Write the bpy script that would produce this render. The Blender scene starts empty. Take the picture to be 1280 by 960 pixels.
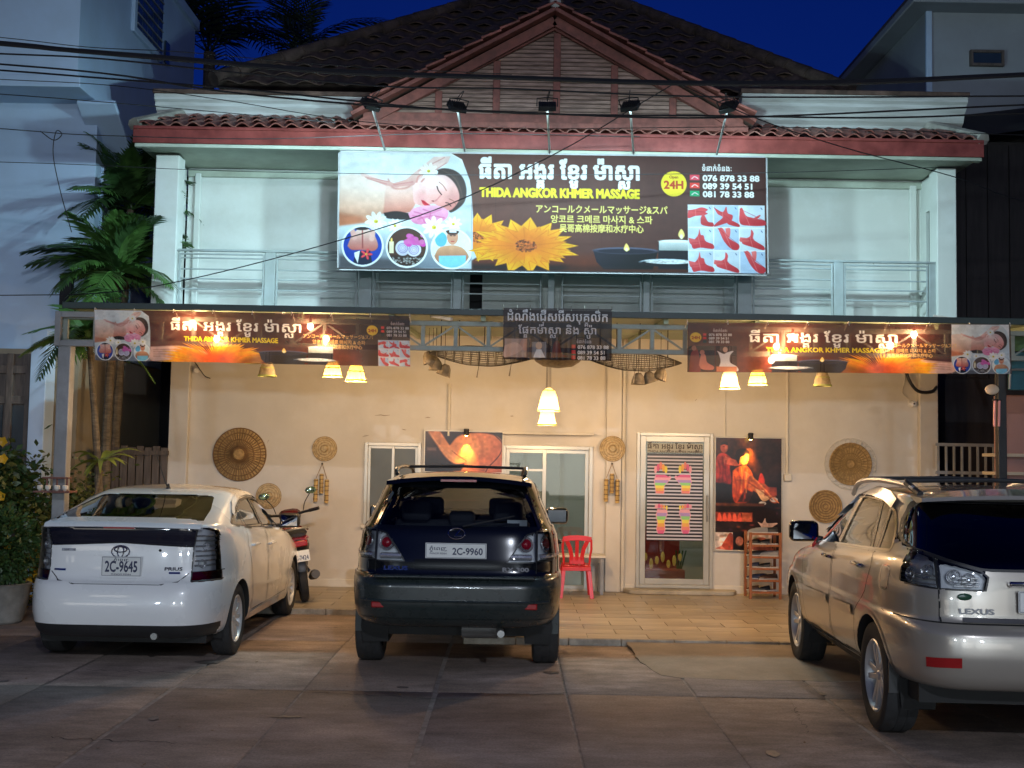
import bpy, bmesh, math, random
import numpy as np
from mathutils import Vector, Matrix
from mathutils.bvhtree import BVHTree
from math import sin, cos, pi, radians, sqrt
random.seed(7); rng = np.random.default_rng(7)
SC = bpy.context.scene
COL = SC.collection

# ------------------------------------------------------------------ camera
F_PX, CAM_H, PITCH, ROLL = 1450.0, 1.8, math.atan(92/1450.0), radians(1.0)
_F = Vector((0, cos(PITCH), sin(PITCH))); _R0 = Vector((1, 0, 0)); _U0 = Vector((0, -sin(PITCH), cos(PITCH)))
_R = _R0*cos(ROLL) + _U0*sin(ROLL); _U = _U0*cos(ROLL) - _R0*sin(ROLL)
cam = bpy.data.cameras.new('camera'); cam_o = bpy.data.objects.new('camera', cam); COL.objects.link(cam_o)
cam.sensor_width = 36; cam.lens = 36*F_PX/1280; cam.clip_start = 0.05; cam.clip_end = 2000
m = Matrix((( _R.x, _U.x, -_F.x, 0), (_R.y, _U.y, -_F.y, 0), (_R.z, _U.z, -_F.z, CAM_H), (0, 0, 0, 1)))
cam_o.matrix_world = m
SC.camera = cam_o
def P(u, v, Y):
    d = _F + _R*((u-640)/F_PX) + _U*((480-v)/F_PX)
    k = Y/d.y
    return Vector((d.x*k, Y, CAM_H + d.z*k))

# ------------------------------------------------------------------ world, exposure
W = bpy.data.worlds.new('World'); SC.world = W; W.use_nodes = True
wn = W.node_tree; bg = wn.nodes['Background']
SUN_EL, SUN_ROT = radians(0.6), radians(0)
sky = wn.nodes.new('ShaderNodeTexSky'); sky.sky_type = 'NISHITA'; sky.sun_disc = False
sky.sun_elevation = SUN_EL; sky.sun_rotation = SUN_ROT; sky.air_density = 1.0; sky.dust_density = 0.3; sky.ozone_density = 6.0
hs = wn.nodes.new('ShaderNodeMixRGB'); hs.blend_type = 'MULTIPLY'; hs.inputs[0].default_value = 1.0
hs.inputs[2].default_value = (0.22, 0.38, 1.0, 1)
wn.links.new(sky.outputs[0], hs.inputs[1]); wn.links.new(hs.outputs[0], bg.inputs[0]); bg.inputs[1].default_value = 0.12
SC.view_settings.view_transform = 'Standard'; SC.view_settings.look = 'None'
SC.view_settings.exposure = 0.0; SC.view_settings.gamma = 1.0
SC.render.engine = 'CYCLES'
cy = SC.cycles; cy.use_denoising = True; cy.max_bounces = 7; cy.diffuse_bounces = 3; cy.glossy_bounces = 3
cy.transmission_bounces = 4; cy.transparent_max_bounces = 12; cy.sample_clamp_indirect = 4.0; cy.use_light_tree = True
cy.caustics_reflective = False; cy.caustics_refractive = False

# ------------------------------------------------------------------ materials
MATS = {}
def mat(name, col, rough=0.6, metal=0.0, var=0.12, vscale=6.0, bump=0.0, bscale=60.0, emit=None, estr=0.0,
        coat=0.0, alpha=None, trans=0.0, stain=0.0, spec=0.5, stretch=None, col2=None, vrough=0.55, grit=0.0):
    """procedural principled material: two noises vary the colour, a third one the relief."""
    if name in MATS: return MATS[name]
    M = bpy.data.materials.new(name); M.use_nodes = True; nt = M.node_tree; N = nt.nodes; L = nt.links
    b = N['Principled BSDF']; MATS[name] = M
    tc = N.new('ShaderNodeTexCoord'); src = tc.outputs['Object']
    if stretch:
        mp = N.new('ShaderNodeMapping'); mp.inputs['Scale'].default_value = stretch; L.new(src, mp.inputs[0]); src = mp.outputs[0]
    n1 = N.new('ShaderNodeTexNoise'); n1.inputs['Scale'].default_value = vscale; n1.inputs['Detail'].default_value = 9; n1.inputs['Roughness'].default_value = vrough
    L.new(src, n1.inputs['Vector'])
    r = N.new('ShaderNodeValToRGB'); L.new(n1.outputs['Fac'], r.inputs[0])
    c = Vector(col); c2 = Vector(col2) if col2 else c*(1-var)
    lo = c2; hi = c if col2 else Vector([min(1, x*(1+var*0.5)) for x in c])
    r.color_ramp.elements[0].position = 0.35; r.color_ramp.elements[1].position = 0.65
    r.color_ramp.elements[0].color = (*lo, 1); r.color_ramp.elements[1].color = (*hi, 1)
    out = r.outputs[0]
    if stain > 0:
        n2 = N.new('ShaderNodeTexNoise'); n2.inputs['Scale'].default_value = vscale*0.22; n2.inputs['Detail'].default_value = 9
        n2.inputs['Roughness'].default_value = 0.7; L.new(src, n2.inputs['Vector'])
        r2 = N.new('ShaderNodeValToRGB'); r2.color_ramp.elements[0].position = 0.42; r2.color_ramp.elements[1].position = 0.62
        k = 1-stain; r2.color_ramp.elements[0].color = (k, k*0.97, k*0.92, 1); r2.color_ramp.elements[1].color = (1, 1, 1, 1)
        L.new(n2.outputs['Fac'], r2.inputs[0])
        mx = N.new('ShaderNodeMixRGB'); mx.blend_type = 'MULTIPLY'; mx.inputs[0].default_value = 1
        L.new(out, mx.inputs[1]); L.new(r2.outputs[0], mx.inputs[2]); out = mx.outputs[0]
    if grit > 0:
        ng = N.new('ShaderNodeTexNoise'); ng.inputs['Scale'].default_value = 55; ng.inputs['Detail'].default_value = 5; ng.inputs['Roughness'].default_value = .75; L.new(tc.outputs['Object'], ng.inputs['Vector'])
        rg = N.new('ShaderNodeValToRGB'); rg.color_ramp.elements[0].position = .40; rg.color_ramp.elements[1].position = .60; k = 1-grit; rg.color_ramp.elements[0].color = (k, k, k, 1); rg.color_ramp.elements[1].color = (1, 1, 1, 1); L.new(ng.outputs['Fac'], rg.inputs[0])
        mg = N.new('ShaderNodeMixRGB'); mg.blend_type = 'MULTIPLY'; mg.inputs[0].default_value = 1; L.new(out, mg.inputs[1]); L.new(rg.outputs[0], mg.inputs[2]); out = mg.outputs[0]
    L.new(out, b.inputs['Base Color'])
    b.inputs['Roughness'].default_value = rough; b.inputs['Metallic'].default_value = metal
    b.inputs['Specular IOR Level'].default_value = spec
    b.inputs['Coat Weight'].default_value = coat; b.inputs['Coat Roughness'].default_value = 0.04
    if rough > 0.15:
        mr = N.new('ShaderNodeMapRange'); mr.inputs['To Min'].default_value = rough*0.85; mr.inputs['To Max'].default_value = min(1, rough*1.15)
        L.new(n1.outputs['Fac'], mr.inputs[0]); L.new(mr.outputs[0], b.inputs['Roughness'])
    if bump > 0:
        n3 = N.new('ShaderNodeTexNoise'); n3.inputs['Scale'].default_value = bscale; n3.inputs['Detail'].default_value = 4
        L.new(src, n3.inputs['Vector'])
        bp = N.new('ShaderNodeBump'); bp.inputs['Strength'].default_value = bump; bp.inputs['Distance'].default_value = 0.01
        L.new(n3.outputs['Fac'], bp.inputs['Height']); L.new(bp.outputs[0], b.inputs['Normal'])
    if emit:
        b.inputs['Emission Color'].default_value = (*emit, 1); b.inputs['Emission Strength'].default_value = estr
    if trans:
        t = N.new('ShaderNodeBsdfTranslucent'); L.new(out, t.inputs[0])
        mx = N.new('ShaderNodeMixShader'); mx.inputs[0].default_value = trans
        L.new(b.outputs[0], mx.inputs[1]); L.new(t.outputs[0], mx.inputs[2]); L.new(mx.outputs[0], N['Material Output'].inputs[0])
    return M

def glass_mat(name, tint=(0.6, 0.65, 0.65), refl=1.0, rough=0.02):
    if name in MATS: return MATS[name]
    M = bpy.data.materials.new(name); M.use_nodes = True; nt = M.node_tree; N = nt.nodes; L = nt.links
    MATS[name] = M; N.remove(N['Principled BSDF'])
    tr = N.new('ShaderNodeBsdfTransparent'); tr.inputs[0].default_value = (*tint, 1)
    gl = N.new('ShaderNodeBsdfGlossy'); gl.inputs['Roughness'].default_value = rough; gl.inputs[0].default_value = (1, 1, 1, 1)
    fr = N.new('ShaderNodeFresnel'); fr.inputs[0].default_value = 1.5
    ns = N.new('ShaderNodeTexNoise'); ns.inputs['Scale'].default_value = 3
    ma = N.new('ShaderNodeMath'); ma.operation = 'MULTIPLY_ADD'; ma.inputs[1].default_value = refl; ma.inputs[2].default_value = 0.02
    L.new(fr.outputs[0], ma.inputs[0])
    mx = N.new('ShaderNodeMixShader'); L.new(ma.outputs[0], mx.inputs[0]); L.new(tr.outputs[0], mx.inputs[1]); L.new(gl.outputs[0], mx.inputs[2])
    L.new(mx.outputs[0], N['Material Output'].inputs[0])
    return M

def print_mat(name, rough=0.35, trans=0.0, spec=0.4, bump=0.0, ink=1.0):
    """flat print: the colour is painted on the vertices of the sheet."""
    M = bpy.data.materials.new(name); M.use_nodes = True; nt = M.node_tree; N = nt.nodes; L = nt.links
    b = N['Principled BSDF']; a = N.new('ShaderNodeAttribute'); a.attribute_name = 'paint'
    mi = N.new('ShaderNodeMixRGB'); mi.blend_type = 'MULTIPLY'; mi.inputs[0].default_value = 1; mi.inputs[2].default_value = (ink, ink, ink, 1)
    L.new(a.outputs['Color'], mi.inputs[1]); L.new(mi.outputs[0], b.inputs['Base Color']); b.inputs['Roughness'].default_value = rough
    b.inputs['Specular IOR Level'].default_value = spec
    if bump:
        tc = N.new('ShaderNodeTexCoord'); n3 = N.new('ShaderNodeTexNoise'); n3.inputs['Scale'].default_value = 3.0
        L.new(tc.outputs['Object'], n3.inputs['Vector'])
        bp = N.new('ShaderNodeBump'); bp.inputs['Strength'].default_value = bump; bp.inputs['Distance'].default_value = 0.02
        L.new(n3.outputs['Fac'], bp.inputs['Height']); L.new(bp.outputs[0], b.inputs['Normal'])
    if trans:
        t = N.new('ShaderNodeBsdfTranslucent'); L.new(a.outputs['Color'], t.inputs[0])
        mx = N.new('ShaderNodeMixShader'); mx.inputs[0].default_value = trans
        L.new(b.outputs[0], mx.inputs[1]); L.new(t.outputs[0], mx.inputs[2])
        tp = N.new('ShaderNodeBsdfTransparent'); m2 = N.new('ShaderNodeMixShader'); m2.inputs[0].default_value = .13     # loosely woven mesh banner
        L.new(mx.outputs[0], m2.inputs[1]); L.new(tp.outputs[0], m2.inputs[2]); L.new(m2.outputs[0], N['Material Output'].inputs[0])
    return M

# ------------------------------------------------------------------ object helpers
def wloc(o):
    v = Vector((0, 0, 0))
    while o: v += o.location; o = o.parent
    return v
class MB:
    def __init__(s): s.v = []; s.f = []
    def add(s, vs, fs, M=None):
        k = len(s.v)
        for p in vs:
            p = Vector(p); s.v.append(tuple(M @ p) if M is not None else tuple(p))
        s.f += [tuple(i+k for i in f) for f in fs]; return s
    def box(s, c, d, rot=None, M=None):
        x, y, z = d[0]/2, d[1]/2, d[2]/2
        R = Matrix.Translation(c) @ (rot.to_4x4() if rot is not None else Matrix())
        if M is not None: R = M @ R
        vs = [(i*x, j*y, k*z) for i in (-1, 1) for j in (-1, 1) for k in (-1, 1)]
        return s.add(vs, [(0, 1, 3, 2), (4, 6, 7, 5), (0, 4, 5, 1), (2, 3, 7, 6), (0, 2, 6, 4), (1, 5, 7, 3)], R)
    def b2(s, a, b):   # box by two corners
        a = Vector(a); b = Vector(b); d = b-a
        return s.box((a+b)/2, (abs(d.x), abs(d.y), abs(d.z)))
    def bar(s, a, b, w, h=None, up=(0, 0, 1)):   # rectangular bar between two points
        a = Vector(a); b = Vector(b); d = b-a; L = d.length
        if L < 1e-6: return s
        y = d/L; u = Vector(up)
        if abs(y.dot(u)) > 0.98: u = Vector((0, 1, 0)) if abs(y.z) > .9 else Vector((0, 0, 1))
        x = y.cross(u).normalized(); z = x.cross(y)
        R = Matrix((x, y, z)).transposed()
        return s.box((a+b)/2, (w, L, h or w), rot=R)
    def tube(s, pts, r, n=8, cap=True, rf=None):
        pts = [Vector(p) for p in pts]; k = len(s.v); m_ = len(pts)
        t0 = (pts[1]-pts[0]).normalized(); u = Vector((0, 0, 1)) if abs(t0.z) < .9 else Vector((1, 0, 0))
        x = t0.cross(u).normalized()
        for i, p in enumerate(pts):
            t = ((pts[min(i+1, m_-1)]-pts[max(i-1, 0)])).normalized()
            x = (x - t*x.dot(t)).normalized(); z = t.cross(x)
            rr = r if rf is None else (rf[i] if not callable(rf) else rf(i/(m_-1)))
            for j in range(n):
                a = 2*pi*j/n; s.v.append(tuple(p + x*(cos(a)*rr) + z*(sin(a)*rr)))
        for i in range(m_-1):
            for j in range(n):
                a = k+i*n+j; b = k+i*n+(j+1) % n; s.f.append((a, b, b+n, a+n))
        if cap: s.f.append(tuple(k+j for j in reversed(range(n)))); s.f.append(tuple(k+(m_-1)*n+j for j in range(n)))
        return s
    def lathe(s, prof, n=24, M=None, close=False):   # prof: (r, z) about local z
        k = len(s.v); M = M or Matrix()
        for r, z in prof:
            for j in range(n):
                a = 2*pi*j/n; s.v.append(tuple(M @ Vector((r*cos(a), r*sin(a), z))))
        for i in range(len(prof)-1):
            for j in range(n):
                a = k+i*n+j; b = k+i*n+(j+1) % n; s.f.append((a, b, b+n, a+n))
        if close:
            s.f.append(tuple(k+j for j in reversed(range(n)))); s.f.append(tuple(k+(len(prof)-1)*n+j for j in range(n)))
        return s
    def prism(s, poly, d, M=None):   # poly in local xz, extruded along y from 0 to d
        n = len(poly); vs = [(x, 0, z) for x, z in poly]+[(x, d, z) for x, z in poly]
        fs = [tuple(range(n)), tuple(range(2*n-1, n-1, -1))]+[(i, i+n, (i+1) % n+n, (i+1) % n) for i in range(n)]
        return s.add(vs, fs, M)
    def ell(s, c, r, n=12, m_=8, M=None):
        prof = [(max(1e-4, sin(pi*i/m_)), -cos(pi*i/m_)) for i in range(m_+1)]
        R = Matrix.Translation(c) @ Matrix.Diagonal((*r, 1))
        if M is not None: R = M @ R
        return s.lathe(prof, n, R)
    def build(s, name, mt, parent=None, world=True, smooth=30, bevel=0, bseg=2, fixn=True):
        me = bpy.data.meshes.new(name)
        off = wloc(parent) if (parent is not None and world) else Vector((0, 0, 0))
        vs = s.v if off.length < 1e-9 else [(a-off.x, b-off.y, c-off.z) for a, b, c in s.v]
        me.from_pydata(vs, [], s.f)
        if fixn:
            bm = bmesh.new(); bm.from_mesh(me)
            bmesh.ops.recalc_face_normals(bm, faces=bm.faces); bm.to_mesh(me); bm.free()
        return link(name, me, mt, parent, smooth, bevel, bseg)
def link(name, me, mt, parent=None, smooth=30, bevel=0, bseg=2):
    if isinstance(mt, (list, tuple)):
        for q in mt: me.materials.append(q)
    else: me.materials.append(mt)
    if smooth:
        me.polygons.foreach_set('use_smooth', [True]*len(me.polygons))
        me.set_sharp_from_angle(angle=radians(smooth))
    o = bpy.data.objects.new(name, me); COL.objects.link(o)
    if parent is not None: o.parent = parent
    if bevel:
        md = o.modifiers.new('bevel', 'BEVEL'); md.width = bevel; md.segments = bseg; md.limit_method = 'ANGLE'; md.angle_limit = radians(40)
        md.harden_normals = False
    return o
def mesh_np(name, V, Fq, mt, parent=None, smooth=0, world=True):
    """numpy vertices (n,3) and quads or tris (m,k)"""
    me = bpy.data.meshes.new(name); V = np.asarray(V, dtype=np.float64).copy()
    if parent is not None and world: V -= np.array(wloc(parent))
    Fq = np.asarray(Fq, dtype=np.int32); k = Fq.shape[1]
    me.vertices.add(len(V)); me.vertices.foreach_set('co', V.astype(np.float32).ravel())
    me.loops.add(Fq.size); me.loops.foreach_set('vertex_index', Fq.ravel())
    me.polygons.add(len(Fq)); me.polygons.foreach_set('loop_start', np.arange(0, Fq.size, k, dtype=np.int32))
    me.update(calc_edges=True); me.validate()
    return link(name, me, mt, parent, smooth)
def tag(o, label=None, cat=None, group=None, kind=None):
    if label: o['label'] = label
    if cat: o['category'] = cat
    if group: o['group'] = group
    if kind: o['kind'] = kind
    return o
def thing(name, label, cat, loc=(0, 0, 0), rz=0, group=None):
    o = bpy.data.objects.new(name, None); COL.objects.link(o); o.location = loc; o.rotation_euler = (0, 0, rz)
    o.empty_display_size = 0.2
    return tag(o, label, cat, group)
def dup(root, loc, rz=None, label=None, group=None, keep=True):
    r = root.copy(); COL.objects.link(r); r.location = loc
    if rz is not None: r.rotation_euler[2] = rz
    if label: r['label'] = label
    if group: r['group'] = group
    for ch in list(root.children):
        c = ch.copy(); COL.objects.link(c); c.parent = r
        for g in list(ch.children):
            d = g.copy(); COL.objects.link(d); d.parent = c
    return r
def light(name, kind, loc, power, col, size=0.05, parent=None, target=None, spot=None, blend=0.5):
    l = bpy.data.lights.new(name, kind); l.energy = power; l.color = col
    if kind == 'AREA': l.size = size
    elif kind == 'SUN': l.angle = size
    else: l.shadow_soft_size = size
    if spot: l.spot_size = radians(spot); l.spot_blend = blend
    o = bpy.data.objects.new(name, l); COL.objects.link(o)
    o.location = Vector(loc) - (wloc(parent) if parent else Vector((0, 0, 0)))
    if parent: o.parent = parent
    if target is not None:
        d = Vector(target)-Vector(loc); o.rotation_euler = d.to_track_quat('-Z', 'Y').to_euler()
    return o
def curve(pts, n=8):
    """Catmull-Rom through the points"""
    p = [Vector(q) for q in pts]; p = [p[0]*2-p[1]]+p+[p[-1]*2-p[-2]]; out = []
    for i in range(1, len(p)-2):
        for k in range(n):
            t = k/n; a, b, c, d = p[i-1], p[i], p[i+1], p[i+2]
            out.append(0.5*((2*b)+(c-a)*t+(2*a-5*b+4*c-d)*t*t+(3*b-a-3*c+d)*t**3))
    out.append(p[-2]); return out
# ------------------------------------------------------------------ print painter (flat print only)
_GL = {}
def glyph(ch):
    if ch in _GL: return _GL[ch]
    def edges(body):
        c = bpy.data.curves.new('glyph', 'FONT'); c.body = body; c.fill_mode = 'NONE'; c.resolution_u = 3
        o = bpy.data.objects.new('glyph', c); COL.objects.link(o)
        dg = bpy.context.evaluated_depsgraph_get(); e = o.evaluated_get(dg); me = e.to_mesh()
        v = np.array([(p.co.x, p.co.y) for p in me.vertices]); ed = np.array([tuple(x.vertices) for x in me.edges])
        e.to_mesh_clear(); bpy.data.objects.remove(o); bpy.data.curves.remove(c); return v, ed
    def firstx(v): return v[:, 0].min()
    v, ed = edges(ch) if ch != ' ' else (np.zeros((0, 2)), np.zeros((0, 2), int))
    v2, _ = edges(ch+'I'); vi, _ = edges('I')
    nI = len(vi); adv = v2[-nI:, 0].min()-vi[:, 0].min()
    _GL[ch] = (v[ed] if len(ed) else np.zeros((0, 2, 2)), adv); return _GL[ch]
KH = {'name': [('ធ', 0), ('ី', 0), ('ត', 0), ('ា', 0), (' ', 0), ('អ', 0), ('ង', 0), ('គ', 1), ('រ', 0), (' ', 0), ('ែ', 0), ('ខ', 0), ('ម', 1), ('រ', 0), (' ', 0),
               ('ម', 0), ('៉', 0), ('ា', 0), ('ស', 0), ('ស', 1), ('ា', 0)],
      'hire': [('ដ', 0), ('ំ', 0), ('ណ', 0), ('ឹ', 0), ('ង', 0), ('េ', 0), ('ជ', 0), ('រ', 1), ('ី', 0), ('ស', 0), ('េ', 0), ('រ', 0), ('ី', 0), ('ស', 0), ('ប', 0), ('ុ', 0), ('គ', 0), ('គ', 1), ('ល', 0), ('ិ', 0), ('ក', 0)],
      'dept': [('ែ', 0), ('ផ', 0), ('ន', 1), ('ក', 0), ('ម', 0), ('៉', 0), ('ា', 0), ('ស', 0), ('ស', 1), ('ា', 0), (' ', 0), ('ន', 0), ('ិ', 0), ('ង', 0), (' ', 0), ('ស', 0), ('ប', 1), ('៉', 0), ('ា', 0)],
      'contact': [('ទ', 0), ('ំ', 0), ('ន', 0), ('ា', 0), ('ក', 0), ('់', 0), ('ទ', 0), ('ំ', 0), ('ន', 0), ('ង', 0), ('ៈ', 0)],
      'city': [('ភ', 0), ('ន', 1), ('ំ', 0), ('េ', 0), ('ព', 0), ('ញ', 0)]}
def layout(t):
    """edge segments of a line of text in em units, and its width"""
    toks = KH[t[1:]] if t.startswith('#') else [(c, 0) for c in t]
    pen = 0; segs = []; last = 0
    for ch, sub in toks:
        g, adv = glyph(ch)
        if sub:
            gw = g[..., 0].max()-g[..., 0].min(); bw = pen-last
            q = g*np.array([0.62, 0.52]); q = q+np.array([last+bw*0.5-gw*0.31-g[..., 0].min()*0.62, -0.40]); segs.append(q)
        else:
            if len(g): segs.append(g+np.array([pen, 0]))
            if adv > 0.12: last = pen
            pen += adv
    return segs, pen
class Canvas:
    """colour raster in sRGB, painted with numpy, later stored on the vertices of a sheet"""
    def __init__(s, w, h, k, base=(0, 0, 0)):     # w,h design units; k samples per unit
        s.w, s.h, s.k = w, h, k; s.nx, s.ny = int(round(w*k))+1, int(round(h*k))+1
        s.a = np.zeros((s.ny, s.nx, 3)); s.a[:] = np.array(base)/255; s.o = (0., 0.); s.sc = (1., 1.); s.clip = None
        s.X, s.Y = np.meshgrid(np.arange(s.nx)/k, np.arange(s.ny)/k)
    def fr(s, x0=0., y0=0., sx=1., sy=None): s.o = (x0, y0); s.sc = (sx, sx if sy is None else sy); return s
    def T(s, p): return np.array([[s.o[0]+x*s.sc[0], s.o[1]+y*s.sc[1]] for x, y in p], float)
    def _sub(s, x0, y0, x1, y1):
        k = s.k; i0 = max(0, int(x0*k)-1); i1 = min(s.nx, int(x1*k)+3); j0 = max(0, int(y0*k)-1); j1 = min(s.ny, int(y1*k)+3)
        return (slice(j0, j1), slice(i0, i1)) if i1 > i0 and j1 > j0 else None
    def _blend(s, sl, cov, col, alpha=1.0):
        cov = np.clip(cov, 0, 1)*alpha
        if s.clip is not None: cov = cov*s.clip[sl]
        c = col if isinstance(col, np.ndarray) and col.ndim == 3 else np.array(col, float)/255
        s.a[sl] = s.a[sl]*(1-cov[..., None])+c*cov[..., None]
    def _cov(s, segs, soft=0.0, nz=False):
        pad = soft+1.5/s.k
        x0, y0 = segs[..., 0].min()-pad, segs[..., 1].min()-pad; x1, y1 = segs[..., 0].max()+pad, segs[..., 1].max()+pad
        sl = s._sub(x0, y0, x1, y1)
        if sl is None: return None, None
        X = s.X[sl][..., None]; Y = s.Y[sl][..., None]
        ax, ay, bx, by = segs[:, 0, 0], segs[:, 0, 1], segs[:, 1, 0], segs[:, 1, 1]
        dx, dy = bx-ax, by-ay; L2 = dx*dx+dy*dy+1e-12
        t = np.clip(((X-ax)*dx+(Y-ay)*dy)/L2, 0, 1); d = np.sqrt(((X-ax-t*dx)**2+(Y-ay-t*dy)**2).min(-1))
        up = (ay <= Y) & (by > Y); dn = (ay > Y) & (by <= Y); cr = ((bx-ax)*(Y-ay)-(by-ay)*(X-ax))
        if nz: ins = ((up & (cr > 0)).sum(-1)-(dn & (cr < 0)).sum(-1)) != 0
        else: ins = (((up & (cr > 0)) | (dn & (cr < 0))).sum(-1) % 2) == 1
        sd = np.where(ins, d, -d); return sl, sd
    def poly(s, pts, col, soft=0.0, alpha=1.0, smooth=False, grad=None):
        q = s.T(pts)
        if smooth: q = np.array([(v.x, v.y) for v in curve([(a, b, 0) for a, b in list(q)+[q[0]]], 5)])[:-1]
        segs = np.stack([q, np.roll(q, -1, 0)], 1); soft = soft*abs(s.sc[0])
        sl, sd = s._cov(segs, soft)
        if sl is None: return s
        col_ = col
        if grad:      # (p0, p1, col2)
            a, b = s.T([grad[0], grad[1]]); d = b-a
            t = np.clip(((s.X[sl]-a[0])*d[0]+(s.Y[sl]-a[1])*d[1])/(d@d), 0, 1)[..., None]
            col_ = (np.array(col)*(1-t)+np.array(grad[2])*t)/255
        w = max(soft, 0.7/s.k); s._blend(sl, 0.5+sd/(2*w), col_, alpha); return s
    def rect(s, x0, y0, x1, y1, col, **k): return s.poly([(x0, y0), (x1, y0), (x1, y1), (x0, y1)], col, **k)
    def ell(s, cx, cy_, rx, ry, col, soft=0.0, alpha=1.0, rot=0.0, inner=None):
        (cx, cy_), = s.T([(cx, cy_)]); rx, ry = rx*abs(s.sc[0]), ry*abs(s.sc[1]); R = max(rx, ry)*1.05+soft*abs(s.sc[0])*2+2/s.k
        sl = s._sub(cx-R, cy_-R, cx+R, cy_+R)
        if sl is None: return s
        X, Y = s.X[sl]-cx, s.Y[sl]-cy_; c, n = cos(rot), sin(rot); U = (X*c+Y*n)/rx; V = (-X*n+Y*c)/ry
        r = np.sqrt(U*U+V*V); sd = (1-r)*min(rx, ry); w = max(soft*abs(s.sc[0]), 0.7/s.k)
        cov = 0.5+sd/(2*w); 
        if inner: cov = np.minimum(cov, 0.5+((r-inner)*min(rx, ry))/(2*w))
        s._blend(sl, cov, col, alpha); return s
    def stroke(s, pts, w, col, soft=0.0, alpha=1.0, smooth=True):
        q = s.T(pts)
        if smooth and len(q) > 2: q = np.array([(v.x, v.y) for v in curve([(a, b, 0) for a, b in q], 6)])
        segs = np.stack([q[:-1], q[1:]], 1); w = w*abs(s.sc[0])/2; soft = soft*abs(s.sc[0])
        pad = w+soft+1.5/s.k
        sl = s._sub(segs[..., 0].min()-pad, segs[..., 1].min()-pad, segs[..., 0].max()+pad, segs[..., 1].max()+pad)
        if sl is None: return s
        X = s.X[sl][..., None]; Y = s.Y[sl][..., None]; ax, ay = segs[:, 0, 0], segs[:, 0, 1]; dx, dy = segs[:, 1, 0]-ax, segs[:, 1, 1]-ay
        t = np.clip(((X-ax)*dx+(Y-ay)*dy)/(dx*dx+dy*dy+1e-12), 0, 1); d = np.sqrt(((X-ax-t*dx)**2+(Y-ay-t*dy)**2).min(-1))
        ww = max(soft, 0.7/s.k); s._blend(sl, 0.5+(w-d)/(2*ww), col, alpha); return s
    def text(s, t, x, y, h, col, width=None, bold=0.0, align='l', alpha=1.0, outline=None):
        """baseline-left at x,y; h = em height; width = total width wanted"""
        segs, w = layout(t); sx = h if width is None else width/w
        if align == 'c': x -= w*sx/2
        if align == 'r': x -= w*sx
        (x, y), = s.T([(x, y)]); sx *= s.sc[0]; sy = h*s.sc[1]
        for pas in ((0, 1) if outline else (1,)):
            for g in segs:
                q = g*np.array([sx, -sy])+np.array([x, y])
                b = bold*s.sc[0]+(outline[1]*s.sc[0] if pas == 0 else 0)
                sl, sd = s._cov(q, b+0.5, nz=True)
                if sl is None: continue
                s._blend(sl, 0.5+(sd+b)/(1.3/s.k), outline[0] if pas == 0 else col, alpha)
        return s
    def noise(s, amp, seed=1):
        r = np.random.default_rng(seed); s.a = np.clip(s.a*(1+amp*r.standard_normal((s.ny, s.nx, 1))), 0, 1); return s
    def mottle(s, amps=((.10, 9.), (.10, 3.), (.07, 1.2)), seed=5):
        r = np.random.default_rng(seed); f = np.ones((s.ny, s.nx))
        for amp, sc in amps:
            gx, gy = int(s.w/sc)+3, int(s.h/sc)+3; g = r.standard_normal((gy, gx)); fx, fy = s.X/sc, s.Y/sc; ix, iy = fx.astype(int), fy.astype(int); tx, ty = fx-ix, fy-iy; tx, ty = tx*tx*(3-2*tx), ty*ty*(3-2*ty)
            f += amp*((g[iy, ix]*(1-tx)+g[iy, ix+1]*tx)*(1-ty)+(g[iy+1, ix]*(1-tx)+g[iy+1, ix+1]*tx)*ty)
        s.a = np.clip(s.a*f[..., None], 0, 1); return s
    def sheet(s, name, corners, mt, parent=None, warp=None):
        """corners: world TL, TR, BL as Vectors; warp(u,v)->offset along the normal"""
        TL, TR, BL = [np.array(c) for c in corners]
        u = (np.arange(s.nx)/(s.nx-1))[None, :, None]; v = (np.arange(s.ny)/(s.ny-1))[:, None, None]
        V = TL+(TR-TL)*u+(BL-TL)*v
        if warp is not None:
            n = np.cross(TR-TL, BL-TL); n /= np.linalg.norm(n); V = V+n*warp(u, v)
        V = V.reshape(-1, 3); i = np.arange(s.ny*s.nx).reshape(s.ny, s.nx)
        Fq = np.stack([i[:-1, :-1], i[1:, :-1], i[1:, 1:], i[:-1, 1:]], -1).reshape(-1, 4)
        o = mesh_np(name, V, Fq, mt, parent, smooth=0)
        s.noise(.02, 3)
        lin = np.where(s.a <= 0.04045, s.a/12.92, ((s.a+0.055)/1.055)**2.4)
        at = o.data.color_attributes.new('paint', 'FLOAT_COLOR', 'POINT')
        at.data.foreach_set('color', np.concatenate([lin.reshape(-1, 3), np.ones((lin.shape[0]*lin.shape[1], 1))], 1).astype(np.float32).ravel())
        return o

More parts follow.
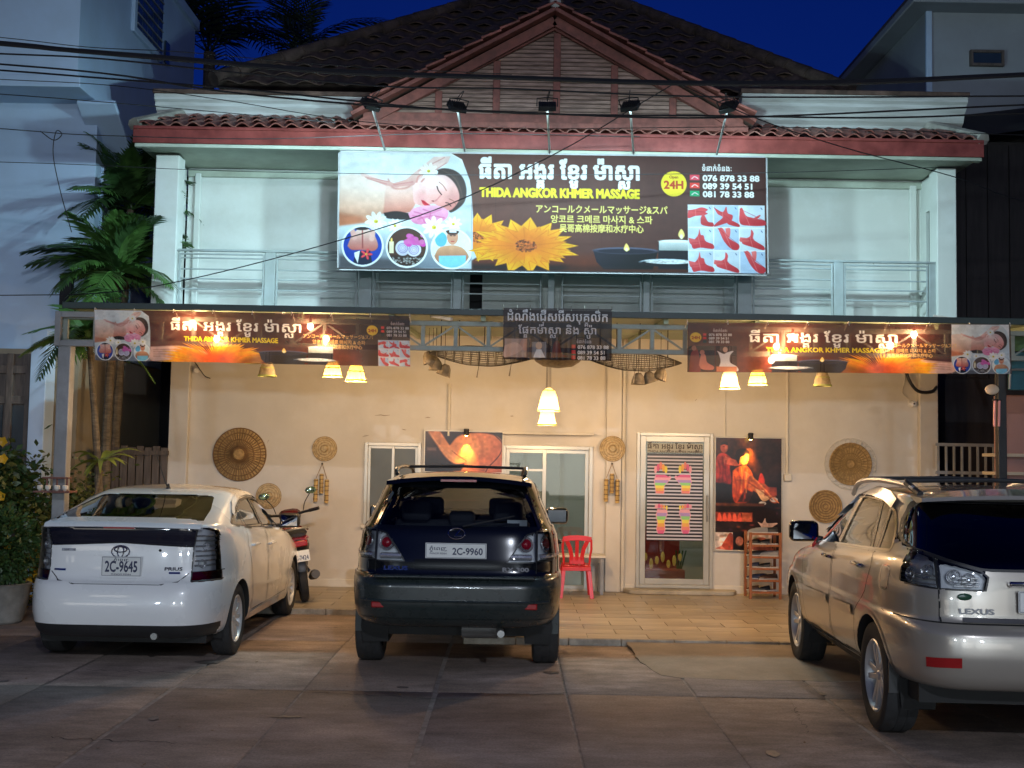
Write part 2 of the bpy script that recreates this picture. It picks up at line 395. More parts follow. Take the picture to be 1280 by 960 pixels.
def daisy(c, x, y, r, petal=(250, 250, 248), core=(225, 205, 60), n=9, seed=0):
    for i in range(n):
        a = 2*pi*i/n+seed; c.ell(x+cos(a)*r*.58, y+sin(a)*r*.5, r*.46, r*.2, petal, rot=a, soft=r*.03)
        c.stroke([(x, y), (x+cos(a)*r*.9, y+sin(a)*r*.78)], r*.02, (205, 212, 210), smooth=False, alpha=.6)
    c.ell(x, y, r*.2, r*.18, core); c.ell(x+r*.03, y+r*.03, r*.1, r*.08, (170, 150, 40), soft=r*.04)
def sunflower(c, x, y, R, n=26, seed=1, flat=0.62, core=(190, 96, 34)):
    r = np.random.default_rng(seed)
    for layer in range(2):
        for i in range(n):
            a = 2*pi*(i+.5*layer)/n+r.uniform(-.06, .06); L = R*(1.0-.22*layer)*r.uniform(.88, 1.06); w = R*.17
            dx, dy = cos(a), sin(a)*flat; px, py = -sin(a), cos(a)*flat
            base = (250-12*layer, 190-32*layer+r.uniform(-14, 14), 28)
            pts = [(x+dx*R*.15+px*w*.4, y+dy*R*.15+py*w*.4), (x+dx*L*.6+px*w, y+dy*L*.6+py*w), (x+dx*L, y+dy*L), (x+dx*L*.6-px*w, y+dy*L*.6-py*w), (x+dx*R*.15-px*w*.4, y+dy*R*.15-py*w*.4)]
            c.poly(pts, (222, 110, 20), grad=((x, y), (x+dx*L, y+dy*L), base), soft=R*.008)
            c.stroke([(x+dx*R*.2, y+dy*R*.2), (x+dx*L*.9, y+dy*L*.9)], R*.018, (205, 105, 15), alpha=.55, smooth=False)
            c.stroke([(pts[1][0], pts[1][1]), pts[2]], R*.012, (190, 110, 20), alpha=.5, smooth=False)
    c.ell(x, y, R*.22, R*.22*flat*1.1, (226, 128, 30), soft=R*.04)
    for i in range(130):
        a = r.uniform(0, 2*pi); q = R*.19*sqrt(r.uniform(0, 1)); k = r.uniform(.45, 1.25)
        c.ell(x+cos(a)*q, y+sin(a)*q*flat*1.1, R*.022, R*.018, tuple(min(255, v*k) for v in core))
def feet(c, x0, y0, cw, ch, k=0, bg_=None):
    """one cell of the foot and hand massage chart"""
    bgc = [(205, 220, 238), (188, 208, 235), (214, 226, 240)][k % 3]; c.rect(x0, y0, x0+cw, y0+ch, bgc, grad=((x0, y0), (x0+cw, y0+ch), tuple(v-18 for v in bgc)))
    A = (222, 84, 88); B = (190, 48, 58); C = (236, 122, 120); f = lambda pts: [(x0+cw*a, y0+ch*b) for a, b in pts]
    sh = [
        ([(0, .25), (.3, .18), (.55, .1), (.8, .2), (.7, .32), (.8, .38), (.65, .46), (.3, .5), (0, .6)], [(.5, .6), (.62, .4), (.8, .75), (1, .8), (1, .98), (.55, .9)]),
        ([(0, .1), (.35, .3), (.5, .05), (.56, .35), (.75, .45), (.7, .7), (.4, .85), (0, .98), (.1, .8), (.35, .55), (.15, .4)], [(.6, .62), (1, .85), (1, .98), (.55, .85)]),
        ([(0, .15), (.1, .1), (.25, .45), (.5, .55), (1, .68), (1, .9), (.4, .92), (0, .8)], [(.5, .6), (.8, .42), (.82, .48), (.62, .66)]),
        ([(.1, .7), (.38, .35), (.45, .05), (.5, .3), (.62, .35), (.7, .6), (1, .75), (1, .95), (.5, .9), (.2, .95)], [(0, .45), (.35, .55), (.5, .7), (.1, .75)]),
        ([(.15, 0), (.35, 0), (.6, .45), (1, .75), (.95, .98), (.7, .95), (.4, .6)], [(.45, 0), (.65, 0), (.62, .4), (.5, .3)]),
        ([(.1, .5), (.4, .35), (.45, .05), (.55, .2), (.55, .5), (.95, .8), (.95, .98), (.5, .85), (.1, .7)], [(.0, .4), (.3, .45), (.35, .6), (.0, .6)])]
    for j, pts in enumerate(sh[k % 6]):
        c.poly(f(pts), A if j == 0 else C, smooth=True, grad=(f([(.3, .1)])[0], f([(.6, .95)])[0], B))
    q = sh[k % 6][0]; c.stroke(f([q[0], q[len(q)//2]]), ch*.03, (165, 40, 50), alpha=.5)
    c.stroke(f([q[1], q[-2]]), ch*.025, (250, 165, 160), alpha=.5)
    c.stroke(f([(.86, .1), (.9, .16)]), ch*.04, (90, 110, 150), smooth=False)
def woman(c, seed=0):
    """the sleeping woman with flowers and three round pictures, drawn in a 20..775 x 45..710 frame"""
    c.rect(20, 45, 775, 712, (246, 250, 250), grad=((100, 60), (400, 700), (190, 205, 214)))
    c.poly([(20, 470), (300, 455), (775, 500), (775, 720), (20, 720)], (208, 222, 230), soft=14, grad=((100, 480), (120, 720), (120, 130, 145)))
    c.poly([(20, 640), (300, 660), (500, 720), (20, 720)], (60, 55, 60), soft=14, alpha=.7)
    sk, sk2, sk3 = (246, 222, 210), (214, 146, 112), (182, 96, 62)
    c.poly([(18, 186), (90, 172), (190, 182), (285, 215), (335, 270), (345, 400), (270, 398), (180, 452), (18, 474)], sk, smooth=False, soft=5, grad=((120, 240), (110, 470), sk2))
    c.poly([(18, 400), (150, 420), (180, 452), (18, 474)], sk3, soft=14, alpha=.6)
    c.stroke([(270, 395), (300, 330), (330, 290)], 12, (205, 140, 115), soft=9, alpha=.7)
    c.poly([(285, 205), (350, 225), (455, 210), (470, 320), (430, 390), (345, 402), (275, 398)], (240, 200, 188), soft=5, grad=((350, 260), (360, 400), (200, 120, 100)))
    c.stroke([(300, 200), (330, 250), (400, 250), (450, 215)], 9, (198, 120, 110), soft=6, alpha=.8)
    c.poly([(275, 396), (350, 385), (440, 405), (430, 432), (300, 428)], (38, 24, 26), smooth=True, soft=3)
    c.poly([(135, 168), (155, 165), (250, 200), (330, 222), (400, 200), (470, 140), (560, 66), (655, 62), (640, 100), (560, 150), (500, 200), (445, 232), (350, 246), (280, 236), (200, 205), (150, 184)], (240, 205, 196), soft=3, grad=((350, 150), (360, 250), (214, 150, 142)))
    for a, b in (((170, 190), (300, 214)), ((180, 198), (290, 228)), ((330, 232), (440, 214)), ((470, 150), (620, 70)), ((500, 190), (630, 102))): c.stroke([a, b], 5, (196, 118, 116), soft=3, alpha=.7)
    c.poly([(578, 142), (620, 132), (680, 145), (725, 185), (746, 250), (738, 320), (700, 365), (652, 388), (640, 330), (590, 200)], (62, 44, 40), smooth=True, soft=3)
    for i in range(7): c.stroke([(600+i*14, 140+i*4), (690+i*5, 200+i*12), (690+i*6, 330)], 3, (98, 72, 62), alpha=.5)
    c.poly([(440, 240), (480, 195), (530, 175), (590, 168), (640, 182), (684, 228), (706, 290), (694, 335), (655, 376), (606, 366), (560, 340), (520, 352), (478, 350), (446, 326)], (250, 208, 204), soft=3, smooth=True, grad=((560, 190), (640, 372), (226, 140, 132)))
    c.ell(560, 215, 60, 25, (255, 232, 228), soft=22, alpha=.8, rot=.3); c.ell(490, 300, 26, 30, (240, 160, 160), soft=16, alpha=.6)
    c.stroke([(462, 215), (470, 185), (495, 170), (505, 190), (490, 212)], 9, (222, 150, 140), soft=3)
    c.stroke([(578, 238), (586, 262), (604, 286)], 6, (60, 34, 36)); c.stroke([(590, 214), (612, 232), (632, 262)], 5, (150, 96, 84), soft=2, alpha=.8)
    c.stroke([(628, 332), (645, 336), (658, 352)], 5, (60, 34, 36)); c.stroke([(648, 310), (672, 322), (684, 340)], 4, (150, 90, 80), soft=2)
    c.stroke([(600, 290), (570, 322), (548, 322)], 5, (206, 120, 120), soft=3); c.ell(556, 324, 5, 4, (130, 60, 64))
    c.poly([(488, 318), (505, 322), (520, 334), (540, 350), (515, 352), (497, 340)], (214, 36, 56), smooth=True); c.stroke([(492, 322), (516, 340), (538, 350)], 3, (130, 16, 34))
    c.poly([(415, 400), (450, 365), (520, 350), (590, 352), (640, 378), (636, 420), (590, 448), (500, 462), (440, 448)], (246, 178, 206), smooth=True, soft=2, grad=((520, 350), (520, 460), (224, 128, 172)))
    for a in (((450, 388), (520, 400), (600, 372)), ((470, 430), (540, 410), (620, 420)), ((500, 372), (540, 392), (530, 440)), ((440, 410), (490, 418), (510, 450))): c.stroke(list(a), 7, (205, 92, 148), soft=3, alpha=.7)
    c.poly([(650, 45), (700, 75), (745, 130), (775, 230), (778, 45)], (255, 255, 255), soft=2)
    daisy(c, 232, 446, 62, seed=.2); daisy(c, 562, 476, 68, seed=.5); daisy(c, 530, 150, 52, seed=.1); daisy(c, 672, 455, 48, seed=.7); daisy(c, 340, 470, 44, seed=.9)
    for i, (x, y) in enumerate(((157, 588), (408, 592), (663, 598))):
        c.ell(x, y, 120, 120, (240, 246, 250))
        kk = c.clip; m_ = Canvas.__new__(Canvas); 
        (cx, cy_), = c.T([(x, y)]); R = 109*abs(c.sc[0]); d = np.sqrt((c.X-cx)**2+((c.Y-cy_)*(c.sc[0]/c.sc[1]))**2); c.clip = np.clip(.5+(R-d)*c.k, 0, 1)
        if i == 0:
            c.ell(x, y, 130, 130, (18, 60, 168)); c.poly([(70, 590), (95, 530), (135, 490), (190, 490), (228, 535), (244, 590), (215, 618), (150, 612), (95, 612)], (236, 204, 192), smooth=True, soft=3, grad=((150, 500), (150, 620), (186, 92, 84)))
            c.stroke([(90, 480), (110, 540)], 30, (232, 176, 166), soft=4); c.stroke([(222, 470), (208, 545)], 30, (236, 184, 172), soft=4); c.stroke([(155, 500), (157, 600)], 6, (150, 60, 60), soft=3)
            c.poly([(120, 620), (200, 615), (215, 700), (100, 700)], (24, 34, 62)); c.poly([(110, 628), (142, 616), (130, 690), (112, 650)], (240, 244, 250)); daisy(c, 178, 636, 34, petal=(232, 56, 70), core=(250, 180, 60), n=5); c.ell(150, 478, 50, 20, (40, 30, 34))
        if i == 1:
            c.ell(x, y, 130, 130, (74, 44, 32), ); c.rect(280, 640, 540, 720, (52, 32, 26)); c.ell(385, 598, 42, 44, (206, 206, 226)); c.ell(448, 606, 42, 40, (214, 212, 232))
            for r_ in (30, 20, 10): c.ell(385, 598, r_, r_, (150, 140, 180), inner=.82); c.ell(448, 606, r_, r_, (150, 140, 180), inner=.82)
            for q in range(22): a = random.Random(q); c.ell(a.uniform(395, 505), a.uniform(522, 578), 17, 14, (214, 62+a.randint(0, 60), 176), soft=2)
            c.rect(308, 560, 334, 628, (240, 226, 190)); c.ell(321, 552, 6, 12, (255, 214, 110), soft=2)
            for q in range(60): a = random.Random(q+99); c.ell(a.uniform(320, 500), a.uniform(650, 690), 6, 4, (176-a.randint(0, 70),)*3)
        if i == 2:
            c.ell(x, y, 130, 130, (226, 238, 240)); c.ell(602, 545, 34, 42, (96, 178, 226)); c.poly([(565, 640), (590, 595), (640, 580), (690, 580), (735, 600), (762, 650), (740, 700), (590, 700)], (214, 158, 120), smooth=True, soft=3, grad=((650, 590), (650, 700), (150, 96, 70)))
            c.ell(668, 530, 32, 46, (214, 152, 122)); c.ell(668, 494, 38, 26, (70, 44, 38)); c.rect(650, 480, 690, 505, (235, 235, 240)); c.stroke([(654, 522), (664, 524)], 4, (50, 30, 30)); c.stroke([(674, 524), (684, 522)], 4, (50, 30, 30)); c.stroke([(660, 556), (676, 556)], 5, (190, 60, 60))
            c.poly([(590, 640), (745, 636), (740, 712), (592, 712)], (128, 202, 232), soft=2)
        c.clip = kk
def candles(c, x, y, s):
    """dark bowls with a burning wick and a white candle behind, in a ~540x250 frame at x,y"""
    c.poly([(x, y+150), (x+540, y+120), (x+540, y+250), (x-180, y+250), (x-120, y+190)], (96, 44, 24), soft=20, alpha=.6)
    c.rect(x+370, y+85, x+560, y+225, (26, 22, 32)); c.poly([(x+375, y+65), (x+560, y+60), (x+560, y+118), (x+375, y+118)], (226, 234, 236), soft=2, grad=((x+400, y+60), (x+400, y+118), (150, 160, 160)))
    c.ell(x+470, y+64, 92, 9, (240, 246, 246)); c.poly([(x+505, y+52), (x+485, y+28), (x+503, y-8), (x+522, y+28)], (255, 224, 130), smooth=True, soft=2); c.ell(x+503, y+36, 9, 14, (255, 250, 220), soft=3)
    c.poly([(x, y+120), (x+370, y+120), (x+340, y+228), (x+60, y+230), (x+20, y+190)], (30, 26, 40), smooth=False, grad=((x+50, y+130), (x+250, y+230), (12, 10, 16)))
    c.ell(x+186, y+122, 186, 20, (86, 86, 108)); c.ell(x+186, y+126, 168, 14, (30, 28, 44)); c.poly([(x+192, y+128), (x+175, y+112), (x+190, y+80), (x+208, y+112)], (255, 218, 120), smooth=True, soft=2); c.ell(x+191, y+114, 8, 10, (255, 250, 210), soft=3)
    c.ell(x+420, y+186, 155, 20, (190, 210, 224)); c.ell(x+420, y+192, 155, 20, (20, 18, 26)); c.ell(x+430, y+183, 130, 13, (226, 240, 246))
    for q in range(50): a = random.Random(q); c.ell(x+a.uniform(300, 540), y+a.uniform(175, 190), 8, 3, (170+a.randint(0, 80),)*3)
BR = (92, 52, 40)
def main_sign_art():
    c = Canvas(532, 147, 2.0, (86, 46, 36)); rgb = np.array
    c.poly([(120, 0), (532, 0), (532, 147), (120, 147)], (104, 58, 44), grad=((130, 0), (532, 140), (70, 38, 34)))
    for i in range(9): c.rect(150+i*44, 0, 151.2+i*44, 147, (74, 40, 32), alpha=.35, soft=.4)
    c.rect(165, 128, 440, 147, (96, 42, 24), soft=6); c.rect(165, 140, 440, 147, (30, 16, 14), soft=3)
    k = 1/4.571; c.fr(420-425, 180-190.0, k)
    # white cloth below right of picture
    woman(c)
    c.poly([(775, 290), (800, 560), (815, 640), (700, 712), (775, 712)], (190, 205, 216), soft=4)
    c.poly([(650, 40), (720, 80), (765, 200), (782, 320), (790, 520), (830, 520), (830, 30)], (96, 54, 42))
    c.fr(0, 0, 1)
    c.clip = np.clip((c.X-166+np.maximum(0, c.Y-120)*-.4)*2, 0, 1); sunflower(c, 172, 106, 50, n=16, seed=4); c.clip = None; sunflower(c, 232, 116, 70, n=17, seed=2, flat=.5)
    c.fr(680-425, 180-193.5, k); candles(c, 278, 490, 1)
    # foot chart
    c.fr(0, 0, 1); c.rect(434, 61, 530, 147, (238, 240, 244))
    for j in range(3):
        for i in range(3): feet(c, 434.5+i*32.2, 61.5+j*29, 30.8, 27.6, [0, 1, 2, 3, 4, 5, 3, 5, 4][j*3+i])
    c.mottle(((.025, 14.), (.02, 5.)))
    c.text('#name', 173, 30.5, 29, (255, 255, 255), width=203, bold=1.15)
    for w_, t, x, y in ((0, 'THIDA ANGKOR KHMER MASSAGE', 175, 54.0),): c.text(t, x, y, 15.6, (250, 232, 40), width=199, bold=.85)
    c.text('アンコールクメールマッサージ&スパ', 244, 73, 11.3, (244, 226, 120), width=165, bold=.25)
    c.text('앙코르 크메르 마사지 & 스파', 263, 85.5, 11, (244, 226, 120), width=127, bold=.25)
    c.text('吴哥高棉按摩和水疗中心', 274, 97, 11, (244, 226, 120), width=105, bold=.25)
    c.ell(417, 35, 16, 16, (250, 222, 50)); c.text('Open', 417, 28, 5, (120, 60, 20), align='c', bold=.1); c.text('24H', 417, 41, 14, (190, 60, 30), width=25, align='c', bold=.5)
    c.text('#contact', 452, 18, 9.5, (255, 255, 255), width=38, bold=.2)
    for i, (cl, t) in enumerate((((232, 70, 90), '076 878 33 88'), ((236, 60, 50), '089 39 54 51'), ((20, 170, 110), '081 78 33 88'))):
        c.rect(437, 23+i*10.2, 449, 30+i*10.2, cl); c.stroke([(439.5, 28+i*10.2), (443, 25.5+i*10.2), (447, 27.5+i*10.2)], 1.2, (250, 230, 230))
        c.text(t, 453, 30.6+i*10.2, 10.2, (255, 255, 255), width=[71, 64, 64][i], bold=.45)
    return c
def side_banner_art(kind):
    c = Canvas(394, 70, 2.0, (70, 36, 30)); left = kind == 'left'
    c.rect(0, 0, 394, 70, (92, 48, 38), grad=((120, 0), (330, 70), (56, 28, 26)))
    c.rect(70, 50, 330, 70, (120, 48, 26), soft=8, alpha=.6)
    def flower(x, y, flip):
        r = np.random.default_rng(5)
        for i in range(46):
            a = pi+pi*(i/45.0); L = 74*r.uniform(.8, 1.05); dx, dy = cos(a)*L, sin(a)*L*.42
            c.poly([(x, y), (x+dx*.6-2, y+dy*.7-2.6), (x+dx, y+dy), (x+dx*.6+2, y+dy*.7+2.6)], (226, 104, 20), grad=((x, y), (x+dx, y+dy), (252, 178+r.uniform(-20, 20), 36)))
        c.ell(x, y-6, 22, 8, (214, 84, 40), soft=5)
    if left:
        k = 70/755.; c.fr(-20*k, -45*k*1.0, k, 70/668.); woman(c); c.fr(0, 0, 1)
        c.poly([(58, 0), (68, 8), (70, 30), (70, 70), (74, 70), (74, 0)], (84, 44, 36))
        c.poly([(70, 50), (110, 48), (142, 58), (120, 66), (86, 69), (70, 68)], (236, 190, 170), smooth=True, soft=1); [c.stroke([(74, 54+i*3), (105, 53+i*3), (134, 59+i)], .9, (196, 130, 110), alpha=.7) for i in range(4)]
        flower(152, 70, 0); candles(c.fr(205, 36, .165, .15), 0, 0, 1); c.fr(0, 0, 1)
        c.mottle(((.04, 8.), (.03, 3.))); c.text('#name', 88+6, 26, 19, (255, 246, 238), width=166, bold=.35); c.text('THIDA ANGKOR KHMER MASSAGE', 112, 41, 9, (246, 222, 40), width=117, bold=.3)
        jx = 260; c.rect(354, 34, 394, 70, (236, 220, 214)); [feet(c, 354.5+i*13.2, 34.5+j*12, 12.4, 11.2, i+j*2) for i in range(3) for j in range(3)]
        sx = 347; nx = 366
    else:
        k = 70/755.; c.fr(394-72-20*k, -45*k, k, 70/668.); woman(c); c.fr(0, 0, 1)
        c.poly([(322, 54), (270, 50), (236, 56), (232, 62), (262, 69), (322, 69)], (236, 186, 166), smooth=True, soft=1); [c.stroke([(320, 55+i*3), (280, 53+i*3), (240, 58+i*2)], .9, (196, 130, 110), alpha=.7) for i in range(4)]
        flower(238, 70, 0); candles(c.fr(195, 36, -.165, .15), 0, 0, 1); c.fr(0, 0, 1)
        c.mottle(((.04, 8.), (.03, 3.))); c.text('#name', 74, 27, 19, (255, 246, 238), width=184, bold=.35); c.text('THIDA ANGKOR KHMER MASSAGE', 96, 41, 9, (246, 222, 40), width=143, bold=.3)
        jx = 225
        # two small photographs bottom left
        c.rect(1, 33, 33, 69, (34, 18, 18)); c.poly([(2, 69), (4, 45), (10, 36), (14, 44), (16, 69)], (120, 44, 40), smooth=True); c.poly([(14, 60), (17, 44), (22, 46), (24, 56), (32, 62), (30, 67), (18, 66)], (186, 110, 92), smooth=True); c.ell(8, 36, 3, 3.6, (150, 96, 80)); c.ell(18, 42, 3, 3.4, (170, 110, 90))
        c.rect(34, 33, 60, 69, (60, 34, 30)); c.poly([(35, 69), (40, 56), (38, 44), (36, 40), (44, 44), (48, 42), (56, 40), (52, 46), (52, 56), (60, 62), (60, 69)], (206, 200, 204), smooth=True); c.ell(46, 38, 3, 4, (190, 150, 130)); c.rect(35, 62, 60, 69, (196, 120, 88))
        sx = 10; nx = 27
    c.text('アンコールクメールマッサージ&スパ', jx+(0 if left else 15), 33, 6.4, (240, 200, 120), width=88, bold=.05)
    c.text('앙코르 크메르 마사지 & 스파', jx+12, 40.5, 6.2, (240, 200, 120), width=66, bold=.05)
    c.text('吴哥高棉按摩和水疗中心', jx+18, 47, 6.2, (240, 200, 120), width=56, bold=.05)
    c.ell(sx, 21, 7, 7, (236, 186, 50)); c.text('24H', sx, 23.4, 6, (170, 60, 20), align='c', bold=.2)
    c.text('#contact', nx+4, 13, 5, (240, 230, 224), width=18, bold=.05)
    for i, (cl, t) in enumerate((((226, 60, 60), '076 878 33 88'), ((226, 50, 44), '089 39 54 51'), ((40, 60, 60), '081 78 33 88'))):
        c.rect(nx-8, 15.2+i*5, nx-4, 18.6+i*5, cl); c.text(t, nx-2+1, 18.8+i*5, 4.8, (244, 238, 232), width=[28, 25, 25][i], bold=.12)
    return c
def hire_banner_art():
    c = Canvas(136, 69, 2.6, (44, 28, 30)); c.rect(0, 0, 136, 69, (50, 30, 32), grad=((0, 0), (120, 69), (26, 18, 22)))
    c.text('#hire', 4, 17, 16.5, (232, 228, 232), width=128, bold=.22); c.text('#dept', 19, 34, 14, (224, 220, 224), width=99, bold=.2)
    c.rect(2, 41, 35, 66, (176, 150, 140)); c.ell(28, 49, 7, 8, (196, 150, 134)); c.poly([(2, 50), (16, 46), (24, 56), (2, 66)], (206, 172, 158), smooth=True); c.rect(30, 41, 35, 66, (70, 50, 48), soft=1)
    c.rect(36, 45, 54, 66, (120, 120, 130)); c.ell(45, 50, 4, 5, (200, 170, 150)); c.poly([(38, 66), (42, 55), (48, 55), (53, 66)], (220, 220, 226))
    c.rect(55, 41, 86, 66, (40, 20, 22)); c.poly([(60, 66), (64, 46), (70, 44), (74, 60), (82, 64)], (96, 40, 36), smooth=True)
    c.text('#contact', 92, 46, 6, (220, 216, 220), width=20, bold=.05)
    for i, t in enumerate(('076 878 33 88', '089 39 54 51', '081 78 33 88')):
        c.rect(86, 48+i*7.2, 91, 53+i*7.2, (196, 44, 44)); c.text(t, 93.5, 53.4+i*7.2, 6.6, (240, 238, 240), width=[39, 35, 35][i], bold=.2)
    return c
def massage_back_art():
    c = Canvas(97, 50, 3.0, (60, 34, 28)); c.rect(0, 0, 97, 50, (52, 28, 26), grad=((0, 0), (40, 50), (30, 18, 20)))
    c.poly([(30, 18), (44, 4), (70, 1), (92, 6), (98, 20), (98, 52), (48, 52), (50, 40), (36, 30)], (214, 132, 86), smooth=True, soft=1, grad=((50, 10), (96, 44), (176, 92, 70)))
    c.poly([(2, -2), (16, -2), (30, 16), (40, 26), (52, 30), (50, 38), (38, 40), (28, 34), (18, 22)], (196, 122, 84), smooth=True, soft=1, grad=((5, 0), (45, 38), (224, 150, 96)))
    for i in range(4): c.stroke([(34+i*3, 24+i*2), (44+i*2, 32+i), (52, 31+i*2)], .8, (140, 74, 48), soft=.5, alpha=.8)
    c.stroke([(88, 4), (97, 14), (94, 28), (80, 44), (76, 52)], 1.2, (60, 24, 22), soft=.5); c.rect(2, 20, 14, 24, (130, 100, 88), soft=1, alpha=.6); c.ell(60, 20, 14, 10, (240, 176, 120), soft=8, alpha=.5)
    c.stroke([(50, 40), (60, 46), (74, 47)], 2.2, (120, 58, 44), soft=2, alpha=.6); c.stroke([(66, 4), (72, 20), (70, 44)], 2.5, (170, 92, 66), soft=2.5, alpha=.6); c.stroke([(4, 2), (22, 22), (36, 33)], 1.2, (238, 176, 130), soft=1.2, alpha=.6)
    c.poly([(-1, 28), (20, 34), (34, 44), (40, 51), (-1, 51)], (26, 15, 16), soft=3)
    return c.mottle(((.07, 9.), (.06, 3.)))
def thai_massage_art():
    c = Canvas(82, 138, 3.0, (30, 14, 10)); c.fr(-447/4.17, -70/4.17, 1/4.17)
    c.rect(440, 66, 790, 440, (54, 24, 14), grad=((600, 90), (770, 400), (22, 12, 10))); c.rect(680, 80, 790, 300, (44, 26, 20), soft=20)
    c.poly([(560, 70), (660, 70), (660, 240), (600, 200), (560, 140)], (120, 60, 18), soft=30, alpha=.7)
    c.poly([(440, 310), (445, 190), (470, 150), (505, 155), (530, 180), (545, 200), (520, 215), (525, 310)], (196, 58, 44), smooth=True, soft=3, grad=((450, 160), (520, 300), (130, 30, 26)))
    c.poly([(495, 165), (560, 185), (585, 170), (590, 190), (560, 215), (490, 200)], (206, 92, 66), smooth=True, soft=2); c.ell(490, 120, 20, 28, (150, 66, 50), soft=2); c.poly([(470, 110), (480, 90), (505, 92), (508, 108), (490, 104)], (24, 12, 12), smooth=True)
    c.poly([(440, 300), (530, 310), (530, 410), (440, 410)], (20, 10, 10), soft=4)
    c.poly([(535, 240), (570, 215), (610, 215), (640, 260), (645, 330), (610, 400), (560, 410), (535, 370)], (232, 104, 26), smooth=True, soft=3, grad=((600, 220), (560, 400), (176, 56, 22)))
    c.ell(592, 170, 27, 38, (240, 176, 90), soft=3); c.poly([(545, 165), (560, 130), (600, 125), (622, 145), (600, 158), (575, 170), (565, 205)], (34, 18, 14), smooth=True, soft=2)
    c.poly([(590, 230), (640, 270), (700, 330), (760, 370), (740, 390), (660, 350), (600, 310)], (196, 98, 50), smooth=True, soft=3); c.poly([(640, 290), (700, 300), (770, 390), (740, 400), (700, 360)], (150, 70, 44), smooth=True, soft=3)
    c.poly([(560, 400), (600, 330), (640, 350), (620, 400)], (50, 22, 20), soft=4); c.poly([(650, 330), (720, 345), (725, 380), (690, 392)], (206, 160, 120), smooth=True, soft=2); c.ell(690, 405, 20, 10, (214, 206, 200)); c.ell(750, 385, 20, 12, (190, 180, 176))
    c.poly([(665, 300), (680, 250), (695, 265), (700, 300)], (190, 50, 36), smooth=True, soft=3); c.rect(700, 320, 765, 365, (150, 60, 40), soft=3)
    c.rect(440, 405, 700, 420, (90, 46, 26), soft=3); c.rect(445, 452, 640, 500, (120, 48, 34)); [c.poly([(455+i*26, 498), (462+i*26, 460), (474+i*26, 462), (480+i*26, 498)], (220, 84, 62), smooth=True) for i in range(6)]
    c.rect(585, 455, 635, 500, (196, 92, 62)); c.poly([(665, 500), (690, 505), (705, 480), (715, 505), (770, 505), (740, 530), (735, 570), (680, 570), (685, 530)], (216, 176, 158), smooth=True)
    c.poly([(440, 520), (530, 500), (640, 530), (640, 555), (440, 555)], (44, 26, 24), soft=5); c.rect(440, 556, 537, 650, (214, 196, 186)); c.poly([(470, 640), (500, 590), (520, 560), (537, 570), (537, 645)], (150, 60, 44), smooth=True); c.poly([(445, 640), (480, 625), (500, 645)], (196, 110, 90))
    c.rect(539, 556, 600, 650, (24, 18, 20)); c.ell(572, 600, 20, 24, (196, 120, 100)); c.rect(600, 556, 740, 650, (206, 190, 190)); c.poly([(610, 640), (640, 590), (700, 580), (735, 620), (735, 650)], (172, 96, 82), smooth=True)
    for a in (((560, 230), (575, 290), (560, 370)), ((600, 225), (590, 300), (600, 380)), ((625, 250), (612, 320), (590, 395)), ((545, 270), (556, 330), (548, 390))): c.stroke(list(a), 7, (140, 42, 14), soft=4, alpha=.7)
    for a in (((580, 222), (584, 280), (578, 350)), ((612, 232), (603, 300), (606, 350))): c.stroke(list(a), 4, (255, 168, 70), soft=3, alpha=.7)
    for a in (((460, 190), (470, 240), (462, 300)), ((500, 190), (495, 240), (508, 300)), ((480, 170), (486, 220), (482, 290))): c.stroke(list(a), 6, (96, 18, 18), soft=4, alpha=.7)
    c.stroke([(600, 160), (612, 162)], 4, (60, 30, 14)); c.stroke([(606, 190), (616, 188)], 4, (150, 60, 30)); c.ell(606, 172, 9, 20, (255, 216, 130), soft=5, alpha=.8); c.stroke([(484, 116), (492, 117)], 3, (40, 16, 12)); c.ell(500, 126, 6, 12, (206, 110, 80), soft=4)
    c.stroke([(600, 245), (660, 290), (735, 368)], 6, (240, 150, 86), soft=4, alpha=.7); c.stroke([(620, 300), (690, 345), (740, 385)], 5, (84, 34, 22), soft=4, alpha=.8); [c.stroke([(742+i*5, 372+i*3), (760+i*5, 392+i*3)], 4, (206, 120, 76), soft=1) for i in range(4)]
    for i in range(26): a = random.Random(i); c.ell(a.uniform(445, 780), a.uniform(425, 640), a.uniform(5, 16), a.uniform(3, 8), (a.randint(60, 190), a.randint(40, 110), a.randint(30, 90)), soft=3, alpha=.5)
    c.clip = np.ones_like(c.X); c.mottle(((.14, 9.), (.12, 4.), (.05, 1.8))); c.clip = None
    return c
# ------------------------------------------------------------------ light levels (one place)
FLOOD_W, BULB_W, POSTER_W, STREET_W = 430.0, 60.0, 2.0, 5800.0
WARM, COOL = (1.0, 0.64, 0.33), (0.60, 0.91, 1.0)
YW, YC, YE, YG = 15.45, 14.66, 14.2, 11.7      # shop wall, balcony columns, eaves, canopy front
ZP = 0.06                                       # height of the tiled terrace
m_wall = mat('cream_wall_paint', (0.74, 0.70, 0.64), .75, var=.05, vscale=1.2, bump=.12, bscale=14, stain=.15)
m_upper = mat('white_upper_wall_paint', (0.78, 0.82, 0.80), .8, var=.05, vscale=1.5, bump=.12, bscale=18, stain=.16)
m_trim = mat('off_white_trim', (0.72, 0.68, 0.60), .55, var=.06, vscale=4, stain=.06)
m_cornice = mat('weathered_white_cornice', (0.72, 0.75, 0.74), .8, var=.12, vscale=3, bump=.2, bscale=30, stain=.3, stretch=(.5, 1, 5))
m_soffit = mat('soffit_board', (0.60, 0.66, 0.56), .75, var=.2, vscale=1.2, stain=.35)
m_red = mat('red_painted_fascia', (0.30, 0.07, 0.06), .25, var=.25, vscale=5, bump=.1, bscale=40, stain=.3)
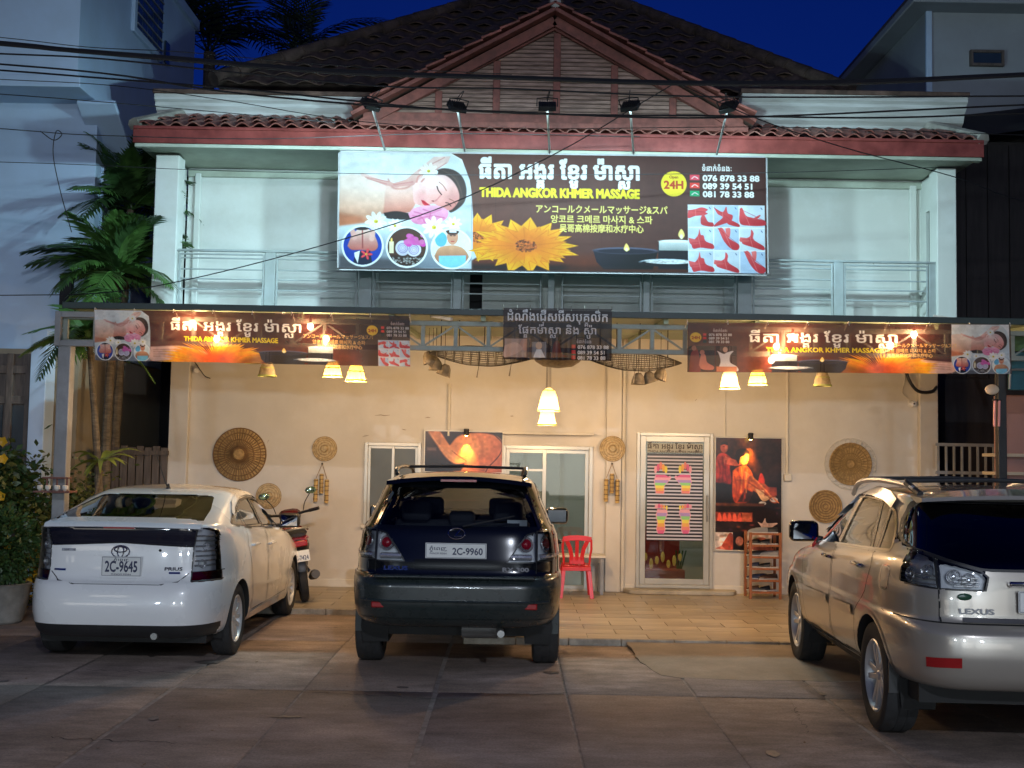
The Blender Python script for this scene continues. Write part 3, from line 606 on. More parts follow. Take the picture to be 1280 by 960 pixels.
m_redwood = mat('red_brown_timber', (0.27, 0.085, 0.065), .6, var=.3, vscale=9, bump=.25, bscale=60, stain=.3)
m_slat = mat('weathered_timber_slat', (0.44, 0.29, 0.24), .75, var=.4, vscale=10, bump=.3, bscale=80, stretch=(.4, 1, 3), stain=.3)
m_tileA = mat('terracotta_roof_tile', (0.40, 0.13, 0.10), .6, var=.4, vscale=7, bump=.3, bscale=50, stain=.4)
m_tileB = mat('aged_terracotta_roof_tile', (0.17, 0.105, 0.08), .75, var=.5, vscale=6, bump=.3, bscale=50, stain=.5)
m_dark = mat('dark_void_fill', (0.02, 0.02, 0.022), .8)  # near-black stands in for the shade in openings and the alley
m_black = mat('black_plastic', (0.02, 0.02, 0.022), .45, var=.3)
m_steel = mat('galvanised_steel', (0.42, 0.43, 0.43), .45, metal=.6, var=.2, vscale=8, stain=.2)
m_greysteel = mat('grey_painted_steel', (0.33, 0.34, 0.36), .5, var=.15, vscale=5, bump=.05, stain=.25)
m_trussp = mat('grey_green_truss_paint', (0.30, 0.34, 0.30), .5, var=.2, vscale=6, stain=.25)
m_canopy = mat('pale_green_metal_sheet', (0.42, 0.50, 0.34), .5, var=.12, vscale=2, stain=.2)
m_canopytop = mat('dark_green_metal_sheet', (0.03, 0.05, 0.045), .5, var=.2)
m_rail = mat('pale_grey_enamel_rail', (0.40, 0.46, 0.47), .4, var=.08, vscale=6, stain=.15)
m_alu = mat('aluminium_frame', (0.50, 0.48, 0.42), .35, metal=.35, var=.06, vscale=5)
m_glass = glass_mat('window_glass', (0.62, 0.68, 0.66), 1.2)

# ------------------------------------------------------------------ shop house
bldXL, bldXR = P(213, 600, YW).x, P(1168, 600, YW).x
house = thing('massage_house', 'two-storey cream massage house with balcony, red tiled roof and slatted gable', 'house', ((bldXL+bldXR)/2, YW, 0))
def wall_holes(name, x0, x1, z0, z1, holes, y, d, mt, parent, cell=None):
    xs = sorted({x0, x1, *[h[0] for h in holes], *[h[1] for h in holes]}); zs = sorted({z0, z1, *[h[2] for h in holes], *[h[3] for h in holes]})
    b = MB(); inh = lambda i, j: any(h[0] <= (xs[i]+xs[i+1])/2 <= h[1] and h[2] <= (zs[j]+zs[j+1])/2 <= h[3] for h in holes)
    q = lambda *p: b.add(p, [(0, 1, 2, 3)])
    for i in range(len(xs)-1):
        for j in range(len(zs)-1):
            if inh(i, j): continue
            a, c, e, f = xs[i], xs[i+1], zs[j], zs[j+1]
            q((a, y, e), (c, y, e), (c, y, f), (a, y, f)); q((a, y+d, f), (c, y+d, f), (c, y+d, e), (a, y+d, e))
    for h in holes+[(x0, x1, z0, z1)]:
        a, c, e, f = h
        q((a, y, e), (a, y+d, e), (a, y+d, f), (a, y, f)); q((c, y, f), (c, y+d, f), (c, y+d, e), (c, y, e))
        q((a, y, f), (a, y+d, f), (c, y+d, f), (c, y, f)); q((c, y, e), (c, y+d, e), (a, y+d, e), (a, y, e))
    return b.build(name, mt, parent, smooth=0, fixn=False)
def rz(u, v, Y=YW): p = P(u, v, Y); return p.x, p.z
wL = (*sorted((P(459, 600, YW).x, P(522, 600, YW).x)), P(490, 652, YW).z, P(490, 557, YW).z)
wM = (P(631, 600, YW).x, P(737, 600, YW).x, ZP+.02, P(684, 561, YW).z)
wD = (P(797, 640, YW).x, P(889, 640, YW).x, ZP+.06, P(843, 543, YW).z)
wall_holes('ground_floor_wall', bldXL, bldXR, ZP, 3.44, [wL, wM, wD], YW, .2, m_wall, house)
zU0 = 3.62
b = MB(); b.b2((bldXL, YC-.12, 3.44), (bldXR, YW+.2, 3.62)); b.build('balcony_slab', m_upper, house, smooth=0)
wall_holes('upper_wall', bldXL+.1, bldXR-.1, 3.62, 5.62, [(P(588, 300, YW).x, P(604, 300, YW).x, 3.62, 4.9)], YW, .2, m_upper, house)
b = MB(); b.b2((P(588, 300, YW).x, YW+.15, 3.62), (P(604, 300, YW).x, YW+.19, 4.9)); b.build('upper_door', m_dark, house, smooth=0)
for x in (P(700, 300, YW).x, P(470, 300, YW).x, P(905, 300, YW).x):
    b = MB(); b.b2((x, YW-.03, 3.62), (x+.06, YW, 5.5)); b.build('wall_batten', m_upper, house, bevel=.004)
for u0, u1 in ((242, 250), (1136, 1145)):
    b = MB(); b.b2((P(u0, 300, YW).x, YW-.05, 3.62), (P(u1, 300, YW).x, YW, 5.55)); b.build('corner_pipe', m_upper, house, bevel=.015)
# columns and balcony side walls
cxl, cxr = P(191, 300, YC).x, P(1196, 300, YC).x
for a, c in ((cxl, cxl+.30), (cxr-.25, cxr)):
    b = MB(); b.b2((a, YC, 3.25), (c, YC+.28, 5.60)); b.build('balcony_column', m_upper, house, bevel=.012)
for s, x in ((1, cxl+.12), (-1, cxr-.12)):
    b = MB(); b.b2((x-.06, YC+.28, 5.15), (x+.06, YW, 5.60)); b.b2((x-.06, YW-.2, 3.62), (x+.06, YW, 5.15)); b.b2((x-.06, YC+.28, 3.62), (x+.06, YC+.34, 5.15)); b.build('balcony_side_wall', m_upper, house, smooth=0)
    b = MB(); b.b2((x-.02, YC+.34, 3.62), (x+.02, YW-.2, 5.15)); b.build('side_dark_opening', m_dark, house, smooth=0)  # dark sheet stands in for the shade of the side opening
# ground floor corner pilasters, skirting, pipes
for a, c in ((bldXL-.02, P(235, 600, YW).x), (P(1147, 600, YW).x, bldXR+.02)):
    b = MB(); b.b2((a, YW-.10, ZP), (c, YW-.002, 3.44)); b.build('corner_pilaster', m_wall, house, bevel=.01)
b = MB(); b.b2((P(757, 600, YW).x, YW-.07, ZP), (P(776, 600, YW).x, YW-.002, 3.44)); b.build('wall_pilaster', m_wall, house, bevel=.01)
def pipe(u, v0, v1, r=.02, y=YW): 
    a = P(u, v0, y); c = P(u, v1, y); b = MB(); b.tube([(a.x, y-r, a.z), (a.x, y-r, c.z)], r, 8); return b.build('conduit_pipe', m_trim, house)
pipe(984, 400, 594); pipe(781, 420, 738, .028); pipe(907, 420, 548, .008); pipe(562, 480, 545, .02)
b = MB(); p = P(984, 597, YW); b.box((p.x, YW-.03, p.z), (.1, .06, .09)); b.build('junction_box', m_trim, house, bevel=.008)
for a, c in ((P(236, 7, YW).x, wM[0]-.08), (wM[1]+.08, P(756, 6, YW).x), (P(777, 6, YW).x, wD[0]-.04), (wD[1]+.04, P(1146, 6, YW).x)):
    b = MB(); b.b2((a, YW-.02, ZP), (c, YW-.001, ZP+.10)); b.build('skirting_board', m_trim, house, bevel=.004)
# sliding window (left)
def frame(b, x0, x1, z0, z1, w, y0, y1, bottom=True):
    b.b2((x0, y0, z0), (x0+w, y1, z1)); b.b2((x1-w, y0, z0), (x1, y1, z1)); b.b2((x0+w, y0, z1-w), (x1-w, y1, z1))
    if bottom: b.b2((x0+w, y0, z0), (x1-w, y1, z0+w))
    return b
def pane(name, x0, x1, z0, z1, y, parent, mt=m_glass): b = MB(); b.b2((x0, y, z0), (x1, y+.006, z1)); return b.build(name, mt, parent, smooth=0)
m_blind = mat('grey_window_blind', (0.30, 0.33, 0.34), .8, var=.1, vscale=4)
x0, x1, z0, z1 = wL; wf = frame(MB(), x0-.04, x1+.04, z0-.04, z1+.04, .045, YW-.03, YW+.05).build('window_frame', m_alu, house, bevel=.004)
xm = (x0+x1)/2
for a, c, y in ((x0+.005, xm+.02, YW-.005), (xm-.02, x1-.005, YW+.02)):
    frame(MB(), a, c, z0+.005, z1-.005, .035, y, y+.02).build('sash', m_alu, wf, bevel=.003)
    pane('pane', a+.035, c-.035, z0+.04, z1-.04, y+.006, wf, mat('obscured_grey_glass', (.15, .165, .165), .12, var=.08, vscale=2, spec=.6))
b = MB(); b.b2((x0-.07, YW-.06, z0-.09), (x1+.07, YW-.002, z0-.042)); b.build('window_sill', m_trim, house, bevel=.006)
# glazed double door in the middle
x0, x1, z0, z1 = wM; df = frame(MB(), x0-.04, x1+.04, z0-.05, z1+.04, .05, YW-.03, YW+.05, False).build('door_frame', m_alu, house, bevel=.004)
xm = x0+(x1-x0)*.46
for a, c, y in ((x0+.01, xm+.03, YW-.0), (xm-.03, x1-.01, YW+.025)):
    frame(MB(), a, c, z0, z1-.01, .05, y, y+.022).build('door_leaf', m_alu, df, bevel=.003); pane('pane', a+.05, c-.05, z0+.05, z1-.06, y+.008, df)
b = MB(); b.b2((x0+.02, YW-.01, z1-.30), (xm, YW+.005, z1-.27)); b.build('transom_bar', m_alu, df, smooth=0)
p0, p1 = P(628, 540, YW), P(741, 540, YW)
b = MB(); b.b2((p0.x, YW-.16, p0.z-.03), (p1.x, YW-.002, p0.z)); b.build('door_ledge', m_trim, house, bevel=.006)
# glass entrance door with stickers
x0, x1, z0, z1 = wD; ef = frame(MB(), x0-.02, x1+.02, z0, z1+.02, .045, YW-.03, YW+.06).build('entrance_door_frame', m_alu, house, bevel=.004)
frame(MB(), x0+.028, x1-.028, z0+.028+.018, z1-.026, .075, YW-.012, YW+.02).build('entrance_door_leaf', m_alu, ef, bevel=.004)
pane('pane', x0+.1, x1-.1, z0+.11, z1-.1, YW+.002, ef)
b = MB(); b.tube([(x1-.06, YW-.05, 1.0), (x1-.06, YW-.05, 1.35)], .012, 8); b.b2((x1-.067, YW-.05, 1.02), (x1-.053, YW-.012, 1.03)); b.b2((x1-.067, YW-.05, 1.32), (x1-.053, YW-.012, 1.33)); b.build('door_handle', m_steel, ef)
m_stripe = mat('pearl_vinyl_strip', (0.62, 0.58, 0.66), .5, var=.05); m_blk2 = mat('black_vinyl', (0.012, 0.01, 0.014), .35)
dx0, dx1 = x0+.12, x1-.115; zt, zb = P(843, 567, YW).z, P(843, 676, YW).z
b = MB(); b.b2((dx0, YW-.0035, zb), (dx1, YW-.0015, zt)); b.build('black_film', m_blk2, ef, smooth=0)
ns = 25
me_strip = None
for i in range(ns):
    z = zb+.012+(zt-zb-.02)*i/ns; b = MB(); b.b2((dx0+.003, YW-.006, z), (dx1-.003, YW-.0037, z+(zt-zb)/ns*.45)); b.build('vinyl_strip', m_stripe, ef, smooth=0)
# lettering and rainbow hands and feet on the film
m_let = mat('dark_brown_lettering', (0.05, 0.035, 0.03), .5); m_frost = mat('frosted_film', (0.42, 0.41, 0.34), .5, var=.05)
b = MB(); b.b2((dx0, YW-.0035, zt+.01), (dx1, YW-.0015, z1-.12)); b.build('frosted_film', m_frost, ef, smooth=0)
def text_mesh(name, txt, x, z, h, y, mt, parent, width=None, bold=.0, M=None, align='c'):
    """lettering as flat raised faces: each glyph filled by Blender's own font"""
    b = MB(); toks = KH[txt[1:]] if txt.startswith('#') else [(c, 0) for c in txt]; _, w = layout(txt); sx = h if width is None else width/w
    pen = 0; last = 0; x -= w*sx/2 if align == 'c' else 0
    for ch, sub in toks:
        g, adv = glyph(ch)
        if ch != ' ':
            c = bpy.data.curves.new('g', 'FONT'); c.body = ch; c.fill_mode = 'FRONT'; c.resolution_u = 3; o = bpy.data.objects.new('g', c); COL.objects.link(o)
            e = o.evaluated_get(bpy.context.evaluated_depsgraph_get()); me = e.to_mesh()
            vs = np.array([(v.co.x, v.co.y) for v in me.vertices]); fs = [tuple(p_.vertices) for p_ in me.polygons]; e.to_mesh_clear(); bpy.data.objects.remove(o); bpy.data.curves.remove(c)
            if sub: vs = vs*np.array([.62, .52])+np.array([last+(pen-last)*.5-(vs[:, 0].max()+vs[:, 0].min())*.31, -.4])
            else: vs = vs+np.array([pen, 0])
            for k, (ox, oy) in enumerate(((0, 0),) if not bold else ((-bold, 0), (bold, 0), (0, bold), (0, -bold))):
                pts = [(x+(q[0]+ox)*sx, y-.0006*k, z+(q[1]+oy)*h) for q in vs]
                b.add(pts, fs, M)
        if not sub:
            if adv > .12: last = pen
            pen += adv
    return b.build(name, mt, parent, world=(M is None), smooth=0, fixn=False)
zl = P(843, 561, YW).z
text_mesh('lettering', '#name', (dx0+dx1)/2, zl, .095, YW-.005, m_let, ef, width=.74, bold=.02)
text_mesh('lettering', 'THIDA ANGKOR KHMER MASSAGE', (dx0+dx1)/2, zl-.055, .045, YW-.005, m_let, ef, width=.72, bold=.01)
RB = [(0.75, .12, .30), (.85, .25, .2), (.9, .45, .1), (.9, .75, .1), (.3, .7, .25), (.2, .6, .7), (.45, .3, .65), (.85, .4, .5)]
mRB = [mat('rainbow_vinyl_%s' % n, c, .5, var=.05) for n, c in zip(('crimson', 'red', 'orange', 'yellow', 'green', 'teal', 'violet', 'pink'), RB)]
def outline(b, pts, cx, cz, s, flip, y): b.add([(cx+flip*x*s, y, cz+z*s) for x, z in pts], [tuple(range(len(pts)))])
foot = [(-.10, -.5), (.10, -.5), (.15, -.38), (.13, -.1), (.22, .15), (.2, .3), (-.12, .3), (-.17, .1), (-.12, -.15), (-.15, -.38)]
hand = [(-.14, -.5), (.14, -.5), (.15, -.25), (.38, .02), (.33, .1), (.18, -.02), (.18, .12), (-.16, .12), (-.2, -.1)]
for (u, v, kind, flip) in ((825, 598, 'hand', 1), (857, 598, 'hand', -1), (826, 648, 'foot', 1), (857, 648, 'foot', -1)):
    p = P(u, v, YW); s = .40; shape = hand if kind == 'hand' else foot; root = None
    cols = [mRB[0], mRB[1], mRB[2], mRB[3], mRB[4], mRB[6], mRB[7]] if kind == 'foot' else [mRB[1], mRB[2], mRB[3], mRB[4], mRB[6], mRB[7], mRB[0]]
    q = MB(); outline(q, shape, p.x, p.z, s, flip, YW-.008); root = q.build(kind+'_sticker', mRB[7], ef, smooth=0, fixn=False)
    zlo, zhi = -.5, max(t[1] for t in shape)
    for i, mm in enumerate(cols):
        a, c = zlo+(zhi-zlo)*i/7, zlo+(zhi-zlo)*(i+1)/7
        def cross(zq):
            xs = []
            for k in range(len(shape)):
                (ax, az), (bx, bz) = shape[k], shape[(k+1) % len(shape)]
                if (az-zq)*(bz-zq) < 0: xs.append(ax+(bx-ax)*(zq-az)/(bz-az))
            return (min(xs)+.02, max(xs)-.02) if len(xs) > 1 else None
        l, h_ = cross(a+.004), cross(c-.004)
        if l and h_:
            q = MB(); q.add([(p.x+flip*l[0]*s, YW-.0095, p.z+a*s), (p.x+flip*l[1]*s, YW-.0095, p.z+a*s), (p.x+flip*h_[1]*s, YW-.0095, p.z+c*s), (p.x+flip*h_[0]*s, YW-.0095, p.z+c*s)], [(0, 1, 2, 3)]); q.build('colour_band', mm, ef, smooth=0, fixn=False)
    for i in range(5):
        q = MB(); tx = (-.15+i*.085)*1.0; tz = .36+(.05 if kind == 'foot' else .18)*(1-abs(i-(1 if kind == 'foot' else 2))*.35)
        rr = (.05, .1) if kind == 'hand' else (.055-.006*i, .06)
        q.add([(p.x+flip*(tx+rr[0]*cos(t*pi/5))*s, YW-.0095, p.z+(tz-(.12 if kind == 'hand' else .0)+rr[1]*1.3*sin(t*pi/5))*s) for t in range(10)], [tuple(range(10))]); q.build('toe' if kind == 'foot' else 'finger', mRB[(i+7) % 8], ef, smooth=0, fixn=False)
# room behind the glass
m_room = mat('room_wall_paint', (0.55, 0.52, 0.45), .8, var=.06, vscale=1.5); m_rfloor = mat('room_floor_tile', (0.4, 0.38, 0.33), .3, var=.1, vscale=3)
b = MB(); X0, X1 = bldXL+.2, bldXR-.2
b.b2((X0, 19.2, ZP), (X1, 19.3, 2.9)); b.b2((X0, YW+.2, ZP), (X0+.1, 19.2, 2.9)); b.b2((X1-.1, YW+.2, ZP), (X1, 19.2, 2.9)); b.b2((X0, YW+.2, 2.9), (X1, 19.3, 3.0)); b.b2((-.2, YW+.2, ZP), (-.1, 19.2, 2.9)); b.build('room_wall', m_room, house, smooth=0)
b = MB(); b.b2((X0, YW+.2, ZP-.04), (X1, 19.3, ZP)); b.build('room_floor', m_rfloor, house, smooth=0)
b = MB(); b.b2((wL[0]-.1, YW+.24, .5), (wL[1]+.1, YW+.27, 2.6)); b.build('window_blind', m_blind, house, smooth=0)
frame(MB(), P(664, 6, YW).x, P(690, 6, YW).x+.3, ZP, 2.1, .06, YW+.9, YW+.96).build('inner_door_frame', m_trim, house, smooth=0)
light('room_lamp', 'POINT', (.6, 17.2, 2.7), 60, (.85, .92, 1.0), .12, house); light('room_lamp', 'POINT', (2.3, 16.9, 2.6), 26, (1, .78, .45), .12, house)
# main hip roof, skirt roof, gable
mr_e = 15.7; zE = P(640, 110, mr_e).z; eL, eR = P(268, 100, mr_e).x, P(1062, 100, mr_e).x; RY = 19.6; RZ = P(690, -8, RY).z; rx0, rx1 = P(640, 0, RY).x, P(740, 0, RY).x
b = MB(); b.add([(eL, mr_e, zE), (eR, mr_e, zE), (rx1, RY, RZ), (rx0, RY, RZ), (eL, 23.5, zE), (eR, 23.5, zE)], [(0, 1, 2, 3), (1, 5, 2), (5, 4, 3, 2), (4, 0, 3), (0, 4, 5, 1)])
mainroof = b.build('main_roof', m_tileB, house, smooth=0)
def tile_mesh(name, w, l, lift, n=6):
    b = MB(); vs = []
    for j, (y, z) in enumerate(((0, lift), (l*1.12, 0))):
        for i in range(n+1):
            t = i/n; vs.append((w*1.04*t, y, z+.026*sin(2*pi*t-.6)))
    fs = [(i, i+1, i+n+2, i+n+1) for i in range(n)]
    k = len(vs); vs += [(v[0], v[1]+.002, v[2]-.016) for v in vs[:n+1]]; fs += [(k+i, k+i+1, i+1, i) for i in range(n)]
    b.add(vs, fs); return b
def lay_tiles(parent, A, B, C, D, w, l, mats, lift=.035, maxn=300, jit=.006, name='roof_tile'):
    """A,B eave left/right; C,D top right/left"""
    A, B, C, D = map(Vector, (A, B, C, D)); ex = (B-A).normalized(); n = ex.cross((D-A)).normalized(); ey = n.cross(ex)
    L = (D-A).dot(ey); rows = int(L/l); mes = []
    for mm in mats:
        o = tile_mesh(name, w, l, lift).build(name, mm, parent, world=False, smooth=50); mes.append(o.data); bpy.data.objects.remove(o)
    k = 0
    for r in range(rows+1):
        t = r*l/L
        if t > 1: break
        xl = (A+(D-A)*t-A).dot(ex); xr = (B+(C-B)*t-A).dot(ex); cnt = int((xr-xl)/w+.001)
        for i in range(cnt):
            if k >= maxn: return
            o = bpy.data.objects.new(name, mes[random.randrange(len(mes))]); COL.objects.link(o); o.parent = parent
            pos = A+ex*(xl+(xr-xl-cnt*w)/2+i*w+random.uniform(-jit, jit))+ey*(r*l+random.uniform(-jit, jit)*2)+n*(.012+random.uniform(0, jit))
            M = Matrix((ex, ey, n)).transposed().to_4x4() @ Matrix.Rotation(random.uniform(-.02, .02), 4, 'Z'); M.translation = pos-wloc(parent); o.matrix_local = M; k += 1
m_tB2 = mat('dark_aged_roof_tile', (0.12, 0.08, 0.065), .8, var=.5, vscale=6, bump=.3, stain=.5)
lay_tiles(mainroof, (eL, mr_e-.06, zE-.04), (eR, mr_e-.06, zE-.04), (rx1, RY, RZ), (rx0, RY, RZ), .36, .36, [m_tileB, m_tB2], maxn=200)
for a, c in (((eL, mr_e-.05, zE), (rx0, RY, RZ)), ((eR, mr_e-.05, zE), (rx1, RY, RZ)), ((rx0, RY, RZ), (rx1, RY, RZ))):
    a, c = Vector(a), Vector(c); n_ = int((c-a).length/.38)
    b = MB()
    for i in range(n_): b.tube([a+(c-a)*i/n_+Vector((0, 0, .03)), a+(c-a)*(i+1.1)/n_+Vector((0, 0, .05))], .10, 8, rf=[.115, .085])
    b.build('hip_ridge', m_tB2, mainroof, smooth=50)
# concrete cornice either side of the gable
YK = 15.0
for u0, u1, end in ((193, 462, 0), (928, 1210, 1)):
    a, c = P(u0, 120, YK).x, P(u1, 120, YK).x; zt_ = P((u0+u1)/2, 119, YK).z; zb_ = zt_-.38
    b = MB(); prof = [(0, zt_), (0, zt_-.07), (.05, zt_-.10), (.05, zt_-.14), (.12, zt_-.20), (.16, zt_-.30), (.22, zt_-.34), (.22, zb_), (.9, zb_), (.9, zt_)]
    b.add([(x, YK+p_[0], p_[1]) for x in (a, c) for p_ in prof], [tuple(range(10)), tuple(range(19, 9, -1))]+[(i, 10+i, 10+(i+1) % 10, (i+1) % 10) for i in range(10)])
    b.build('concrete_cornice', m_cornice, house, smooth=0)
    b = MB(); b.b2((a-.02, YK-.03, zt_), (c+.02, YK+.9, zt_+.06)); b.build('cornice_cap', m_tileB, house, bevel=.01)
    b = MB(); b.b2((a+.1, YK+.23, 5.7), (c-.1, YW+.4, zb_)); b.build('parapet_wall', m_upper, house, smooth=0)
# skirt roof
sx0, sx1 = P(168, 170, YE).x, P(1228, 180, YE).x; zf0 = P(640, 187, YE).z; zf1 = P(640, 165, YE).z
zs1 = P(640, 146, 15.0).z
b = MB(); b.add([(sx0, YE+.03, zf1-.02), (sx1, YE+.03, zf1-.02), (sx1-.3, 15.22, zs1-.03), (sx0+.3, 15.22, zs1-.03), (sx0, YE+.03, zf0+.03), (sx1, YE+.03, zf0+.03), (sx1-.3, 15.22, zf0+.03), (sx0+.3, 15.22, zf0+.03)], [(0, 1, 2, 3), (4, 5, 6, 7), (0, 1, 5, 4), (1, 2, 6, 5), (2, 3, 7, 6), (3, 0, 4, 7)])
skirt = b.build('skirt_roof', m_tileA, house, smooth=0)
m_tA2 = mat('faded_red_roof_tile', (0.46, 0.20, 0.16), .6, var=.45, vscale=7, bump=.3, stain=.35)
lay_tiles(skirt, (sx0+.02, YE-.04, zf1-.01), (sx1-.02, YE-.04, zf1-.01), (sx1-.3, 15.22, zs1), (sx0+.3, 15.22, zs1), .205, .40, [m_tileA, m_tA2], lift=.022, maxn=140)
for s, x in ((1, sx0), (-1, sx1)):
    b = MB(); b.tube([(x, YE-.04, zf1), (x+s*.3, 15.2, zs1+.02)], .08, 8); b.build('hip_ridge', mat('mortar_capped_ridge', (.45, .43, .38), .8, var=.3, stain=.4), skirt)
b = MB(); b.b2((sx0-.01, YE-.03, zf0), (sx1+.01, YE+.02, zf1-.012)); b.build('fascia_board', m_red, house, bevel=.006)
b = MB(); b.b2((sx0-.0, YE-.055, zf1-.05), (sx1, YE-.031, zf1-.012)); b.build('fascia_lip', m_red, house, bevel=.004)
b = MB(); b.b2((sx0+.01, YE+.02, zf0+.005), (sx1-.01, YW+.1, zf0+.03)); b.build('soffit', m_soffit, house, smooth=0)
b = MB(); b.b2((sx0+.01, YE-.01, zf0-.045), (sx1-.01, YE+.08, zf0-.001)); b.build('soffit_trim', m_soffit, house, bevel=.004)
b = MB(); b.b2((bldXL+.1, YW-.04, 5.50), (bldXR-.1, YW-.002, 5.60)); b.build('wall_cove', m_soffit, house, bevel=.01)
# gable
GY = 14.52; GF = 14.3
ap = P(696, 8, GF); gl = P(440, 138, GF); gr = P(944, 148, GF); gz = (gl.z+gr.z)/2; ax = (gl.x+gr.x)/2; hw = (gr.x-gl.x)/2
slope = (ap.z-gz)/hw
b = MB()
for s in (-1, 1):      # roof planes of the gable
    e, t = Vector((ax+s*hw, 0, gz)), Vector((ax, 0, ap.z))
    for (y0, y1) in ((GF, 17.2),): b.add([(e.x, y0, e.z), (t.x, y0, t.z), (t.x, y1, t.z), (e.x, y1, e.z), (e.x, y0, e.z-.06), (t.x, y0, t.z-.06), (t.x, y1, t.z-.06), (e.x, y1, e.z-.06)], [(0, 1, 2, 3), (4, 5, 6, 7), (0, 1, 5, 4), (0, 3, 7, 4)])
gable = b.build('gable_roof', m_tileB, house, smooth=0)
for s in (-1, 1):
    e, t = Vector((ax+s*hw, GF, gz)), Vector((ax, GF, ap.z)); d = t-e
    MB().bar(e+Vector((0, -.02, -.06)), t+Vector((0, -.02, -.06)), .05, .15, up=(0, 1, 0)).build('rake_board', m_redwood, gable, bevel=.006)
    MB().bar(e+Vector((s*-.10, .10, -.14)), t+Vector((0, .10, -.15)), .12, .03, up=(0, 1, 0)).build('rake_soffit', m_redwood, gable, smooth=0)
    MB().bar(e+Vector((s*-.20, .185, -.10)), t+Vector((0, .185, -.22)), .04, .05, up=(0, 1, 0)).build('inner_rake_board', m_redwood, gable, bevel=.005)
    n_ = 11
    for i in range(n_):
        q = e+d*(i/n_); w_ = e+d*((i+1.08)/n_); bb = MB(); bb.bar(q+Vector((0, .02, .045)), w_+Vector((0, .02, .015)), .26, .03, up=(-d.z*s, 0, abs(d.x))); bb.build('rake_tile', m_tileA, gable, bevel=.006)
MB().tube([(ax, GF-.05, ap.z+.04), (ax, 17.2, ap.z+.04)], .09, 8).build('gable_ridge', m_tB2, gable)
MB().ell((ax, GF-.07, ap.z+.03), (.07, .03, .08)).build('ridge_finial', mat('pale_mortar', (.4, .4, .38), .8), gable)
zsb = P(690, 146, GY).z; zst = ap.z-.22
nsl = 21; zz = [zsb+.02+i*(zst-zsb)/nsl for i in range(nsl)]
for z in zz:
    h_ = (ap.z-z)/slope-.25
    if h_ < .1: continue
    b = MB(); b.box((ax+random.uniform(-.01, .01), GY+.02, z+.02), (2*h_, .02, (zst-zsb)/nsl*.8), rot=Matrix.Rotation(radians(-18+random.uniform(-4, 4)), 3, 'X')); b.build('gable_slat', m_slat, gable, smooth=0)
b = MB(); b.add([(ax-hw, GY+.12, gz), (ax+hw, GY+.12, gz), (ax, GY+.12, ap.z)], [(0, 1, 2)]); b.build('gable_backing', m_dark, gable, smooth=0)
for u in (549, 621, 696, 768, 841):
    x = P(u, 100, GY).x; top = ap.z-abs(x-ax)*slope-.25
    b = MB(); b.b2((x-.045, GY-.03, zsb-.02), (x+.045, GY+.005, top)); b.build('gable_mullion', m_redwood, gable, bevel=.004)
b = MB(); b.b2((ax-hw+.12, GY-.1, zsb-.16), (ax+hw-.12, GY+.06, zsb)); b.build('gable_base_beam', m_redwood, gable, bevel=.01)
b = MB(); b.b2((ax-hw+.1, GY-.3, 5.9), (ax+hw-.1, GY+.1, zsb-.161)); b.build('gable_sill_board', m_redwood, gable, bevel=.006)
# balcony railing
rl = []; RYy = 14.74
panels = [(223, 330), (345, 447), (467, 566), (578, 677), (702, 802), (814, 920), (941, 1041), (1055, 1160)]
def zrow(v): return P(690, v, RYy).z
rows = [zrow(v) for v in (324, 330, 344, 356, 369)]
for a, c in panels:
    x0, x1 = P(a, 350, RYy).x, P(c, 350, RYy).x
    rp = frame(MB(), x0, x1, 3.64, rows[0]-.0, .022, RYy-.012, RYy+.012).build('railing_panel', m_rail, house, bevel=.004)
    for z in rows[1:5]: MB().b2((x0+.022, RYy-.009, z-.009), (x1-.022, RYy+.009, z+.009)).build('rail_bar', m_rail, rp, bevel=.003)
for a, c in ((331, 344), (449, 465), (567, 577), (685, 693), (804, 812), (922, 939), (1042, 1054), (1161, 1171)):
    x0, x1 = P(a, 350, RYy).x, P(c, 350, RYy).x; MB().b2((x0, RYy-.025, 3.62), (x1, RYy+.025, rows[0]+.02)).build('railing_post', m_rail, house, bevel=.005)
MB().b2((P(217, 320, RYy).x, RYy-.025, rows[0]+.021), (P(1173, 320, RYy).x, RYy+.025, rows[0]+.05)).build('top_rail', m_rail, house, bevel=.006)

# ------------------------------------------------------------------ canopy
CZ = P(230, 388, YG).z; cX0, cX1 = P(84, 386, YG).x, P(1330, 400, YG).x; CB = CZ+.17
canopy = thing('entrance_canopy', 'long green metal canopy on steel posts in front of the massage house', 'canopy', ((cX0+cX1)/2, 13.4, 0))
b = MB(); b.add([(cX0, YG, CZ), (cX1, YG, CZ), (cX1, YW-.12, CB), (cX0, YW-.12, CB), (cX0, YG, CZ+.02), (cX1, YG, CZ+.02), (cX1, YW-.12, CB+.02), (cX0, YW-.12, CB+.02)], [(0, 1, 2, 3), (0, 1, 5, 4), (1, 2, 6, 5), (3, 0, 4, 7), (2, 3, 7, 6)]); b.build('canopy_underside', m_canopy, canopy, smooth=0)
n_ = 70; b = MB(); w_ = (cX1-cX0+.06)/n_
for i in range(n_):
    x = cX0-.03+i*w_
    b.add([(x, YG-.04, CZ+.025), (x+w_*.5, YG-.04, CZ+.025), (x+w_*.6, YG-.04, CZ+.055), (x+w_*.9, YG-.04, CZ+.055), (x+w_, YG-.04, CZ+.025)]+[(x+w_*k, YW-.1, CB+dz) for k, dz in ((0, .025), (.5, .025), (.6, .055), (.9, .055), (1, .025))], [(j, j+1, j+6, j+5) for j in range(4)])
b.build('corrugated_roof_sheet', m_canopytop, canopy, smooth=0, fixn=False)
MB().b2((cX0-.03, YG-.06, CZ-.005), (cX1, YG-.041, CZ+.06)).build('canopy_edge_strip', m_canopytop, canopy, bevel=.004)
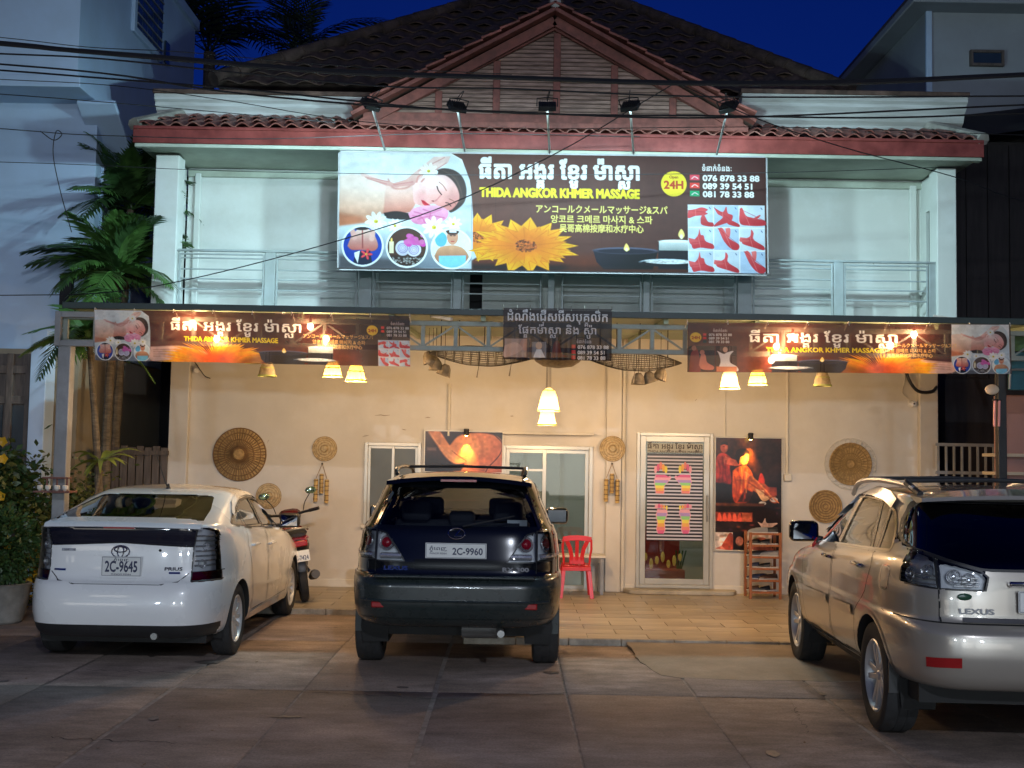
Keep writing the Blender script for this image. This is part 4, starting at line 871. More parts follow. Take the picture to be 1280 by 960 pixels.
for i in range(12):
    x = cX0+.5+i*.93; MB().bar((x, YG+.02, CZ-.028), (x, YW-.13, CB-.03), .05, .05).build('rafter', m_canopy, canopy, smooth=0)
TY = YG+.12; zt_, zb_ = P(640, 406, TY).z, P(640, 437, TY).z; tx0, tx1 = P(80, 400, TY).x, P(1290, 400, TY).x
truss = MB().b2((tx0, TY-.025, zt_-.025), (tx1, TY+.025, zt_+.025)).b2((tx0, TY-.025, zb_-.025), (tx1, TY+.025, zb_+.025)).b2((tx0, TY-.025, zb_+.025), (tx0+.05, TY+.025, zt_-.025)).build('truss', m_trussp, canopy, bevel=.004)
for i in range(30):
    x = tx0+.33+i*.335
    if x > tx1: break
    MB().b2((x-.02, TY-.02, zb_+.025), (x+.02, TY+.02, zt_-.025)).build('web_post', m_trussp, truss, smooth=0)
    a, c = ((x+.02, zb_+.03), (x+.31, zt_-.03)) if i % 2 == 0 else ((x+.02, zt_-.03), (x+.31, zb_+.03))
    MB().bar((a[0], TY, a[1]), (c[0], TY, c[1]), .018, .018).build('web_diagonal', m_trussp, truss, smooth=0)
px = P(75, 640, TY).x
MB().b2((px-.065, TY-.065, .0), (px+.065, TY+.065, zb_-.026)).build('steel_post', m_greysteel, canopy, bevel=.008)
frame(MB(), px-.1, px+.36, zb_-.05, zt_+.05, .06, TY-.09, TY-.03).build('post_head_frame', m_greysteel, canopy, bevel=.005)
MB().b2((px-.12, TY-.12, 0), (px+.12, TY+.12, .012)).build('base_plate', m_greysteel, canopy, bevel=.003)
px2 = P(1251, 540, 12.3).x
MB().b2((px2-.045, 12.25, .0), (px2+.045, 12.34, 3.2)).build('steel_post', m_black, canopy, bevel=.006)
for u, v in ((335, 391), (540, 399), (1000, 400), (1160, 400), (225, 392)):
    p = P(u, v, YG+.3); MB().bar((p.x, YG+.15, p.z+.02), (p.x+.22, YG+.03, p.z-.03), .05, .035).build('canopy_bracket', m_trim, canopy, bevel=.004)

# ------------------------------------------------------------------ signs and banners
pm_sign = print_mat('vinyl_print_gloss', .55, spec=.15, bump=.05, ink=.37); pm_ban = print_mat('translucent_banner_print', .45, trans=.30, bump=.25)
pm_paper = print_mat('poster_print', .3, spec=.4)
YS = 14.02
sign = thing('main_signboard', 'large floodlit brown signboard with the sleeping woman above the balcony rail', 'signboard', (P(690, 265, YS).x, YS, P(690, 265, YS).z))
TL, TR, BL = P(425, 190, YS), P(957, 197, YS), P(423.5, 335, YS); BRc = TR+BL-TL
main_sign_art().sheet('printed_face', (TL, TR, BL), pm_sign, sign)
b = MB(); q = [TL, TR, BRc, BL]; b.add([tuple(p_+Vector((0, .006, 0))) for p_ in q]+[tuple(p_+Vector((0, .05, 0))) for p_ in q], [(0, 1, 2, 3), (7, 6, 5, 4), (0, 4, 5, 1), (1, 5, 6, 2), (2, 6, 7, 3), (3, 7, 4, 0)]); b.build('sign_backing', m_greysteel, sign, smooth=0)
for a, c in ((TL, TR), (TR, BRc), (BRc, BL), (BL, TL)): MB().bar(a+Vector((0, .03, 0)), c+Vector((0, .03, 0)), .05, .03, up=(0, 1, 0)).build('sign_frame', m_greysteel, sign, bevel=.003)
for t in (.08, .36, .64, .92):
    p = TL.lerp(TR, t); MB().bar(p+Vector((0, .07, .02)), (p.x, RYy, p.z+.02), .03).build('sign_bracket', m_steel, sign, smooth=0)
def banner(name, label, art, tl, tr, bl, Y, warp=.02, sag=0):
    TL, TR, BL = P(*tl, Y), P(*tr, Y), P(*bl, Y); c = (TL+TR)/2
    t = thing(name, label, 'banner', (c.x, Y, BL.z))
    art.sheet('printed_sheet', (TL, TR, BL), pm_ban, t, warp=lambda u, v: warp*(np.sin(u*23+v*2)*.35+np.sin(u*9+1.2)*.5)*v+.01*np.sin(u*60)*v*v)
    w = (TR-TL); nn = 8
    for i in range(nn+1):
        p = TL+w*(i/nn); b = MB(); b.tube([(p.x, Y-.004, p.z-.02), (p.x, Y+.02, p.z+.03), (p.x, TY-.03, zt_)], .004, 5); b.build('tie', m_trim, t)
    return t
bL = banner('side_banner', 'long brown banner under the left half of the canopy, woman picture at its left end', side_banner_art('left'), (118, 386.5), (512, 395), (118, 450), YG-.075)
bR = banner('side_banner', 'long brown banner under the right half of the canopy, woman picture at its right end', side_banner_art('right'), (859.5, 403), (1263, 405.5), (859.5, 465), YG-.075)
bH = banner('hiring_banner', 'small black banner with white Khmer lettering hanging in the centre of the canopy edge', hire_banner_art(), (629.5, 384.5), (765, 386.5), (628.5, 449), YG-.09, warp=.012)

# floodlights on arms
m_lens = mat('floodlight_lens', (0.9, 0.95, 1), .2, emit=(.85, .95, 1.0), estr=30); m_cast = mat('black_cast_housing', (0.02, 0.02, 0.02), .5, var=.3, bump=.1)
fl_lab = ['black floodlight at the far left end of the arm row above the sign', 'second black floodlight from the left above the sign', 'middle black floodlight over the centre of the sign', 'fourth black floodlight from the left above the sign', 'black floodlight at the right end of the arm row above the sign']
for i, ((u, v), (bu, bv)) in enumerate(zip(((463, 131), (571, 134), (684, 133), (788, 133), (911, 134)), ((481, 187), (581, 189), (687, 191), (792, 192), (896, 193)))):
    YL = 12.25; p = P(u, v, YL); q = P(bu, bv, YS); t = thing('floodlight', fl_lab[i], 'floodlight', tuple(q), group='floodlights above the main sign')
    arm = MB().tube([tuple(q), tuple(p+Vector((0, .05, .02)))], .013, 6).build('arm', m_steel, t)
    aim = Vector((P(690+(u-690)*1.75, 265, YS).x, YS, P(690, 400, YS).z)); d = (aim-p).normalized(); R = d.to_track_quat('-Z', 'Y').to_matrix()
    b = MB(); b.box(p, (.19, .14, .05), rot=R); 
    for k in range(7): b.box(p-d*.035+R @ Vector(((k-3)*.025, 0, 0)), (.006, .12, .03), rot=R)
    b.build('lamp_head', m_cast, t, bevel=.004)
    MB().box(p+d*.028, (.15, .10, .004), rot=R).build('lens', m_lens, t, smooth=0)
    b = MB(); b.tube([p+R @ Vector((-.11, 0, 0)), p+R @ Vector((-.11, 0, .0))-d*.09, p-d*.1, p+R @ Vector((.11, 0, 0))-d*.09, p+R @ Vector((.11, 0, 0))], .007, 5); b.build('yoke', m_cast, t)
    b = MB(); b.tube(curve([p-d*.06, p-d*.14+Vector((.03, 0, .05)), p+Vector((.0, .1, .12)), p+Vector((.02, .2, .02)), q.lerp(p, .5)], 6), .005, 5); b.build('cable', m_black, t)
    light('flood_beam', 'SPOT', p+d*.05, FLOOD_W, COOL, .06, t, target=aim, spot=172, blend=1.0)

for k, (u, v, w_, an) in enumerate(((457, 545, .09, .3), (505, 537, .05, -.1), (535, 522, .07, .1), (478, 519, .20, .02), (1092, 330, .05, -1.0), (335, 552, .05, 1.1), (640, 520, .04, 0), (870, 500, .03, 1))):
    q = P(u, v, YW); b = MB(); n_ = 7; pts = [(q.x+(i/n_-.5)*w_*cos(an)+random.uniform(-.004, .004), YW-.0015, q.z+(i/n_-.5)*w_*sin(an)+random.uniform(-.004, .004)) for i in range(n_+1)]; vs = []
    for i, p_ in enumerate(pts): t_ = .004*sin(pi*(i+.4)/(n_+.8))+.001; vs += [(p_[0], p_[1], p_[2]-t_), (p_[0], p_[1], p_[2]+t_)]
    b.add(vs, [(2*i, 2*i+2, 2*i+3, 2*i+1) for i in range(n_)]); b.build('wall_scuff', mat('brown_scuff', (.30, .22, .15), .9), house, smooth=0, fixn=False)
# ------------------------------------------------------------------ ground
m_conc = mat('stained_concrete', (0.47, 0.365, 0.315), .82, vrough=.72, grit=.3, var=.3, vscale=2.2, bump=.35, bscale=22, stain=.4, stretch=(.9, 1.8, 1))
m_conc2 = mat('pale_stained_concrete', (0.50, 0.39, 0.335), .8, vrough=.72, grit=.3, var=.4, vscale=2.6, bump=.35, bscale=26, stain=.4, stretch=(.9, 1.7, 1))
m_mortar = mat('pale_joint_filler', (0.36, 0.30, 0.26), .9, var=.3, vscale=12, bump=.3)
m_soil = mat('street_asphalt', (0.06, 0.058, 0.056), .9, var=.3, vscale=3, bump=.4)
m_patch = mat('smooth_cement_patch', (0.34, 0.275, 0.22), .65, vrough=.65, grit=.15, var=.3, vscale=1.6, bump=.15, bscale=12, stain=.3)
b = MB(); b.add([(-150, -150, -.03), (150, -150, -.03), (150, 200, -.03), (-150, 200, -.03)], [(0, 1, 2, 3)]); g = b.build('ground', m_soil, smooth=0); tag(g, kind='structure')
b = MB(); b.b2((-9, 1.0, -.03), (9, 13.6, -.010)); fc = b.build('forecourt_pavement', m_mortar, smooth=0); tag(fc, kind='structure')
slab_y = [1.0, 2.95, 5.98, 9.02, 11.36, 13.2]
for j in range(len(slab_y)-1):
    for i in range(17):
        x0 = -8.55+i*1.0; x1 = x0+1.0; y0, y1 = slab_y[j], slab_y[j+1]
        if y0 > 11 and x1 > -.4: continue
        dx = random.uniform(-.012, .012); g_ = random.uniform(.007, .012)
        t = [random.uniform(-.003, .003) for _ in range(4)]; b = MB(); n = 6; vs = []; fs = []
        xs = [x0+g_+dx, x0+g_+dx+.01, (x0+x1)/2, x1-g_+dx-.01, x1-g_+dx]; ys = [y0+g_, y0+g_+.01, (y0+y1)/2, y1-g_-.01, y1-g_]
        for a, yy in enumerate(ys):
            for c, xx in enumerate(xs):
                u, v = c/4, a/4; z = (t[0]*(1-u)+t[1]*u)*(1-v)+(t[2]*(1-u)+t[3]*u)*v - (.006 if a in (0, 4) or c in (0, 4) else 0)
                vs.append((xx+random.uniform(-.003, .003), yy+random.uniform(-.003, .003), z))
        fs = [(a*5+c, a*5+c+1, a*5+c+6, a*5+c+5) for a in range(4) for c in range(4)]
        b.add(vs, fs); b.build('paving_slab', random.choice([m_conc, m_conc, m_conc2]), fc, smooth=60, fixn=False)
key = [(1.15, 11.345), (5.2, 11.345), (5.2, 9.85), (3.9, 9.78), (2.6, 9.72), (1.9, 9.70), (1.45, 9.74), (1.30, 9.85), (1.22, 10.2), (1.17, 10.8)]; L = []
for (x0, y0), (x1, y1) in zip(key, key[1:]+key[:1]):
    n = max(2, int(math.hypot(x1-x0, y1-y0)/.12)); jt = .0 if y0 > 11.3 and y1 > 11.3 else .018
    for i in range(n): t = i/n; yy = y0+(y1-y0)*t+random.uniform(-jt, jt); L.append((x0+(x1-x0)*t+random.uniform(-jt, jt), yy, .0035+.04*max(0, (yy-10.3)/1.05)))
b = MB(); n = len(L); b.add(L+[(x+(.006 if x < 2 else 0), y+(-.006 if y < 10 else 0), -.008) for x, y, z in L], [tuple(range(n))[::-1]]+[(i, (i+1) % n, (i+1) % n+n, i+n) for i in range(n)]); b.build('cement_apron', m_patch, fc, smooth=0)
# cracks in the slabs
m_crack = mat('dirt_filled_crack', (0.05, 0.04, 0.035), .9)
for (u0, v0), (u1, v1) in (((310, 862), (600, 876)), ((400, 785), (455, 784)), ((660, 802), (775, 804)), ((110, 838), (260, 842)), ((600, 870), (740, 866)), ((985, 872), (1010, 915)), ((60, 922), (220, 930))):
    def onground(u, v): 
        d = _F+_R*((u-640)/F_PX)+_U*((480-v)/F_PX); k = -CAM_H/d.z; return Vector((d.x*k, d.y*k, .0035))
    a, c = onground(u0, v0), onground(u1, v1); nn = 26; pts = [a.lerp(c, i/nn)+Vector((random.uniform(-.02, .02), random.uniform(-.035, .035), 0)) for i in range(nn+1)]
    b = MB(); vs = []; 
    for q in pts: w = random.uniform(.002, .007); vs += [(q.x, q.y-w, q.z), (q.x, q.y+w, q.z)]
    b.add(vs, [(2*i, 2*i+2, 2*i+3, 2*i+1) for i in range(nn)]); b.build('crack', m_crack, fc, smooth=0, fixn=False)
# terrace of beige tiles
m_ft = [mat('beige_floor_tile_%s' % n, c, .42, var=.14, vscale=5, bump=.08, stain=.2, stretch=(.5, 3, 1)) for n, c in (('light', (.50, .42, .31)), ('sand', (.46, .38, .27)), ('dull', (.41, .34, .25)))]
m_grout = mat('tile_grout', (0.28, 0.24, 0.19), .9)
XL, XS, XR = -4.75, -.42, 6.2
ter = thing('tiled_terrace', None, None, (0, 13, 0)); tag(ter, kind='structure')
b = MB(); b.b2((XS, 11.40, -.03), (XR, YW+.1, ZP-.010)); b.b2((XL, 13.25, -.03), (XS-.001, YW+.1, ZP-.010)); b.build('terrace_base', m_grout, ter, smooth=0)
tm = []
for mm in m_ft:
    o = MB().box((.3, .15, -.006), (.592, .292, .012)).build('floor_tile', mm, ter, world=False, smooth=0, bevel=0); tm.append(o.data); bpy.data.objects.remove(o)
for (x0, x1, y0) in ((XL, XS, 13.25), (XS, XR-.3, 11.42)):
    r = 0; y = y0
    while y < YW-.03:
        x = x0-(.3 if r % 2 else 0)
        while x < x1-.25:
            xa = max(x, x0); w = min(x+.6, x1+.3)-xa
            if w > .2:
                o = bpy.data.objects.new('floor_tile', random.choice(tm)); COL.objects.link(o); o.parent = ter; o.location = (xa+.004, y+.004-13, ZP+random.uniform(-.001, .0015)); o.scale = (w/.6, 1, 1); o.rotation_euler = (random.uniform(-.002, .002), 0, 0)
            x += .6
        y += .3; r += 1
for x0, x1, y in ((XS-.01, XR, 11.385), (XL, XS-.011, 13.235)):
    n = int((x1-x0)/.5)
    for i in range(n): MB().b2((x0+(x1-x0)*i/n+.003, y-.045, -.02), (x0+(x1-x0)*(i+1)/n-.003, y+.012, ZP+.006)).build('kerb_stone', mat('pale_kerb_edge', (.42, .37, .30), .7, var=.3, vscale=8, bump=.3, stain=.3), ter, bevel=.008)

# ------------------------------------------------------------------ neighbour at left
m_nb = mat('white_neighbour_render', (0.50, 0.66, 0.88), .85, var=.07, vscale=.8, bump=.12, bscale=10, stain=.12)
m_nb2 = mat('beige_neighbour_render', (0.42, 0.36, 0.26), .85, var=.1, vscale=1, stain=.2)
m_timb = mat('old_brown_timber', (0.12, 0.095, 0.08), .7, var=.35, vscale=6, bump=.2, stretch=(6, 6, .8))
m_dglass = mat('dark_window_glass', (0.03, 0.045, 0.06), .12, spec=.8)
XN = -5.6
nb = thing('neighbour_house', 'tall white house at the left edge, palm shadows on its front wall', 'house', (-8, 16, 0))
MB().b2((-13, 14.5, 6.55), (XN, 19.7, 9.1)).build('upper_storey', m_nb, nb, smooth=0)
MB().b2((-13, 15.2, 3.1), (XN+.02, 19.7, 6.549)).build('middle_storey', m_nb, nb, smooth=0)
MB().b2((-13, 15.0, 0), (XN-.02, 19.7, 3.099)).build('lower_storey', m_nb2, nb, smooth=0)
MB().b2((-13, 14.44, 9.1), (XN+.06, 19.76, 9.28)).build('parapet_cap', m_nb, nb, bevel=.01)
MB().b2((-13, 14.46, 6.40), (XN+.05, 15.2, 6.549)).build('floor_band', m_nb, nb, bevel=.01)
MB().bar((XN+.1, 14.9, 6.35), (XN+.1, 15.9, 5.7), .5, .06).build('sun_shade', m_nb, nb, bevel=.01)
f_ = MB().b2((XN, 16.4, 7.86), (XN+.06, 17.75, 9.0)).build('side_window', m_nb, nb, bevel=.01)
for i in range(5): MB().b2((XN+.061, 16.5+i*.24, 7.95), (XN+.07, 16.5+i*.24+.21, 8.9)).build('pane', m_dglass, f_, smooth=0)
for i in range(6): MB().b2((XN+.061, 16.48, 8.0+i*.15), (XN+.085, 17.68, 8.015+i*.15)).build('louvre', m_greysteel, f_, smooth=0)
MB().b2((XN, 18.0, 7.95), (XN+.03, 18.2, 8.3)).build('small_window', m_dglass, nb, smooth=0)
for i in range(4): MB().b2((XN+.021, 15.4+i*.13, 4.7), (XN+.06, 15.47+i*.13, 5.6)).build('vent_louvre', m_nb, nb, smooth=0)
MB().b2((XN-.35, 15.1, 3.5), (XN-.2, 15.199, 4.1)).build('slot_window', m_dark, nb, smooth=0)
a, c = P(40, 500, 14.6).x, P(60, 500, 14.6).x
MB().b2((a, 14.5, 0), (c, 14.8, 3.3)).build('white_pillar', m_nb, nb, bevel=.01)
x0, x1 = P(-30, 500, 14.7).x, P(38, 500, 14.7).x
tf = MB().b2((x0, 14.62, 0), (x1, 14.7, 3.0)).build('timber_front', m_timb, nb, smooth=0)
for u in (-20, 12, 36): x = P(u, 500, 14.6).x; MB().b2((x-.04, 14.56, 0), (x+.04, 14.62, 3.0)).build('timber_stile', m_timb, tf, bevel=.005)
for v in (462, 500, 640): z = P(20, v, 14.6).z; MB().b2((x0, 14.57, z-.05), (x1, 14.618, z+.05)).build('timber_rail', m_timb, tf, bevel=.005)
for u in (-5, 24): x = P(u, 500, 14.6).x; MB().b2((x-.1, 14.60, .9), (x+.09, 14.619, 2.35)).build('pane', m_dglass, tf, smooth=0)
# alley fence behind the plants
al = thing('alley_gate', 'dark brown timber gate in the alley left of the massage house', 'gate', (-4.9, 15.2, 0))
for i in range(9): MB().b2((-5.45+i*.105, 15.3, 0.05), (-5.36+i*.105, 15.33, 1.85+.02*(i % 2))).build('gate_board', m_timb, al, bevel=.003)
for z in (.4, 1.75): MB().b2((-5.47, 15.26, z), (-4.5, 15.299, z+.06)).build('gate_rail', m_timb, al, smooth=0)
aw = thing('alley_wall', 'end wall coloured black for the dark of the alley between the two houses', 'wall', (-5, 18.5, 0))
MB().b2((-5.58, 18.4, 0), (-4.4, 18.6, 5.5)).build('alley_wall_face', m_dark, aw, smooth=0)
# ------------------------------------------------------------------ neighbours at right
m_nr = mat('blue_grey_neighbour_render', (0.34, 0.38, 0.42), .85, var=.1, vscale=.9, stain=.15)
nr = thing('corner_house', 'grey house with a wide roof edge and one small window at the upper right', 'house', (9, 19, 0))
XS_ = P(1157, 60, 17).x; zc = P(1200, 16, 17).z
MB().b2((XS_, 17, 0), (15, 21.5, zc)).build('house_wall', m_nr, nr, smooth=0)
MB().b2((XS_-.32, 16.6, zc), (15, 22.2, zc+.12)).build('roof_edge', m_nr, nr, bevel=.02)
MB().b2((XS_-.22, 16.7, zc+.12), (15, 22, zc+.3)).build('roof_fascia', m_timb, nr, bevel=.02)
MB().b2((XS_-.01, 16.94, 4), (XS_+.08, 17.0, zc-.001)).build('corner_strip', m_nb, nr, bevel=.01)
p0, p1 = P(1213, 82, 16.95), P(1255, 63, 16.95)
wf = frame(MB(), p0.x, p1.x, p0.z, p1.z, .04, 16.93, 16.999).build('window_frame', m_timb, nr, bevel=.004); MB().b2((p0.x+.04, 16.95, p0.z+.04), (p1.x-.04, 16.96, p1.z-.04)).build('pane', m_dglass, wf, smooth=0)
m_brn = mat('unlit_dark_boarding', (0.028, 0.024, 0.025), .85, var=.4, vscale=3, bump=.2, stretch=(5, 5, .7))  # boarding near-black: the unlit darkness is put into its colour
dh = thing('dark_shed', 'boarded shed with tin roof, coloured near-black as unlit, close to the right side of the massage house', 'shed', (8, 16, 0))
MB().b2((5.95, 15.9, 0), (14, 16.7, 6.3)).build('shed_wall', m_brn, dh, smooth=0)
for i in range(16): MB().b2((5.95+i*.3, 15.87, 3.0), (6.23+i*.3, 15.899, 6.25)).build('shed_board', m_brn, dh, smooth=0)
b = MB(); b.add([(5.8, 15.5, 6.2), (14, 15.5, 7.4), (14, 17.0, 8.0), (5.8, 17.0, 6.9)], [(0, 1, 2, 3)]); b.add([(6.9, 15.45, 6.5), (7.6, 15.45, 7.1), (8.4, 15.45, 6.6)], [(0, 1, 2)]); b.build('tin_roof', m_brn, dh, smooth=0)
pw = thing('pink_side_wall', 'dull pink plaster wall beside the dark post at the right edge', 'wall', (6.2, 13, 0))
m_pink = mat('dull_pink_plaster', (0.34, 0.19, 0.17), .8, var=.12, vscale=2, bump=.1, stain=.15)
xa = P(1252, 560, 13).x; MB().b2((xa, 13, 0), (xa+4, 13.2, P(1270, 494, 13).z)).build('plaster_face', m_pink, pw, smooth=0)
for v in (569, 592): z = P(1265, v, 12.9).z; MB().b2((xa-.12, 12.9, z-.018), (xa+3, 13.25, z+.018)).build('timber_batten', mat('pale_batten', (.42, .36, .28), .7), pw, bevel=.004)
fe = thing('grille_fence', 'dark metal grille fence between the shop wall and the pink wall', 'fence', (5.9, 15.0, 0))
a, c = P(1168, 560, 15.0), P(1243, 560, 15.0); zt0, zt1 = P(1200, 556, 15.0).z, P(1200, 591, 15.0).z
for z in (zt0, zt1, .2): MB().b2((a.x+.02, 14.99, z-.02), (c.x, 15.02, z+.02)).build('fence_rail', m_greysteel, fe, smooth=0)
for i in range(8): x = a.x+.05+(c.x-a.x-.06)*i/7; MB().b2((x-.012, 14.992, .05), (x+.012, 15.018, zt0-.021)).build('fence_bar', m_greysteel, fe, smooth=0)
tp = thing('teal_awning', 'teal fabric awning end at the right edge below the canopy', 'awning', (P(1275, 450, 12.2).x, 12.2, P(1275, 450, 12.2).z))
m_teal = mat('teal_canvas', (0.02, 0.10, 0.13), .7, var=.2, vscale=5); m_grn = mat('green_canvas', (.08, .16, .07), .7)
a, c = P(1262, 440, 12.2), P(1300, 488, 12.2); MB().b2((a.x, 12.2, c.z), (c.x+1, 12.26, a.z)).build('valance', m_teal, tp, bevel=.01)
a, c = P(1262, 408, 12.2), P(1300, 439, 12.2); MB().b2((a.x, 12.22, c.z), (c.x+1, 12.28, a.z)).build('upper_panel', m_grn, tp, bevel=.01)
b = MB(); b.tube(curve([P(1262, 486, 12.15), P(1263, 466, 12.15), P(1268, 462, 12.15), P(1300, 463, 12.15)], 5), .012, 6); b.build('piping', m_steel, tp)
wc = thing('wind_chime', 'pink tube wind chime with a pale shell hanging on the dark post', 'wind chime', tuple(P(1244, 470, 12.1)))
a = P(1240, 487, 12.12); MB().ell(a, (.075, .03, .055)).build('shell', mat('pale_shell', (.7, .55, .4), .5), wc)
MB().tube([P(1246, 455, 12.12), P(1245, 500, 12.12)], .006, 5).build('cord', m_black, wc)
for u in (1243.5, 1249): MB().tube([P(u, 501, 12.12), P(u-.5, 533, 12.12)], .014, 8).build('chime_tube', mat('pink_painted_tube', (.75, .3, .27), .4), wc)
MB().tube([P(1241, 500, 12.12), P(1252, 501, 12.12)], .012, 6).build('chime_bar', m_black, wc)

# ------------------------------------------------------------------ street lamp added across the road, out of view, for cool light on the cars
st = thing('street_lamp', 'tall steel street lamp added unseen across the road behind the viewer', 'street lamp', (3.5, -12.5, 0))
MB().tube([(3.5, -12.5, 0), (3.5, -12.5, 8.2)], .08, 12, rf=[.10, .06]).build('pole', m_steel, st)
MB().tube(curve([(3.5, -12.5, 8.1), (3.5, -12.1, 8.8), (3.5, -10.8, 9.0)], 6), .04, 8).build('arm', m_steel, st)
MB().box((3.5, -10.5, 8.98), (.32, .7, .12)).build('lamp_head', m_greysteel, st, bevel=.03)
MB().box((3.5, -10.5, 8.905), (.24, .5, .02)).build('lens', mat('street_lens', (1, 1, 1), .3, emit=(1, .93, .86), estr=40), st, smooth=0)
light('street_light', 'SPOT', (3.5, -10.5, 8.85), STREET_W, (.80, .87, 1.0), .15, st, target=(-.3, 5.2, 0), spot=66, blend=1.0)

# ------------------------------------------------------------------ plants
m_leafD = mat('dark_palm_leaf', (0.045, 0.10, 0.03), .45, var=.45, vscale=5, trans=.2); m_leafL = mat('lit_palm_leaf', (0.08, 0.18, 0.04), .42, var=.4, vscale=5, trans=.25)  # dark and lit leaf greens: the lit look is put into the colour
m_leafN = mat('night_palm_leaf', (0.02, 0.035, 0.02), .6, var=.4); m_trunk = mat('palm_trunk_bark', (0.20, 0.16, 0.11), .85, var=.4, vscale=12, bump=.5, stain=.3, stretch=(1, 1, 4))  # night leaf: silhouette darkness put into the leaf colour
m_bush = mat('olive_bush_leaf', (0.075, 0.10, 0.025), .5, var=.5, vscale=9, trans=.2); m_bushL = mat('light_bush_leaf', (0.20, 0.20, 0.05), .5, var=.4, vscale=9, trans=.2)
m_yel = mat('yellow_petal', (0.75, 0.42, 0.02), .5, var=.2, trans=.2); m_twig = mat('brown_twig', (.12, .085, .05), .8)
def frond(length, droop, n=26, leafl=.34, w=.022, spread=.9, seed=0, hang=.35):
    """one pinnate leaf along +x rising then arching down; returns MB"""
    r = random.Random(seed); b = MB(); rib = []
    for i in range(n+1):
        t = i/n; rib.append(Vector((length*(t-.12*droop*t*t), 0, length*(.35*t-droop*t*t*.8))))
    b.tube(rib, .01, 4, rf=lambda t: .012*(1-t)+.002)
    for i in range(3, n+1):
        t = i/n; p = rib[i]; d = (rib[i]-rib[i-1]).normalized(); L = leafl*sin(pi*min(1, .12+t*.86))**.6*r.uniform(.8, 1.1)
        for s in (-1, 1):
            side = Vector((0, s, 0)); dir_ = (d*(.55+.5*t)+side*spread+Vector((0, 0, .12-r.uniform(0, .25)))).normalized()
            m1 = p+dir_*L*.5+Vector((0, 0, -hang*L*.15)); m2 = p+dir_*L+Vector((0, 0, -hang*L*.8)); wv = d*w
            k = len(b.v); b.v += [tuple(p-wv*.4), tuple(p+wv*.4), tuple(m1+wv), tuple(m1-wv), tuple(m2)]; b.f += [(k, k+1, k+2, k+3), (k+3, k+2, k+4)]
    return b
def palm(name, label, base, crown, nf, length, mats, trunk_r=.06, droop=(.5, 1.1), leafl=.34, group=None, seed=0, elev=(10, 75), w=.022, az=(0, 360)):
    r = random.Random(seed); base, crown = Vector(base), Vector(crown); t = thing(name, label, 'palm tree', tuple(base), group=group)
    mid = base.lerp(crown, .5)+Vector((r.uniform(-.1, .1), 0, 0)); b = MB(); pts = curve([base, mid, crown], 10)
    b.tube(pts, trunk_r, 9, rf=lambda q: trunk_r*(1.15-.45*q)*(1+.06*sin(q*90))); b.build('trunk', m_trunk, t)
    pro = [frond(length, r.uniform(*droop), leafl=leafl, seed=seed*10+i, w=w).build('frond', mats[i % len(mats)], t, world=False, smooth=0, fixn=False) for i in range(5)]
    for i in range(nf):
        o = bpy.data.objects.new('frond', pro[i % 5].data); COL.objects.link(o); o.parent = t; o.location = crown-base+Vector((r.uniform(-.04, .04), r.uniform(-.04, .04), 0))
        s = r.uniform(.75, 1.1); o.scale = (s, s, s); o.rotation_euler = (r.uniform(-.3, .3), -radians(r.uniform(*elev)), radians(az[0]+(az[1]-az[0])*(i+r.uniform(-.3, .3))/nf))
    for o in pro: bpy.data.objects.remove(o)
    return t
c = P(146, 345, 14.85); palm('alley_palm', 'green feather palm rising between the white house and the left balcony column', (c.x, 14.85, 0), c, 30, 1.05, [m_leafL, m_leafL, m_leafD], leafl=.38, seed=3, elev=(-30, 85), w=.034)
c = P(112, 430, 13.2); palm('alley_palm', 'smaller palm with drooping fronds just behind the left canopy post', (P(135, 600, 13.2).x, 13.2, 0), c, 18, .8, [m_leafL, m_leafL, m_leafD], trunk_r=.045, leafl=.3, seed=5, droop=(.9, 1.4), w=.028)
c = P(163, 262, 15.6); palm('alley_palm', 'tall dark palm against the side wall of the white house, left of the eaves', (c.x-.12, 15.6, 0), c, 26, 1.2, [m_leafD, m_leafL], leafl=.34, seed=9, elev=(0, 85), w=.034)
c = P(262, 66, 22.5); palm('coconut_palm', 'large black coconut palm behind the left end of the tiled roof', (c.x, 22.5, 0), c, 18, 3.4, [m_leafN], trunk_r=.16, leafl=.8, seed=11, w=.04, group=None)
c = P(372, 78, 25.0); palm('coconut_palm', 'low dark coconut palm top showing over the roof, right of the bigger one', (c.x, 25, 0), c, 9, 2.6, [m_leafN], trunk_r=.15, leafl=.6, seed=12, w=.04)
